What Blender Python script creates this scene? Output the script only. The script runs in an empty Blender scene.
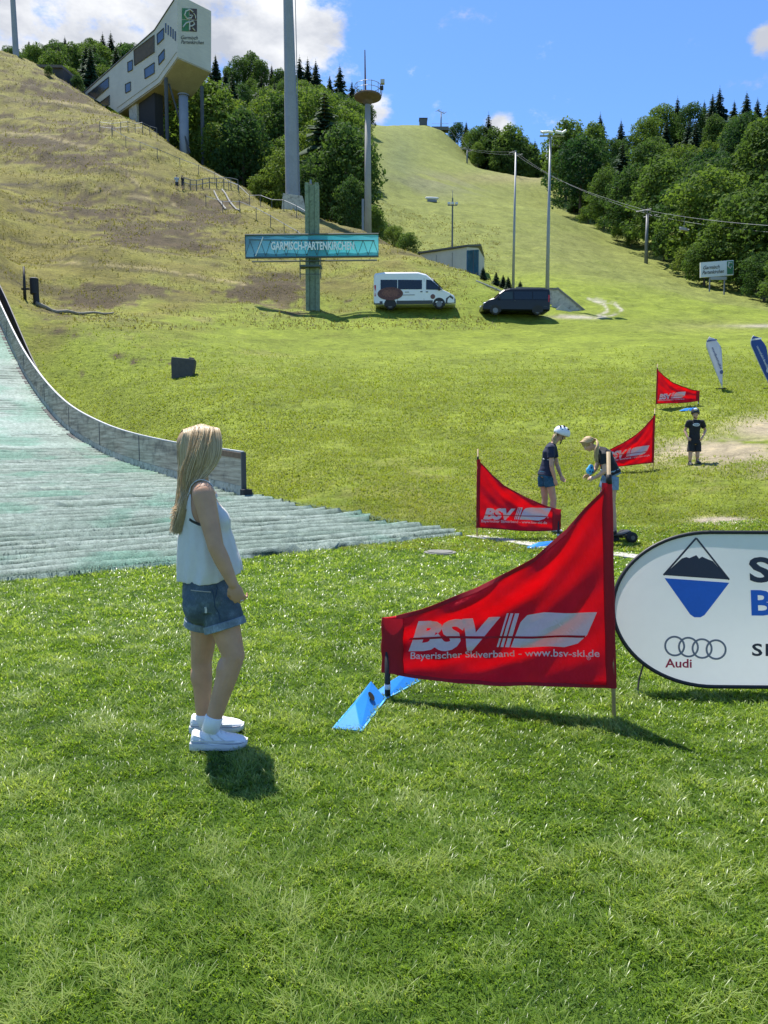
import bpy, bmesh, math, random
import numpy as np
from mathutils import Vector, Matrix
from mathutils.bvhtree import BVHTree
R = math.radians
rng = random.Random(7)
SC = bpy.context.scene
COL = SC.collection

# ------------------------------------------------------------------ camera
CAMH, PITCH, F = 1.6, R(5.0), 770.0
CP, SP = math.cos(PITCH), math.sin(PITCH)
cam = bpy.data.cameras.new('camera'); camo = bpy.data.objects.new('camera', cam); COL.objects.link(camo)
cam.sensor_fit = 'VERTICAL'; cam.sensor_height = 36.0; cam.lens = F / 1024 * 36
cam.clip_start = 0.05; cam.clip_end = 8000
camo.location = (0, 0, CAMH); camo.rotation_euler = (R(90) - PITCH, 0, 0)
SC.camera = camo

def P(px, py, d):
    """world point seen at a pixel of the photograph, d metres ahead"""
    v = (512 - py) / F; h = (px - 384) / F
    y = CP + v * SP; z = v * CP - SP
    s = d / y
    return Vector((h * s, d, CAMH + z * s))

def elev(py):
    v = (512 - py) / F
    return (v * CP - SP) / (CP + v * SP)

# ------------------------------------------------------------------ noise
_prm = np.random.RandomState(3).permutation(4096)
_val = np.random.RandomState(4).rand(4096)
def vnoise(x, y):
    x = np.asarray(x, float); y = np.asarray(y, float)
    xi = np.floor(x).astype(int); yi = np.floor(y).astype(int)
    fx = x - xi; fy = y - yi
    fx = fx * fx * (3 - 2 * fx); fy = fy * fy * (3 - 2 * fy)
    def h(a, b): return _val[_prm[(_prm[a & 4095] + b) & 4095]]
    return (h(xi, yi) * (1 - fx) + h(xi + 1, yi) * fx) * (1 - fy) + (h(xi, yi + 1) * (1 - fx) + h(xi + 1, yi + 1) * fx) * fy
def fbm(x, y, o=4):
    s = 0; a = 0.5; t = 0
    for i in range(o):
        s = s + a * vnoise(x + 17.3 * i, y + 9.1 * i); t += a; a *= 0.5; x = x * 2.03; y = y * 2.03
    return s / t
def sstep(x, a, b):
    t = np.clip((np.asarray(x, float) - a) / (b - a), 0, 1); return t * t * (3 - 2 * t)

# ------------------------------------------------------------------ mesh builder
class MB:
    def __init__(s): s.v = []; s.f = []
    def add(s, vs, fs):
        o = len(s.v); s.v += [tuple(x) for x in vs]; s.f += [tuple(i + o for i in f) for f in fs]; return s
    def box(s, c, size, m=None):
        cx, cy, cz = c; a, b, e = size[0] / 2, size[1] / 2, size[2] / 2
        vs = [Vector((x, y, z)) for x in (-a, a) for y in (-b, b) for z in (-e, e)]
        if m is not None: vs = [m @ q for q in vs]
        vs = [q + Vector(c) for q in vs]
        return s.add(vs, [(0, 1, 3, 2), (4, 6, 7, 5), (0, 4, 5, 1), (2, 3, 7, 6), (0, 2, 6, 4), (1, 5, 7, 3)])
    def loft(s, rings, cap=True):
        n = len(rings[0]); vs = [q for r in rings for q in r]; fs = []
        for i in range(len(rings) - 1):
            for j in range(n):
                k = (j + 1) % n
                fs.append((i * n + j, i * n + k, (i + 1) * n + k, (i + 1) * n + j))
        if cap:
            fs.append(tuple(reversed(range(n)))); fs.append(tuple((len(rings) - 1) * n + j for j in range(n)))
        return s.add(vs, fs)
    def path(s, pts, r, n=10, cap=True):
        pts = [Vector(p) for p in pts]
        rs = r if isinstance(r, (list, tuple)) else [r] * len(pts)
        rings = []; prev = None
        for i, p in enumerate(pts):
            t = (pts[min(i + 1, len(pts) - 1)] - pts[max(i - 1, 0)]).normalized()
            if prev is None:
                u = t.cross(Vector((0, 0, 1)) if abs(t.z) < 0.9 else Vector((1, 0, 0))).normalized()
            else:
                u = (prev - t * prev.dot(t)).normalized()
            prev = u; w = t.cross(u)
            rings.append([p + (u * math.cos(2 * math.pi * k / n) + w * math.sin(2 * math.pi * k / n)) * rs[i] for k in range(n)])
        return s.loft(rings, cap)
    def tube(s, p, q, r0, r1=None, n=12):
        return s.path([p, q], [r0, r0 if r1 is None else r1], n)
    def ell(s, c, r, m=None, nu=16, nv=10):
        vs = []; fs = []
        c = Vector(c)
        for j in range(1, nv):
            a = math.pi * j / nv
            for i in range(nu):
                b = 2 * math.pi * i / nu
                q = Vector((r[0] * math.sin(a) * math.cos(b), r[1] * math.sin(a) * math.sin(b), r[2] * math.cos(a)))
                vs.append(c + (m @ q if m is not None else q))
        top = Vector((0, 0, r[2])); 
        if m is not None: top = m @ top
        vs.append(c + top); vs.append(c - top); T = len(vs) - 2
        for j in range(nv - 2):
            for i in range(nu):
                k = (i + 1) % nu
                fs.append((j * nu + i, (j + 1) * nu + i, (j + 1) * nu + k, j * nu + k))
        for i in range(nu):
            k = (i + 1) % nu
            fs.append((T, i, k)); fs.append((T + 1, (nv - 2) * nu + k, (nv - 2) * nu + i))
        return s.add(vs, fs)
    def cap(s, p, q, r0, r1, n=14):
        """capsule with hemispherical ends"""
        p = Vector(p); q = Vector(q); t = (q - p).normalized(); pts = []; rs = []
        for a in (80, 50, 22): pts.append(p - t * r0 * math.sin(R(a))); rs.append(r0 * math.cos(R(a)))
        pts += [p, q]; rs += [r0, r1]
        for a in (22, 50, 80): pts.append(q + t * r1 * math.sin(R(a))); rs.append(r1 * math.cos(R(a)))
        return s.path(pts, rs, n)
    def prism(s, poly, o, ux, uy, depth):
        """2-D outline in the frame (o, ux, uy), thickness vector depth"""
        o = Vector(o); ux = Vector(ux); uy = Vector(uy); dp = Vector(depth)
        a = [o + ux * x + uy * y for x, y in poly]; b = [q + dp for q in a]
        n = len(a)
        fs = [tuple(range(n)), tuple(reversed(range(n, 2 * n)))]
        for i in range(n):
            k = (i + 1) % n; fs.append((i, i + n, k + n, k))
        return s.add(a + b, fs)
    def quad(s, a, b, c, d): return s.add([a, b, c, d], [(0, 1, 2, 3)])
    def build(s, name, mat, parent=None, smooth=False, loc=None, bevel=0, sub=0, fix=True, world=False):
        me = bpy.data.meshes.new(name)
        vs = s.v
        if world and parent is not None:
            o = parent.location; vs = [(a - o.x, b - o.y, c - o.z) for a, b, c in vs]
        me.from_pydata(vs, [], s.f)
        if fix:
            bm = bmesh.new(); bm.from_mesh(me); bmesh.ops.recalc_face_normals(bm, faces=bm.faces); bm.to_mesh(me); bm.free()
        if smooth:
            me.polygons.foreach_set('use_smooth', [True] * len(me.polygons))
        me.materials.append(mat)
        ob = bpy.data.objects.new(name, me); COL.objects.link(ob)
        if parent is not None: ob.parent = parent
        if loc is not None: ob.location = loc
        if bevel:
            b = ob.modifiers.new('bevel', 'BEVEL'); b.width = bevel; b.segments = 2; b.limit_method = 'ANGLE'; b.angle_limit = R(40)
        if sub:
            b = ob.modifiers.new('sub', 'SUBSURF'); b.levels = sub; b.render_levels = sub
        return ob

def tag(o, label=None, cat=None, group=None, kind=None):
    if label: o['label'] = label
    if cat: o['category'] = cat
    if group: o['group'] = group
    if kind: o['kind'] = kind
    return o
def empty(name, loc, label=None, cat=None, group=None, rz=0):
    o = bpy.data.objects.new(name, None); COL.objects.link(o); o.location = loc; o.rotation_euler = (0, 0, rz)
    o.empty_display_size = 0.2
    return tag(o, label, cat, group)

def voxel(mb, name, mat, parent, size, smooth=4, factor=0.5, world=False, after=None):
    """one continuous skin round overlapping closed shapes"""
    me = bpy.data.meshes.new(name + '_src'); 
    me.from_pydata(mb.v, [], mb.f)
    bm = bmesh.new(); bm.from_mesh(me); bmesh.ops.recalc_face_normals(bm, faces=bm.faces); bm.to_mesh(me); bm.free()
    tmp = bpy.data.objects.new(name + '_src', me); COL.objects.link(tmp)
    m = tmp.modifiers.new('r', 'REMESH'); m.mode = 'VOXEL'; m.voxel_size = size; m.adaptivity = 0
    if smooth:
        m2 = tmp.modifiers.new('s', 'SMOOTH'); m2.iterations = smooth; m2.factor = factor
    dg = bpy.context.evaluated_depsgraph_get()
    dg.update()
    out = bpy.data.meshes.new_from_object(tmp.evaluated_get(dg))
    bpy.data.objects.remove(tmp); bpy.data.meshes.remove(me)
    out.name = name
    if after is not None:
        n = len(out.vertices); co = np.empty(n * 3); out.vertices.foreach_get('co', co); co = co.reshape(-1, 3)
        nn = np.empty(n * 3); out.vertices.foreach_get('normal', nn); co = after(co, nn.reshape(-1, 3))
        out.vertices.foreach_set('co', co.ravel())
    out.polygons.foreach_set('use_smooth', [True] * len(out.polygons))
    out.materials.clear(); out.materials.append(mat)
    ob = bpy.data.objects.new(name, out); COL.objects.link(ob)
    if parent is not None: ob.parent = parent
    return ob

def np_mesh(name, V, Fq, mat, parent=None, smooth=True, attrs=None):
    me = bpy.data.meshes.new(name)
    V = np.asarray(V, np.float32); Fq = np.asarray(Fq, np.int32); k = Fq.shape[1]
    me.vertices.add(len(V)); me.vertices.foreach_set('co', V.ravel())
    me.loops.add(Fq.size); me.loops.foreach_set('vertex_index', Fq.ravel())
    me.polygons.add(len(Fq)); me.polygons.foreach_set('loop_start', np.arange(0, Fq.size, k, dtype=np.int32))
    me.polygons.foreach_set('loop_total', np.full(len(Fq), k, np.int32))
    if smooth: me.polygons.foreach_set('use_smooth', np.ones(len(Fq), bool))
    me.update(calc_edges=True)
    for an, arr in (attrs or {}).items():
        if arr.ndim == 2:
            a = me.attributes.new(an, 'FLOAT_COLOR', 'POINT')
            a.data.foreach_set('color', np.concatenate([arr, np.ones((len(arr), 1))], 1).astype(np.float32).ravel())
        else:
            a = me.attributes.new(an, 'FLOAT', 'POINT'); a.data.foreach_set('value', arr.astype(np.float32))
    me.materials.append(mat)
    ob = bpy.data.objects.new(name, me); COL.objects.link(ob)
    if parent is not None: ob.parent = parent
    return ob

# ------------------------------------------------------------------ materials
class NT:
    def __init__(s, name):
        s.m = bpy.data.materials.new(name); s.m.use_nodes = True; s.t = s.m.node_tree; s.n = s.t.nodes
        s.b = s.n['Principled BSDF']; s.out = s.n['Material Output']
    def new(s, t, **kw):
        n = s.n.new(t)
        for k, v in kw.items(): setattr(n, k, v)
        return n
    def link(s, a, b): s.t.links.new(a, b)
    def coord(s, kind='Object', scale=(1, 1, 1)):
        c = s.new('ShaderNodeTexCoord'); m = s.new('ShaderNodeMapping'); m.inputs['Scale'].default_value = scale
        s.link(c.outputs[kind], m.inputs['Vector']); return m.outputs[0]
    def noise(s, vec, scale, detail=4, rough=0.55, dist=0):
        n = s.new('ShaderNodeTexNoise'); n.inputs['Scale'].default_value = scale; n.inputs['Detail'].default_value = detail
        n.inputs['Roughness'].default_value = rough; n.inputs['Distortion'].default_value = dist
        s.link(vec, n.inputs['Vector']); return n.outputs['Fac']
    def ramp(s, fac, stops):
        r = s.new('ShaderNodeValToRGB'); e = r.color_ramp.elements
        while len(e) < len(stops): e.new(0.5)
        for i, (p, c) in enumerate(stops):
            e[i].position = p; e[i].color = (*c, 1) if len(c) == 3 else c
        s.link(fac, r.inputs[0]); return r.outputs[0]
    def math(s, op, a, b=None, clamp=False):
        n = s.new('ShaderNodeMath', operation=op, use_clamp=clamp)
        for i, q in enumerate((a, b)):
            if q is None: continue
            if isinstance(q, (int, float)): n.inputs[i].default_value = q
            else: s.link(q, n.inputs[i])
        return n.outputs[0]
    def mix(s, fac, a, b, mode='MIX'):
        n = s.new('ShaderNodeMix', data_type='RGBA', blend_type=mode)
        for sock, q in ((n.inputs[0], fac), (n.inputs[6], a), (n.inputs[7], b)):
            if isinstance(q, (int, float)): sock.default_value = q
            elif isinstance(q, tuple): sock.default_value = (*q, 1) if len(q) == 3 else q
            else: s.link(q, sock)
        return n.outputs[2]
    def bump(s, h, strength, dist=0.01, to=None):
        b = s.new('ShaderNodeBump'); b.inputs['Strength'].default_value = strength; b.inputs['Distance'].default_value = dist
        s.link(h, b.inputs['Height']); s.link(b.outputs[0], (to or s.b).inputs['Normal']); return b
    def base(s, c, rough=0.6, metal=0, spec=None):
        if isinstance(c, tuple): s.b.inputs['Base Color'].default_value = (*c, 1)
        else: s.link(c, s.b.inputs['Base Color'])
        s.b.inputs['Roughness'].default_value = rough; s.b.inputs['Metallic'].default_value = metal
        if spec is not None: s.b.inputs['Specular IOR Level'].default_value = spec
        return s

MATS = {}
def mat(name, c, rough=0.6, var=0.12, scale=6, metal=0, spec=None, bump=0, bscale=40, bdist=0.01, stretch=(1, 1, 1), transl=0, wear=None):
    """base colour broken up by two noises, optional bump and translucency"""
    if name in MATS: return MATS[name]
    t = NT(name); vec = t.coord('Object', stretch)
    n1 = t.noise(vec, scale, 5, 0.6); n2 = t.noise(vec, scale * 9, 3, 0.6)
    f = t.math('MULTIPLY_ADD', n2, 0.4); f.node.inputs[2].default_value = 0
    f = t.math('ADD', f, t.math('MULTIPLY', n1, 0.6))
    lo = tuple(x * (1 - var * 1.6) for x in c); hi = tuple(min(1, x * (1 + var * 1.6)) for x in c)
    col = t.ramp(f, [(0.3, lo), (0.7, hi)])
    if wear:
        wn = t.noise(vec, scale * 2.3, 6, 0.7)
        col = t.mix(t.ramp(wn, [(0.5, (0, 0, 0)), (0.68, (1, 1, 1))]), col, wear)
    t.base(col, rough, metal, spec)
    if bump: t.bump(t.noise(vec, bscale, 4, 0.6), bump, bdist)
    if transl:
        tr = t.new('ShaderNodeBsdfTranslucent'); t.link(col, tr.inputs[0])
        ms = t.new('ShaderNodeMixShader'); ms.inputs[0].default_value = transl
        t.link(t.b.outputs[0], ms.inputs[1]); t.link(tr.outputs[0], ms.inputs[2]); t.link(ms.outputs[0], t.out.inputs[0])
    MATS[name] = t.m
    return t.m

# ------------------------------------------------------------------ text
def text_mesh(body, size=1.0, bold=0.0, shear=0.0, spacing=1.0, align='LEFT', res=3):
    """2-D lettering as vertices + faces (local x, y)"""
    cu = bpy.data.curves.new('lettering_src', 'FONT'); cu.body = body; cu.size = size; cu.offset = bold * size
    cu.shear = shear; cu.space_character = spacing; cu.align_x = align; cu.resolution_u = res
    o = bpy.data.objects.new('lettering_src', cu); COL.objects.link(o)
    dg = bpy.context.evaluated_depsgraph_get(); dg.update()
    me = bpy.data.meshes.new_from_object(o.evaluated_get(dg))
    bm = bmesh.new(); bm.from_mesh(me)
    bmesh.ops.remove_doubles(bm, verts=bm.verts, dist=size * 1e-4)
    vs = [tuple(v.co)[:2] for v in bm.verts]; fs = [tuple(v.index for v in f.verts) for f in bm.faces]
    bm.free(); bpy.data.objects.remove(o); bpy.data.meshes.remove(me)
    return vs, fs
def text_fit(body, w=None, h=None, **kw):
    vs, fs = text_mesh(body, 1.0, **kw)
    xs = [v[0] for v in vs]; ys = [v[1] for v in vs]
    x0, x1, y1 = min(xs), max(xs), max(ys); y0 = 0
    sx = (w / (x1 - x0)) if w else None; sy = (h / y1) if h else None
    sx = sx or sy; sy = sy or sx
    return [((x - x0) * sx, y * sy) for x, y in vs], fs
def subdiv2(vs, fs, maxlen):
    """split long edges of flat art so that it can follow a curved cloth"""
    bm = bmesh.new(); bv = [bm.verts.new((x, y, 0)) for x, y in vs]
    for f in fs:
        try: bm.faces.new([bv[i] for i in f])
        except ValueError: pass
    bmesh.ops.triangulate(bm, faces=bm.faces)
    for _ in range(5):
        es = [e for e in bm.edges if e.calc_length() > maxlen]
        if not es: break
        bmesh.ops.subdivide_edges(bm, edges=es, cuts=1, use_grid_fill=False)
        bmesh.ops.triangulate(bm, faces=[f for f in bm.faces if len(f.verts) > 3])
    bm.verts.index_update()
    r = [tuple(v.co)[:2] for v in bm.verts], [tuple(v.index for v in f.verts) for f in bm.faces]
    bm.free(); return r
# ------------------------------------------------------------------ terrain
# control points of the valley: pixel + distance of a place on the ground (or x, y, z)
CT = []
def cpx(px, py, d): CT.append(tuple(P(px, py, d)))
def cxyz(x, y, z): CT.append((x, y, z))
_zs = np.array([-40, -9, -5.2, 0, 4.5, 11.1, 16, 22.7, 32.2, 45, 66, 100, 140.]); _zz = np.array([0, 0, .03, .44, .68, 1.3, 2.15, 4.3, 9.1, 16.2, 28.5, 49, 73])
_zm = np.gradient(_zz, _zs); _zm[:2] = 0
def Zs(s):  # height of the landing hill along its own axis
    s = np.clip(np.asarray(s, float), -39.9, 139.9); i = np.clip(np.searchsorted(_zs, s) - 1, 0, len(_zs) - 2)
    h = _zs[i + 1] - _zs[i]; t = (s - _zs[i]) / h
    return _zz[i] * (1 + 2 * t) * (1 - t) ** 2 + _zm[i] * h * t * (1 - t) ** 2 + _zz[i + 1] * t * t * (3 - 2 * t) + _zm[i + 1] * h * t * t * (t - 1)
for x in (-14, -9, -4, 0, 4, 9, 14):
    for y in (4, 6, 8.3):
        cxyz(x, y, 0)
for a in [(440, None, 12.6, .02), (560, None, 12.6, .05), (680, None, 12, .03), (768, None, 11.5, .03), (900, None, 11, .03)]:
    q = P(a[0], 540, a[2]); cxyz(q.x, q.y, a[3])
AX = Vector((-.5708, .8211)); WDIR = Vector((.8211, .5708)); W0 = Vector((-3.0, 16.4))
for s in (-5, 0, 5, 11, 16, 23, 32, 45, 66):
    for w in (-.3, -12, -26):
        q = W0 + AX * s + WDIR * w
        if q.y > 6: cxyz(q.x, q.y, float(Zs(s)))
for a in [
  (100,395,33),(100,330,41),(100,250,64),(100,180,92),(100,115,140),
  (200,480,17.6),(200,400,29),(200,330,45),(200,260,68),(200,200,95),
  (300,480,16.5),(300,410,27),(300,350,43),(300,311,57),(300,260,73),
  (400,470,19),(400,405,28),(400,345,45),(400,311,57),
  (50,300,52),(50,200,86),(50,120,125),(0,250,64),(0,150,106),(-150,200,90),(-150,60,150),
  # crest of the jump hill
  (-150,10,190),(0,50,165),(30,63,160),(60,80,155),(85,98,150),(118,113,145),(140,126,138),(165,141,130),(200,164,118),(240,187,105),(300,214,92),(350,230,84),(400,249,76),(450,272,68),(488,291,62),
  # hollow behind it
  (0,85,205),(60,110,195),(140,150,170),(200,190,142),(240,210,128),(300,236,112),(350,250,104),(400,262,95),(450,280,86),
  # flags and meadow
  (480,536,13),(660,469,19.3),(695,464,18.5),(660,407,26.7),(722,384,31),(768,372,33),(550,470,19),(550,405,28),(550,350,43),(547,315,58),(480,315,57),
  (620,330,51),(620,316,58),(700,332,53),(768,326,55),(860,330,52),(860,400,28),(860,460,18.5),
  # far ski run
  (500,292,66),(575,303,68),(560,283,88),(600,284,90),(650,298,84),(700,306,78),(768,314,74),(860,318,72),
  (450,258,112),(550,250,140),(450,200,210),(500,230,165),(560,215,215),(385,235,130),(400,200,190),(400,160,285),(395,126,420),(440,130,420),(470,166,370),(500,173,350),(560,182,320),(350,128,430),
  (395,136,480),(440,143,480),(500,186,420),(560,196,390),
  # wooded hill right
  (568,200,300),(590,226,240),(620,243,210),(650,256,185),(700,280,150),(730,292,135),(768,303,120),(860,325,105),
  (600,170,340),(680,150,310),(720,142,300),(768,148,270),(860,150,240),(700,215,215),(768,225,185),(860,240,165),(640,200,270),
  (680,165,380),(768,165,360),(860,165,330),(600,185,420),
  # wooded hill left
  (340,218,125),(300,190,155),(330,150,225),(350,125,330),(280,105,330),(210,85,350),(120,75,360),(60,72,360),(0,70,370),(-100,60,370),(240,150,240),(100,90,300),
  (280,120,430),(120,95,450),(0,95,450)]:
    cpx(*a)
CT = np.array(CT)
def _tp(x, y):
    return np.stack([np.arctan2(x, y) * 1.5, np.log(np.hypot(x, y))], -1)
_Q = _tp(CT[:, 0], CT[:, 1]); _T = (CT[:, 2] - CAMH) / np.hypot(CT[:, 0], CT[:, 1])
def _ker(A, B):
    d2 = ((A[:, None, :] - B[None]) ** 2).sum(-1)
    return 0.5 * d2 * np.log(d2 + 1e-12)
_n = len(_Q)
_M = np.zeros((_n + 3, _n + 3)); _M[:_n, :_n] = _ker(_Q, _Q) + np.eye(_n) * 1e-4
_M[:_n, _n] = 1; _M[:_n, _n + 1:] = _Q; _M[_n:, :_n] = _M[:_n, _n:].T
_W = np.linalg.solve(_M, np.concatenate([_T, [0, 0, 0]]))
def terrain(x, y):
    x = np.atleast_1d(np.asarray(x, float)); y = np.atleast_1d(np.asarray(y, float))
    out = np.zeros(len(x))
    r = np.hypot(x, y) + 1e-6; th = np.abs(np.arctan2(x, y))
    for i in range(0, len(x), 20000):
        sl = slice(i, i + 20000)
        q = _tp(x[sl], y[sl]); rr = np.minimum(r[sl], 480)
        q[:, 1] = np.log(np.maximum(rr, 4)); q[:, 0] = np.clip(q[:, 0], -R(45) * 1.5, R(45) * 1.5)
        e = _ker(q, _Q) @ _W[:_n] + _W[_n] + q @ _W[_n + 1:]
        z = CAMH + e * rr
        z = z * sstep(r[sl], 7.0, 11.5)
        ws = (x[sl] - W0[0]) * WDIR[0] + (y[sl] - W0[1]) * WDIR[1]; ss = (x[sl] - W0[0]) * AX[0] + (y[sl] - W0[1]) * AX[1]
        m = (1 - sstep(ws, .2, 3.5)) * sstep(ss, -9, -4.5) * (1 - sstep(ss, 70, 100))
        z = z * (1 - m) + Zs(ss) * m
        z = z - np.maximum(r[sl] - 480, 0) * 0.08
        z = z * (1 - sstep(th[sl], R(42), R(80)))
        out[sl] = z
    # lumps on the mown banks
    hill = sstep(r, 17, 45)
    b = (fbm(x * .22, y * .22, 4) - .5) * .9 * sstep(r, 25, 70) + (fbm(x * .9, y * .9, 3) - .5) * .16 * hill + (fbm(x * .35 + y * .1, out * .8, 4) - .5) * .9 * sstep(r, 45, 90) * (r < 180) + (fbm(x * .5 + 7, y * .5, 3) - .5) * .08 * sstep(r, 10, 16)
    wc = (x - W0[0]) * WDIR[0] + (y - W0[1]) * WDIR[1]
    b = b * np.where((x < 3) & (r < 120), sstep(wc, .2, 4), 1)
    out = out + b * (r < 600)
    return np.maximum(out, -40)
def gz(x, y): return float(terrain([x], [y])[0])
def G(px, d):
    """ground point on pixel column px, d metres ahead"""
    z = 0.0; x = 0
    for _ in range(3):
        depth = d * CP - (z - CAMH) * SP
        x = (px - 384) / F * depth; z = gz(x, d)
    return Vector((x, d, z))
def proj(v):
    x, y, z = v[..., 0], v[..., 1], v[..., 2] - CAMH
    dep = y * CP - z * SP; up = y * SP + z * CP
    dep = np.where(np.abs(dep) < 1e-3, 1e-3, dep)
    return 384 + F * x / dep, 512 - F * up / dep

def build_ground():
    th = np.concatenate([np.linspace(-180, -48, 23)[:-1], np.linspace(-48, -34, 30)[:-1], np.linspace(-34, 34, 560), np.linspace(34, 48, 30)[1:], np.linspace(48, 180, 23)[1:-1]])
    th = np.radians(th)
    r = np.concatenate([[0.4, 0.8, 1.2, 1.6], np.exp(np.linspace(math.log(2), math.log(480), 620)), [540, 650, 900, 1400, 2200, 3500]])
    T, Rr = np.meshgrid(th, r)
    X = (np.sin(T) * Rr).ravel(); Y = (np.cos(T) * Rr).ravel(); Z = terrain(X, Y)
    nr, nt = T.shape
    V = np.stack([X, Y, Z], -1)
    i = np.arange((nr - 1) * nt).reshape(nr - 1, nt)
    j = (np.arange(nt) + 1) % nt
    Fq = np.stack([i, i[:, j], i[:, j] + nt, i + nt], -1).reshape(-1, 4)
    # centre fan
    V = np.concatenate([V, [[0, 0, 0]]]); c = len(V) - 1
    k = np.arange(nt); fan = np.stack([np.full(nt, c), k[j], k, np.full(nt, c)], -1)[:, :3]
    px, py = proj(V); rr = np.hypot(V[:, 0], V[:, 1])
    ok = V[:, 1] > 1
    x, y, z = V.T
    def blob(cx, cy, sx, sy, dmin=0, dmax=1e9, rot=0):
        dx, dy = px - cx, py - cy
        if rot:
            c_, s_ = math.cos(R(rot)), math.sin(R(rot)); dx, dy = dx * c_ + dy * s_, -dx * s_ + dy * c_
        g = np.exp(-((dx / sx) ** 2 + (dy / sy) ** 2)); return g * ok * (rr > dmin) * (rr < dmax)
    n1 = fbm(x * .35, y * .35, 5); n2 = fbm(x * 1.7 + 5, y * 1.7, 4); n3 = fbm(x * .06 + 3, y * .06, 4)
    lawn = np.array(LAWN); meadow = np.array(MEADOW); olive = np.array(OLIVE); brown = np.array(BROWN); far = np.array(FARG); sand = np.array(SAND)
    c = np.tile(lawn, (len(V), 1))
    def blend(c, m, col): m = np.clip(m, 0, 1)[:, None]; return c * (1 - m) + col * m
    c = blend(c, sstep(rr + (n2 - .5) * 5, 11.5, 17), meadow)
    # dry tan mid strip behind the flags
    c = blend(c, sstep(n2 * .6 + n1 * .4, .48, .62) * blob(560, 490, 260, 45, 12, 25) * .55, np.array((.22, .18, .075)))
    left = ok * (rr > 24) * sstep(-(px - 470 + (py - 300) * .4), -60, 80) * (rr < 190) * sstep(-px, -500, -440)
    up = sstep(-(py + (n1 - .5) * 90 + np.clip((px - 180) * .12, -40, 60)), -345, -270)
    c = blend(c, left * up * .92, olive)
    bm_ = np.maximum.reduce([blob(60, 145, 90, 34, 60, 190, 8), blob(110, 205, 70, 26, 50, 190, 12), blob(150, 235, 80, 24, 45, 150, -4), blob(70, 92, 60, 22, 90, 190), blob(270, 285, 45, 20, 40, 90), blob(95, 300, 60, 14, 30, 80, -10), blob(195, 215, 50, 22, 60, 150)])
    n4 = fbm(x * .16 + z * .35, z * .55 + 2, 5); st = fbm(x * .12, z * 1.6, 4)
    c = blend(c, sstep(bm_ * .45 + n4 * .6 + (n2 - .5) * .45 + (fbm(x * .8, z * 2.2, 3) - .5) * .3, .50, .62) * left * .97, brown)
    c = blend(c, left * up * sstep(st, .58, .70) * .75, np.array((.085, .072, .035)))
    c = blend(c, left * up * sstep(fbm(x * .3 + 8, z * .9, 4), .55, .72) * .6, np.array((.24, .235, .05)))
    c = blend(c, blob(350, 232, 60, 9, 60, 110) * .5, brown)
    # far run
    fr = ok * sstep(rr, 85, 120) * sstep(px, 360, 385)
    c = blend(c, fr, far)
    c = blend(c, blob(425, 185, 60, 14, 150, 430) * sstep(n3, .4, .6) * .8 * fr, np.array((.16, .17, .085)))
    c = blend(c, blob(400, 160, 18, 30, 150, 470) * .6 * fr, np.array((.10, .13, .05)))
    c = blend(c, blob(520, 178, 70, 6, 200, 430) * .6, np.array((.24, .2, .1)))
    c = blend(c, blob(570, 240, 60, 30, 90, 330) * sstep(n3, .35, .6) * .4, np.array((.16, .17, .05)))
    # worn sand where the boards run out
    sd = np.maximum.reduce([blob(720, 452, 80, 15, 14, 30) * 1.2, blob(770, 428, 50, 13, 14, 36) * 1.1, blob(625, 468, 30, 5, 14, 24) * .7, blob(790, 470, 60, 8, 14, 30)])
    c = blend(c, sd * sstep(n2 * .7 + n1 * .3 + sd * .26, .48, .62) * 1.05, sand)
    c = blend(c, blob(722, 521, 26, 3.4, 9, 18) * 2.2 * sstep(n2, .25, .4), np.array((.42, .36, .26)))
    c = blend(c, blob(466, 579, 18, 2.2, 7, 14) * .9 * sstep(n2, .35, .5), np.array((.26, .2, .1)))
    c = blend(c, blob(700, 326, 60, 6, 45, 75) * .3, np.array((.25, .22, .1)))
    c = blend(c, np.maximum(blob(780, 326, 45, 1.6, 45, 65), blob(572, 317, 20, 1.6, 45, 80)) * 1.4, np.array((.34, .31, .22)))
    hl = blob(180, 330, 140, 40, 20, 70)
    c = blend(c, hl * sstep(n1, .55, .75) * .7, np.array((.2, .17, .07)))
    def path_(pts, w, col, k=.8, dy=0):
        dmin = np.full(len(V), 1e9)
        for (ax_, ay_), (bx_, by_) in zip(pts[:-1], pts[1:]):
            ex, ey = bx_ - ax_, by_ - ay_; t = np.clip(((px - ax_) * ex + (py - dy - ay_) * ey) / (ex * ex + ey * ey), 0, 1)
            dmin = np.minimum(dmin, np.hypot(px - ax_ - t * ex, py - dy - ay_ - t * ey))
        return blend(c, np.exp(-(dmin / w) ** 2) * k * ok * (rr > 35) * (rr < 190) * sstep(n2, .25, .5), np.array(col))
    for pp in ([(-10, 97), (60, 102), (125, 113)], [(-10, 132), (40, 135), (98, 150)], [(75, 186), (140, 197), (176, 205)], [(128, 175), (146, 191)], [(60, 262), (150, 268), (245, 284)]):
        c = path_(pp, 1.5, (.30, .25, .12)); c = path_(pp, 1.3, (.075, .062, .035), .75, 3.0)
    for pp in ([(560, 316), (592, 318), (612, 316), (622, 310), (614, 303), (596, 299)], [(588, 299), (604, 304), (608, 311), (596, 317)]):
        c = path_(pp, 1.3, (.42, .39, .31), 1.0)
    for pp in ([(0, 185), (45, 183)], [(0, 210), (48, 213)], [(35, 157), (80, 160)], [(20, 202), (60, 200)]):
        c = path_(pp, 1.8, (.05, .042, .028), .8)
    c = c * (0.78 + 0.44 * n1)[:, None] * (0.88 + .24 * n2)[:, None]
    attrs = {'tint': c}
    me_o = np_mesh('ground', V, Fq, GROUND_MAT, attrs=attrs)
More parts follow.
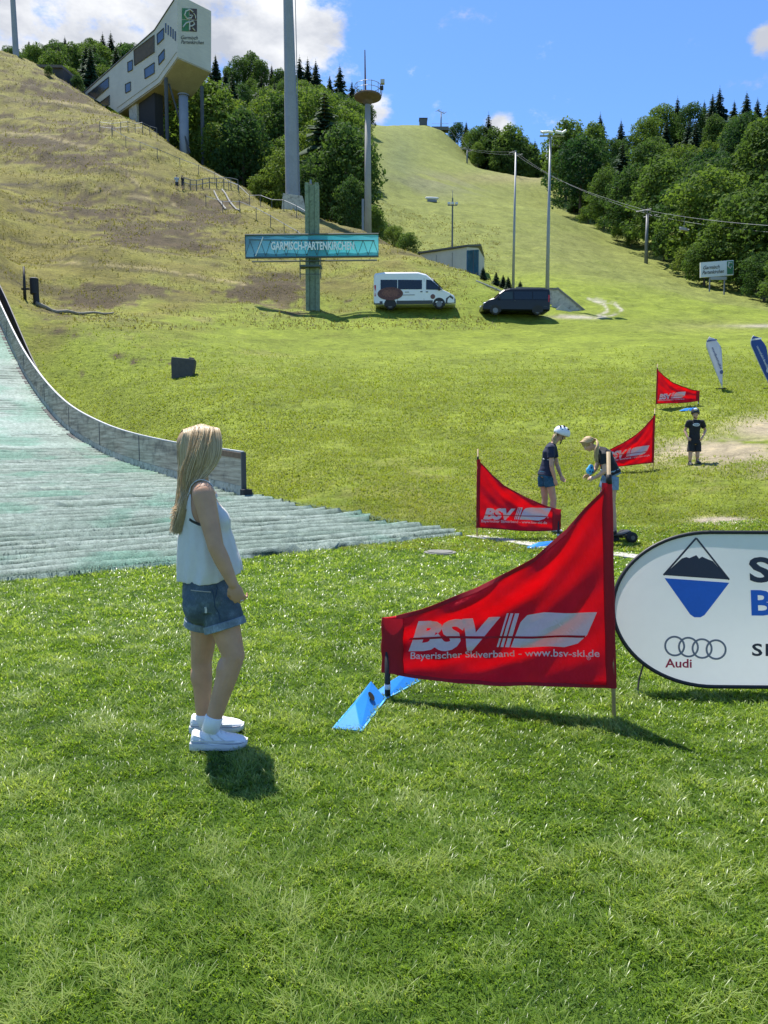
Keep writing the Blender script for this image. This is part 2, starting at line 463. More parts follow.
    # close the middle under the camera
    mb = MB(); ring = [(math.sin(a) * .41, math.cos(a) * .41, -.002) for a in np.linspace(0, 2 * math.pi, 24, endpoint=False)]
    tag(me_o, None, None, None, 'structure')
    o2 = np_mesh('lawn', np.array([(0, 0, -.002)] + ring), np.array([(0, 1 + (i + 1) % 24, 1 + i) for i in range(24)]), GROUND_MAT, attrs={'tint': np.tile(lawn, (25, 1))})
    tag(o2, None, None, None, 'structure')
    return me_o

LAWN = (.07, .125, .014); MEADOW = (.19, .238, .028); OLIVE = (.182, .158, .042); BROWN = (.080, .060, .034); FARG = (.18, .205, .045); SAND = (.38, .32, .21)
def ground_material():
    t = NT('ground_turf')
    a = t.new('ShaderNodeAttribute', attribute_name='tint')
    g = t.coord('Object'); gs = t.coord('Object', (1, 1, 2.6))
    fine = t.noise(g, 14, 6, 0.75); mid = t.noise(gs, 2.6, 6, 0.75); big = t.noise(gs, .45, 8, 0.8)
    f = t.math('ADD', t.math('MULTIPLY', fine, .25), t.math('ADD', t.math('MULTIPLY', mid, .40), t.math('MULTIPLY', big, .35)))
    k = t.ramp(f, [(.38, (.42, .43, .38)), (.5, (1, 1, 1)), (.62, (1.55, 1.48, 1.3))])
    col = t.mix(1.0, a.outputs['Color'], k, 'MULTIPLY')
    t.base(col, .9, 0, .15)
    h = t.math('ADD', t.math('MULTIPLY', fine, .3), t.math('MULTIPLY', mid, 1.0))
    t.bump(h, .8, .25)
    return t.m
GROUND_MAT = ground_material()
build_ground()
# ------------------------------------------------------------------ landing slope mats + side wall
def sw(s, w): return W0.x + AX.x * s + WDIR.x * w, W0.y + AX.y * s + WDIR.y * w
def build_mats():
    s = np.concatenate([np.arange(-5.9, 12, .045), np.arange(12, 75, .16)]); w = np.arange(-30, 1.95, .2)
    S, Wd = np.meshgrid(s, w, indexing='ij')
    edge = -5.15 - (1.57 - Wd) * .05 + (fbm(Wd * 2.2, Wd * 0 + 3, 3) - .5) * .25
    edge = np.maximum(edge, -5.9)
    wr = np.interp(S, [-5.9, -5.1, 0, .3, 75], [1.9, 1.72, .22, -.06, -.06])
    Ww = np.minimum(Wd, wr + (fbm(S * 1.7, S * 0 + 5, 3) - .55) * .8 * sstep(-S, .3, 1.5))
    S2 = np.maximum(S, edge)
    X = W0.x + AX.x * S2 + WDIR.x * Ww; Y = W0.y + AX.y * S2 + WDIR.y * Ww
    base = terrain(X.ravel(), Y.ravel()).reshape(X.shape)
    row = (S2 + (fbm(Wd * .8, S2 * .3, 3) - .5) * .10) / .31
    ph = row - np.floor(row)
    saw = (1 - ph) ** 1.6 * .085 * (0.55 + .9 * vnoise(np.floor(row) * 3.1, Wd * .9))
    fz = (vnoise(Wd * 9, S2 * 2.5) - .5) * .022
    Z = base + .035 + saw + fz + .00 * S2
    Z = np.where(S2 > S + 1e-4, base - .03, Z)
    V = np.stack([X, Y, Z], -1).reshape(-1, 3); n, m = X.shape
    i = np.arange(n * m).reshape(n, m)
    Fq = np.stack([i[:-1, :-1], i[:-1, 1:], i[1:, 1:], i[1:, :-1]], -1).reshape(-1, 4)
    pat = fbm(X * .5, Y * .5, 4).ravel(); rowr = vnoise(np.floor(row) * 7.7, Wd * .35).ravel()
    k = np.clip(.35 * pat + .65 * rowr, 0, 1)[:, None]
    c = np.array((.115, .18, .145)) * (1 - k) + np.array((.35, .405, .365)) * k
    gap = sstep(ph, .70, .92).ravel()[:, None] * (.45 + .55 * sstep(vnoise(X * 1.3, Y * 3.1), .2, .5)).ravel()[:, None]
    c = c * (1 - gap) + np.array((.02, .05, .036)) * gap
    gn = sstep(fbm(X * .9 + 4, Y * .9, 4).ravel(), .5, .7)[:, None] * .55
    c = c * (1 - gn) + np.array((.09, .24, .17)) * gn
    t = NT('mat_straw'); a = t.new('ShaderNodeAttribute', attribute_name='tint')
    g = t.coord('Object'); f1 = t.noise(g, 60, 3, .7); f2 = t.noise(g, 9, 4, .6)
    kk = t.ramp(t.math('ADD', t.math('MULTIPLY', f1, .5), t.math('MULTIPLY', f2, .5)), [(.36, (.5, .56, .54)), (.62, (1.3, 1.3, 1.3))])
    t.base(t.mix(1.0, a.outputs['Color'], kk, 'MULTIPLY'), .65, 0, .2)
    t.bump(f1, .8, .02)
    o = np_mesh('slope_mat', V, Fq, t.m, attrs={'tint': c}, smooth=False)
    tag(o, kind='structure')
    # loose bristles sticking out of the lower rows
    r = np.random.RandomState(5); N = 42000
    ss = -5.4 + (r.rand(N) ** 1.6) * 16; ww = 1.6 - r.rand(N) * 14
    okk = ss > -5.1 - (1.57 - ww) * .05; ss, ww = ss[okk], ww[okk]; N = len(ss)
    ww = np.minimum(ww, np.interp(ss, [-5.9, -5.1, 0, .3, 75], [1.9, 1.72, .22, -.08, -.08]))
    x = W0.x + AX.x * ss + WDIR.x * ww; y = W0.y + AX.y * ss + WDIR.y * ww; z = terrain(x, y) + .04
    L = .07 + .1 * r.rand(N); an = r.randn(N) * .5
    dx = -(AX.x * np.cos(an) - AX.y * np.sin(an)) * L; dy = -(AX.y * np.cos(an) + AX.x * np.sin(an)) * L
    wd = .006; px_, py_ = -dy / L * wd, dx / L * wd
    lift = .02 + .05 * r.rand(N)
    V = np.stack([np.stack([x - px_, y - py_, z], -1), np.stack([x + px_, y + py_, z], -1), np.stack([x + dx, y + dy, z + lift], -1)], 1).reshape(-1, 3)
    Fq = np.arange(3 * N).reshape(-1, 3)
    o = np_mesh('bristles', V, Fq, mat('bristle', (.24, .32, .27), .45, .35, 2, transl=.25))
    tag(o, kind='stuff')
build_mats()

def build_wall():
    C = []
    for s_ in np.linspace(0, 62, 90):
        x, y = sw(s_, 0); C.append(Vector((x, y, float(Zs(s_)))))
    root = empty('side_wall', C[0], 'long weathered grey board wall curving along the edge of the plastic mat slope', 'wall')
    N = []
    for i in range(len(C)):
        t = (C[min(i + 1, len(C) - 1)] - C[max(i - 1, 0)]); t.z = 0; t.normalize(); N.append(Vector((-t.y, t.x, 0)) * -1)
    def strip(name, z0, z1, off0, off1, m, a=0, b=None, jag=0):
        mb = MB(); rings = []
        b_ = b or len(C)
        for i in range(a, b_):
            zz0 = z0(i) if callable(z0) else z0; zz1 = z1(i) if callable(z1) else z1
            jz = jag * math.sin(i * 1.7) * .5
            q0 = C[i] + N[i] * off0; q1 = C[i] + N[i] * off1
            rings.append([q0 + Vector((0, 0, zz0)), q1 + Vector((0, 0, zz0)), q1 + Vector((0, 0, zz1 + jz)), q0 + Vector((0, 0, zz1 + jz))])
        mb.loft(rings); return mb.build(name, m, root, world=True)
    t = NT('wall_boards')
    g = t.coord('Object', (.35, .35, 6)); n1 = t.noise(g, 2.2, 6, .65); g2 = t.coord('Object', (1.5, 1.5, 2)); n2 = t.noise(g2, 1.2, 5, .6)
    col = t.ramp(n1, [(.25, (.17, .135, .095)), (.5, (.44, .36, .265)), (.72, (.66, .56, .42))])
    col = t.mix(t.ramp(n2, [(.52, (0, 0, 0)), (.7, (.7, .7, .7))]), col, (.09, .085, .08))
    t.base(col, .9, 0, .08); t.bump(n1, .5, .02)
    wallm = t.m
    def WH(i): return .2 * sstep(i, 5, 40)
    strip('base_board', .0, .27, -.035, .035, mat('wall_base', (.42, .40, .34), .85, .2, 3, spec=.1, wear=(.16, .15, .11)))
    strip('board_face', .272, lambda i: .99 + WH(i), -.025, .03, wallm)
    strip('top_rail', lambda i: .995 + WH(i), lambda i: 1.02 + WH(i), -.03, .04, mat('wall_rail', (.42, .42, .42), .6, .15, 8))
    strip('dark_gap_strip', -.05, .07, -.2, -.045, mat('dark_gap_strip', (.02, .02, .022), .8, .1), 16)  # near-black strip standing in for the dark gap between wall and mat
    strip('outer_screen', .02, lambda i: .25 + .98 * sstep(i, 24, 45), .38, .43, mat('dark_screen', (.035, .037, .05), .7, .2, 4), 28)
    # panel joints: posts behind the boards show as thin dark uprights
    for i in range(4, 60, 6):
        mb = MB(); p = C[i] - N[i] * .028
        tdir = (C[i + 1] - C[i]); tdir.z = 0; tdir.normalize(); q = p + tdir * .03
        nn = N[i] * -.012
        mb.loft([[p + Vector((0, 0, .27)), q + Vector((0, 0, .27)), q + nn + Vector((0, 0, .27)), p + nn + Vector((0, 0, .27))], [p + Vector((0, 0, .99)), q + Vector((0, 0, .99)), q + nn + Vector((0, 0, .99)), p + nn + Vector((0, 0, .99))]])
        mb.build('joint_strip', mat('joint', (.10, .10, .11), .8), root, world=True)
    t0 = (C[0] - C[1]); t0.z = 0; t0.normalize()
    M = Matrix((t0, N[0], Vector((0, 0, 1)))).transposed()
    MB().box(C[0] + t0 * .03 + Vector((0, 0, .5)), (.05, .1, 1.0), M).build('end_post', mat('dark_metal', (.04, .04, .045), .5, .1), root, world=True)
    MB().box(C[0] + t0 * .14 + Vector((0, 0, .1)), (.2, .2, .24), M).build('foot_block', mat('black_rubber', (.012, .012, .013), .8, .1), root, world=True, bevel=.015)
    i0, i1 = 0, 4
    strip('rust_plate', .86, .975, -.045, -.027, mat('rust', (.19, .11, .06), .8, .25, 9), 0, 4)
build_wall()

# ------------------------------------------------------------------ flags
RED = None
def red_cloth():
    t = NT('red_flag_cloth'); g = t.coord('Object'); w = t.noise(g, 3.5, 4, .6); wv = t.noise(t.coord('Object', (1, 1, 40)), 30, 2, .5)
    col = t.ramp(w, [(.3, (.60, .012, .035)), (.7, (.74, .020, .052))])
    t.base(col, .55, 0, .3); t.bump(t.noise(t.coord('Object', (3, 3, 1.2)), 4, 5, .6), .6, .05)
    tr = t.new('ShaderNodeBsdfTranslucent'); t.link(t.mix(1, col, (1.25, .9, .9), 'MULTIPLY'), tr.inputs[0])
    ms = t.new('ShaderNodeMixShader'); ms.inputs[0].default_value = .6
    t.link(t.b.outputs[0], ms.inputs[1]); t.link(tr.outputs[0], ms.inputs[2]); t.link(ms.outputs[0], t.out.inputs[0])
    return t.m
REDM = red_cloth(); RED2 = mat('red_sleeve', (.42, .006, .020), .65, .08, 5, transl=.4)
PRINT = mat('white_print', (.74, .72, .73), .55, .05, 6, transl=.35)
REDLINE = mat('red_line', (.42, .006, .02), .6, .05, 6, transl=.4)
WOODP = mat('pole_wood', (.42, .30, .17), .55, .12, 20)
BLACKM = mat('matt_black', (.012, .012, .013), .6, .1)
TOPC = [(0, .35), (.06, .365), (.17, .41), (.42, .555), (.68, .755), (.82, .93), (.9, 1.06), (.96, 1.14), (1, 1.2)]   # cloth height over its lower edge
def flag(S, T, mirror, label, text=True, seed=0, sc=1.0, sag=.05, lean=0):
    L = (T - S).to_2d().length; ang = math.atan2(T.y - S.y, T.x - S.x)
    root = empty('gate_flag', S, label, 'flag', 'red triangular gate flags on the meadow', rz=ang)
    dzT = T.z - S.z
    rr = random.Random(seed); ph = rr.random() * 6
    def gnd(m): return dzT * m / L
    def bot(u): return .16 * sc - sag * math.sin(math.pi * min(1, u * 1.0)) * (1 - u) * 1.2 + .02 * u
    us = [a for a, _ in TOPC]; hs = [b * sc for _, b in TOPC]
    def top(u):
        return float(np.interp(u, us, hs)) + .16 * sc + .02 * u
    def bulge(m, f):
        u = m / L
        y = .05 * math.sin(math.pi * u) * math.sin(math.pi * min(1, f * .9)) * (1 if not mirror else -1)
        d = f - .55 * u
        y += .022 * math.sin(13 * d + 5 * u + ph) * math.sin(math.pi * u) ** .7 + .015 * math.sin(26 * d - 3 * u + ph) * math.sin(math.pi * u) ** .5 * u + .007 * math.sin(31 * u + 9 * f + ph) * math.sin(math.pi * u) 
        y += .012 * math.exp(-((f - 1.0) / .10) ** 2) * math.sin(17 * u + ph)
        return y
    def Cp(m, z, off=0):
        u = min(1, max(0, m / L)); b, tp = bot(u), top(u); f = (z - b) / (tp - b)
        return Vector((m - lean * z * u, bulge(m, f) + off, z + gnd(m)))
    nu, nv = 60, 26
    mb = MB(); vs = []; fs = []
    for i in range(nu + 1):
        u = i / nu; b, tp = bot(u), top(u)
        for j in range(nv + 1): vs.append(Cp(u * L, b + (tp - b) * j / nv))
    for i in range(nu):
        for j in range(nv):
            a = i * (nv + 1) + j; fs.append((a, a + nv + 1, a + nv + 2, a + 1))
    mb.add(vs, fs); cl = mb.build('cloth', REDM, root, smooth=True, fix=False)
    sd = cl.modifiers.new('s', 'SOLIDIFY'); sd.thickness = .0016; sd.offset = 0
    # stitched hems along the free edges
    def hem(fn, name):
        rr_ = []
        for i in range(41):
            u = .06 + .92 * i / 40; z0, z1 = fn(u)
            rr_.append([Cp(u * L, z0, -.0035), Cp(u * L, z1, -.0035), Cp(u * L, z1, .0035), Cp(u * L, z0, .0035)])
        MB().loft(rr_).build(name, RED2, root, smooth=False)
    hem(lambda u: (top(u) - .026, top(u) + .001), 'top_hem'); hem(lambda u: (bot(u) - .001, bot(u) + .018), 'bottom_hem')
    # sleeves
    def sleeve(x, hw, z0, z1):
        mb = MB(); rings = []
        for k in range(9):
            z = z0 + (z1 - z0) * k / 8; ww = hw * (1 + .05 * math.sin(k * 2 + ph))
            rings.append([Vector((x - lean * z * x / L + ww * math.cos(a), .017 * math.sin(a) + .004 * math.sin(k + ph), z + gnd(x))) for a in np.linspace(0, 2 * math.pi, 18, endpoint=False)])
        mb.loft(rings, False); mb.build('sleeve', RED2, root, smooth=True)
    sleeve(.062 * sc, .072 * sc, bot(0) + .0, top(.05) - .01)
    sleeve(L - .012, .03, bot(1) - .0, top(1) - .0)
    # poles
    MB().tube((L + lean * .15, 0, gnd(L) - .15), (L - lean * 1.56, 0, gnd(L) + 1.56 * sc), .012, .011).build('pole', WOODP, root, smooth=True)
    MB().tube((L - lean * 1.375, 0, gnd(L) + 1.375 * sc), (L - lean * 1.43, 0, gnd(L) + 1.43 * sc), .0165).build('strap', BLACKM, root, smooth=True)
    st = MB().tube((.03, 0, -.12), (.03, 0, .30), .019).build('stub_pole', BLACKM, root, smooth=True)
    MB().tube((.03, 0, .055), (.03, 0, .088), .0205).build('white_band', mat('band_white', (.7, .7, .7), .5, .05), root, smooth=True)
    if not text: return root
    vd = -1 if not mirror else 1      # side that faces the photographer
    def put(name, V, Fs, m, x0, z0, tilt, off):
        V, Fs = subdiv2(V, Fs, .035)
        pts = []
        for x, y in V:
            mx = (x0 + x) if not mirror else (L - x0 - x)
            pts.append(Cp(mx, z0 + y + tilt * x, vd * off))
        MB().add(pts, Fs).build(name, m, root, fix=False)
    if not mirror: X0, Z0, til, WB = .165, .32, .085, .545
    else: X0, Z0, til, WB = .10, .33, -.02, .50
    V, Fs = text_fit('BSV', w=WB * 1.06, h=.18, bold=.06, shear=.28, spacing=.98)
    put('lettering', V, Fs, PRINT, X0, Z0, til, .004)
    # swoosh: three slanted bars and a long blade
    def bar(x, w): return [(x, 0), (x + w, 0), (x + w + .06, .2), (x + .06, .2)]
    polys = [bar(WB + .012, .012), bar(WB + .035, .018), bar(WB + .064, .026)]
    bl = [(WB + .1, .0), (WB + .42, -.005), (WB + .50, .02), (WB + .555, .07), (WB + .60, .17), (WB + .615, .205), (WB + .30, .205), (WB + .2, .19), (WB + .16, .15)]
    vs = []; fs = []
    for p in polys + [bl]:
        o = len(vs); vs += p; fs.append(tuple(range(o, o + len(p))))
    put('swoosh', vs, fs, PRINT, X0, Z0, til, .004)
    put('slit', [(0, .055), (WB + .54, .055), (WB + .545, .068), (.01, .068)], [(0, 1, 2, 3)], REDLINE, X0, Z0, til, .0065)
    V, Fs = text_fit('Bayerischer Skiverband - www.bsv-ski.de', w=1.155 if not mirror else 1.08, h=.042, bold=.012)
    put('lettering', V, Fs, PRINT, X0 + .015 if not mirror else X0 - .03, Z0 - .06, til, .004)
    V, Fs = text_fit('®', w=.024, h=.024); put('mark', V, Fs, PRINT, X0 + WB + .55, Z0 + .012, til, .004)
    return root
def wedge(loc, rz, label, sc=1.0, hole=True):
    root = empty('blue_wedge', loc, label, 'gate base', 'blue plastic gate bases', rz=rz)
    B = mat('blue_plastic', (.025, .22, .66), .6, .08, 5, spec=.2); Bl = mat('blue_edge', (.10, .40, .80), .6, .05, 5, spec=.2)
    w, l, h = .078 * sc, .56 * sc, .115 * sc
    vs = [(-w, 0, .012), (w, 0, .012), (-w, l, .012), (w, l, .012), (-.012 * sc, .2 * sc, h * .8), (-.012 * sc, l, h)]
    MB().add(vs, [(0, 1, 4), (1, 3, 5, 4), (0, 4, 5, 2), (2, 5, 3), (0, 2, 3, 1)]).build('body', B, root, bevel=.004)
    MB().box((0, l / 2, .007), (2 * w + .02, l + .015, .009)).build('flange', Bl, root)
    if hole:
        # an oval hand hole in the right-hand slope
        a = Vector((w, .30 * l, .012)); n = Vector((h, 0, w)).normalized(); up = Vector((-w - .012, 0, h)).normalized()
        c = Vector((w * .42, l * .68, .012 + h * .55)) + n * .006
        pts = [c + Vector((0, 1, 0)) * .035 * math.cos(t) + up * .03 * math.sin(t) for t in np.linspace(0, 2 * math.pi, 18, endpoint=False)]
        MB().add(pts, [tuple(range(18))]).build('hand_hole', BLACKM, root, fix=False)
    return root
f1S, f1T = P(383, 698, 4.78), P(614, 719, 4.4)
f1S.z = 0; f1T.z = 0
flag(f1S, f1T, False, 'nearest red triangular gate flag with white letters, its tall pole beside the oval banner', seed=1, lean=.045)
wedge(P(347.5, 731, 4.2).to_2d().to_3d(), R(-14), 'blue plastic gate base with a dark hand hole in front of the big red flag')
wedge(P(378, 696, 4.78).to_2d().to_3d() + Vector((.015, 0, 0)), R(-32), 'blue plastic gate base behind the short black stub pole of the red flag', .72, False)
def gp(px, d): return G(px, d)
flag(gp(560, 12.6), gp(477, 12.9), True, 'red gate flag in front of the girl with the white helmet', seed=5, sc=.96)
b_ = gp(528, 11.9); wedge(b_ + Vector((0, 0, .0)), R(-75), 'blue plastic gate base on the pale slabs under the red flag by the helmeted girl', 1.0, False)
flag(gp(600, 19.0), gp(653, 19.3), False, 'red gate flag half hidden behind the bending girl in denim shorts', seed=9, sc=.98)
flag(gp(699, 26.9), gp(656, 26.4), True, 'small farthest red gate flag standing uphill behind the boy in black', seed=13, sc=.98)
b_ = gp(680, 26.0); wedge(b_, R(-80), 'far blue plastic gate base under the small farthest red flag', 1.1, False)

# ------------------------------------------------------------------ oval banner
def banner():
    B0 = P(614, 694, 4.88); B0.z = 0.02
    root = empty('oval_banner', B0, 'white oval pop-up banner with black rim, blue diamond emblem and four grey rings', 'banner', rz=R(-1.5))
    k = .00655; Hh = .5; A = .645; LEN = 2.7; tilt = R(9)
    def Q(x, z, off=0):  # banner plane leans back
        bow = .03 * math.sin(math.pi * max(0, min(1, x / LEN))) * math.sin(math.pi * max(0, min(1, z)))
        y = z * math.sin(tilt) - bow - off
        return Vector((x, y, z * math.cos(tilt) + .02))
    out = []
    for t in np.linspace(math.pi / 2, 3 * math.pi / 2, 40): out.append((A + A * math.cos(t), Hh + Hh * math.sin(t)))
    for t in np.linspace(-math.pi / 2, math.pi / 2, 40): out.append((LEN - A + A * math.cos(t), Hh + Hh * math.sin(t)))
    W = mat('banner_white', (.88, .87, .87), .6, .02, 1.2, transl=.52, bump=.15, bscale=2.5, bdist=.04)
    V, Fs = subdiv2([(x, z) for x, z in out], [tuple(range(len(out)))], .09)
    cl = MB().add([Q(x, z) for x, z in V], Fs).build('cloth', W, root, smooth=True, fix=False)
    MB().path([Q(x, z) for x, z in out + out[:2]], .0125, 10).build('rim', mat('rim_black', (.012, .012, .014), .55, .1), root, smooth=True)
    for x in (1.4, 2.3):   # prop legs at the back
        MB().path([Q(x, .8, -.02), Vector((x, .52, -.01))], .009, 6).build('prop_leg', MATS['rim_black'], root)
    DK = mat('print_dark', (.035, .033, .045), .6, .05); BL = mat('print_blue', (.02, .14, .55), .6, .05); WH = mat('print_white', (.82, .82, .85), .6, .03)
    GR = mat('print_grey', (.20, .20, .23), .5, .1); RD = mat('print_red', (.55, .02, .06), .6, .05)
    def pix(px, py): return ((px - 614) * k, (690 - py) * k + .0)
    def art(name, polys, m, off):
        vs = []; fs = []
        for p in polys:
            V, Fq = subdiv2([pix(*q) for q in p], [tuple(range(len(p)))], .06); o = len(vs)
            vs += V; fs += [tuple(i + o for i in f) for f in Fq]
        MB().add([Q(x, z, off) for x, z in vs], fs).build(name, m, root, fix=False)
    def band(a, b, w):
        a = Vector(a); b = Vector(b); d = (b - a).normalized(); n = Vector((-d.y, d.x)) * w / 2
        return [tuple(a + n), tuple(b + n), tuple(b - n), tuple(a - n)]
    tri = ((697.5, 543), (664, 580), (728, 584))
    art('emblem_mountain', [[(664, 580), (682.5, 563.5), (687, 562), (690, 563), (697, 560), (699.5, 563.5), (702.5, 561.5), (708, 564), (713, 566), (728, 584)]], DK, .004)
    art('emblem_outline', [band(tri[0], tri[1], 1.8), band(tri[0], tri[2], 1.8)], DK, .0055)
    art('emblem_water', [[(665, 583), (728, 587), (703, 619), (699, 621.3), (693, 621.3), (689, 618.5)]], BL, .004)
    def ring(cx, cy, r, w=1.9):
        a = [(cx + (r) * math.cos(t), cy + r * math.sin(t)) for t in np.linspace(0, 2 * math.pi, 36)]; b = [(cx + (r - w) * math.cos(t), cy + (r - w) * math.sin(t)) for t in np.linspace(0, 2 * math.pi, 36)]
        return [[a[i], a[i + 1], b[i + 1], b[i]] for i in range(35)]
    for n_, (cx, cy) in enumerate([(673.5, 650), (686.8, 650.8), (700, 652), (713.5, 652.8)]):
        art('ring', ring(cx, cy, 10.2), GR, .004 + .0012 * n_)
    def word(s, x, y, w, h, m, bold=0, sp=1.0):
        V, Fs = text_fit(s, w=w * k if w else None, h=h * k, bold=bold, spacing=sp)
        x0, z0 = pix(x, y); MB().add([Q(x0 + a, z0 + b, .004) for a, b in V], Fs).build('lettering', m, root, fix=False)
    word('Audi', 664, 671, 26, 8.5, RD, .02)
    word('S', 748, 585.5, 22, 24, DK, .03); word('B', 748.5, 618, 22, 24, BL, .03); word('SM', 748.5, 658.5, 29, 12, DK, .022, 1.15)
    MB().path([Q(.20, .14, -.03), Q(.165, .03, -.02), Q(.15, -.03, .0)], .006, 6).build('ground_strap', BLACKM, root)
banner()

# ------------------------------------------------------------------ feather flags
def feather(px, d, h, lean, c1, c2, label, txt):
    b = gp(px, d); root = empty('feather_flag', b, label, 'flag')
    m = mat('feather_' + txt[0], c1, .6, .05, 3, transl=.4); m2 = mat('feather_print_' + txt[0], c2, .6, .05, 3, transl=.3)
    pts = []
    for i in range(26):
        t = i / 25; pts.append((lean * t ** 1.25 * h - .16 * h * max(0, t - .82) * 0, t * h))
    # pole follows the leading edge and curls over at the top
    lead = [Vector((lean * h * (t ** 1.0) + .02, 0, .06 * h + t * h * .94)) for t in np.linspace(0, 1, 18)]
    def wid(t): return .30 * h * min(1, (t / .82) ** .95) * math.sqrt(max(0, 1 - max(0, (t - .68) / .32) ** 2.0)) + .006
    V = []; Fs = []
    for i, t in enumerate(np.linspace(0, 1, 30)):
        e = Vector((lean * h * t + .13 * h * max(0, (t - .78) / .22) ** 2, 0, .05 * h + t * h * .95)); w = wid(t)
        for j in range(7):
            f = j / 6; V.append(e + Vector((w * f + .02 * h * max(0, t - .8) * (1 - f) * 5 * .4, .03 * math.sin(3 * f + 5 * t), w * .10 * f * (1 - max(0, t - .7) * 3))))
    for i in range(29):
        for j in range(6): a = i * 7 + j; Fs.append((a, a + 1, a + 8, a + 7))
    sail = MB().add(V, Fs).build('sail', m, root, smooth=True, fix=False)
    sd = sail.modifiers.new('s', 'SOLIDIFY'); sd.thickness = .003; sd.offset = 0
    MB().path([(0, 0, -.2)] + [tuple(V[i * 7]) for i in range(30)], .014, 8).build('pole', mat('feather_pole', (.5, .5, .52), .4), root, smooth=True)
    # a row of print too small to read: uneven marks down the sail and a short line across the head
    rr = random.Random(len(txt)); tv = []; tf = []; x = 0
    while x < .46 * h:
        w_ = h * rr.uniform(.008, .02); hh = h * rr.choice((.030, .030, .042)); o_ = len(tv); tv += [(x, 0), (x + w_, 0), (x + w_, hh), (x, hh)]; tf.append((o_, o_ + 1, o_ + 2, o_ + 3)); x += w_ + h * rr.uniform(.006, .012)
    base = Vector((lean * h * .80, -.05, .05 * h + .80 * .95 * h)); dirn = Vector((-lean, 0, -.95)).normalized(); nrm = Vector((dirn.z, 0, -dirn.x)) * -1
    ll = [base + dirn * (x + .02 * h) + Vector((.085 * h, 0, 0)) + nrm * y for x, y in tv]
    MB().add(ll, tf).build('print', m2, root, fix=False)
    hv = Vector((lean * h * .9 + .035 * h, -.05, .05 * h + .895 * .95 * h)); MB().add([hv, hv + Vector((.2 * h, 0, .03 * h)), hv + Vector((.2 * h, 0, .06 * h)), hv + Vector((0, 0, .03 * h))], [(0, 1, 2, 3)]).build('print', m2, root, fix=False)
    c = base + dirn * .53 * h + Vector((.088 * h, -.003, 0))
    MB().add([c + Vector((.035 * h * math.cos(t), 0, .04 * h * math.sin(t))) for t in np.linspace(0, 2 * math.pi, 14, endpoint=False)], [tuple(range(14))]).build('emblem', m2, root, fix=False)
    MB().box((0, 0, .02), (.5, .05, .03)).build('cross_foot', BLACKM, root); MB().box((0, 0, .0215), (.05, .5, .03)).build('cross_foot', BLACKM, root)
feather(722, 30, 1.98, -.42, (.62, .64, .74), (.10, .13, .28), 'white feather flag leaning left beside the taller blue one on the meadow', 'w')
feather(770, 30, 2.02, -.50, (.05, .11, .36), (.65, .68, .75), 'blue feather flag with small white print leaning left at the edge of the meadow', 'blue')

# ------------------------------------------------------------------ small things on the meadow
def rock_box():
    b = gp(183, 34); root = empty('utility_cabinet', b, 'dark grey squat utility box standing alone on the green bank', 'utility box')
    m = mat('cabinet_grey', (.06, .058, .055), .75, .2, 6, bump=.4, bscale=9, bdist=.03)
    body = MB(); body.loft([[Vector((x * (.45 if z < .1 else .5), y * .35, z)) for x, y in ((-1, -1), (1, -1), (1, 1), (-1, 1))] for z in (-.25, .05, .5, .74)])
    body.build('body', m, root, bevel=.04)
    MB().box((.33, -.1, .76), (.22, .4, .09), Matrix.Rotation(R(3), 3, 'Y')).build('hatch', m, root, bevel=.03)
    root.rotation_euler = (0, R(5), R(8))
rock_box()
def bollards():
    b = G(35, 47.0); root = empty('rolled_mat', b, 'thick black roll standing upright on the bank beside a thin post', 'rolled mat')
    MB().path([(.1, 0, -.2), (.08, 0, .55), (0, 0, .6), (0, 0, 1.5)], [.18, .18, .25, .25], 16).build('roll', mat('roll_black', (.018, .018, .022), .7, .2, 5), root, smooth=False)
    MB().tube((0, 0, 1.5), (0, 0, 1.54), .25, .2, 16).build('end_cap', mat('roll_cap', (.05, .05, .055), .7), root)
    b = G(25, 46.5); root = empty('fence_post', b, 'thin dark post beside the thick black roll at the wall', 'post')
    MB().tube((0, 0, -.3), (0, 0, 1.9), .1, .06).build('post', BLACKM, root, smooth=True)
    MB().box((.05, 0, .6), (.45, .1, .1)).build('cross_piece', BLACKM, root)
    # half sunk timber edge
    pts = []
    for i in range(16):
        q = G(36 + i * 5.2, 46.5 + i * .18); pts.append(q + Vector((0, 0, .12 + .05 * math.sin(i * 1.3))))
    o = MB().path(pts, [.14 - .006 * i for i in range(16)], 8).build('timber_edging', mat('timber_grey', (.25, .22, .17), .85, .25, 2), smooth=True)
    tag(o, 'weathered timber edging half sunk in the bank beside the black roll', 'timber edging')
bollards()
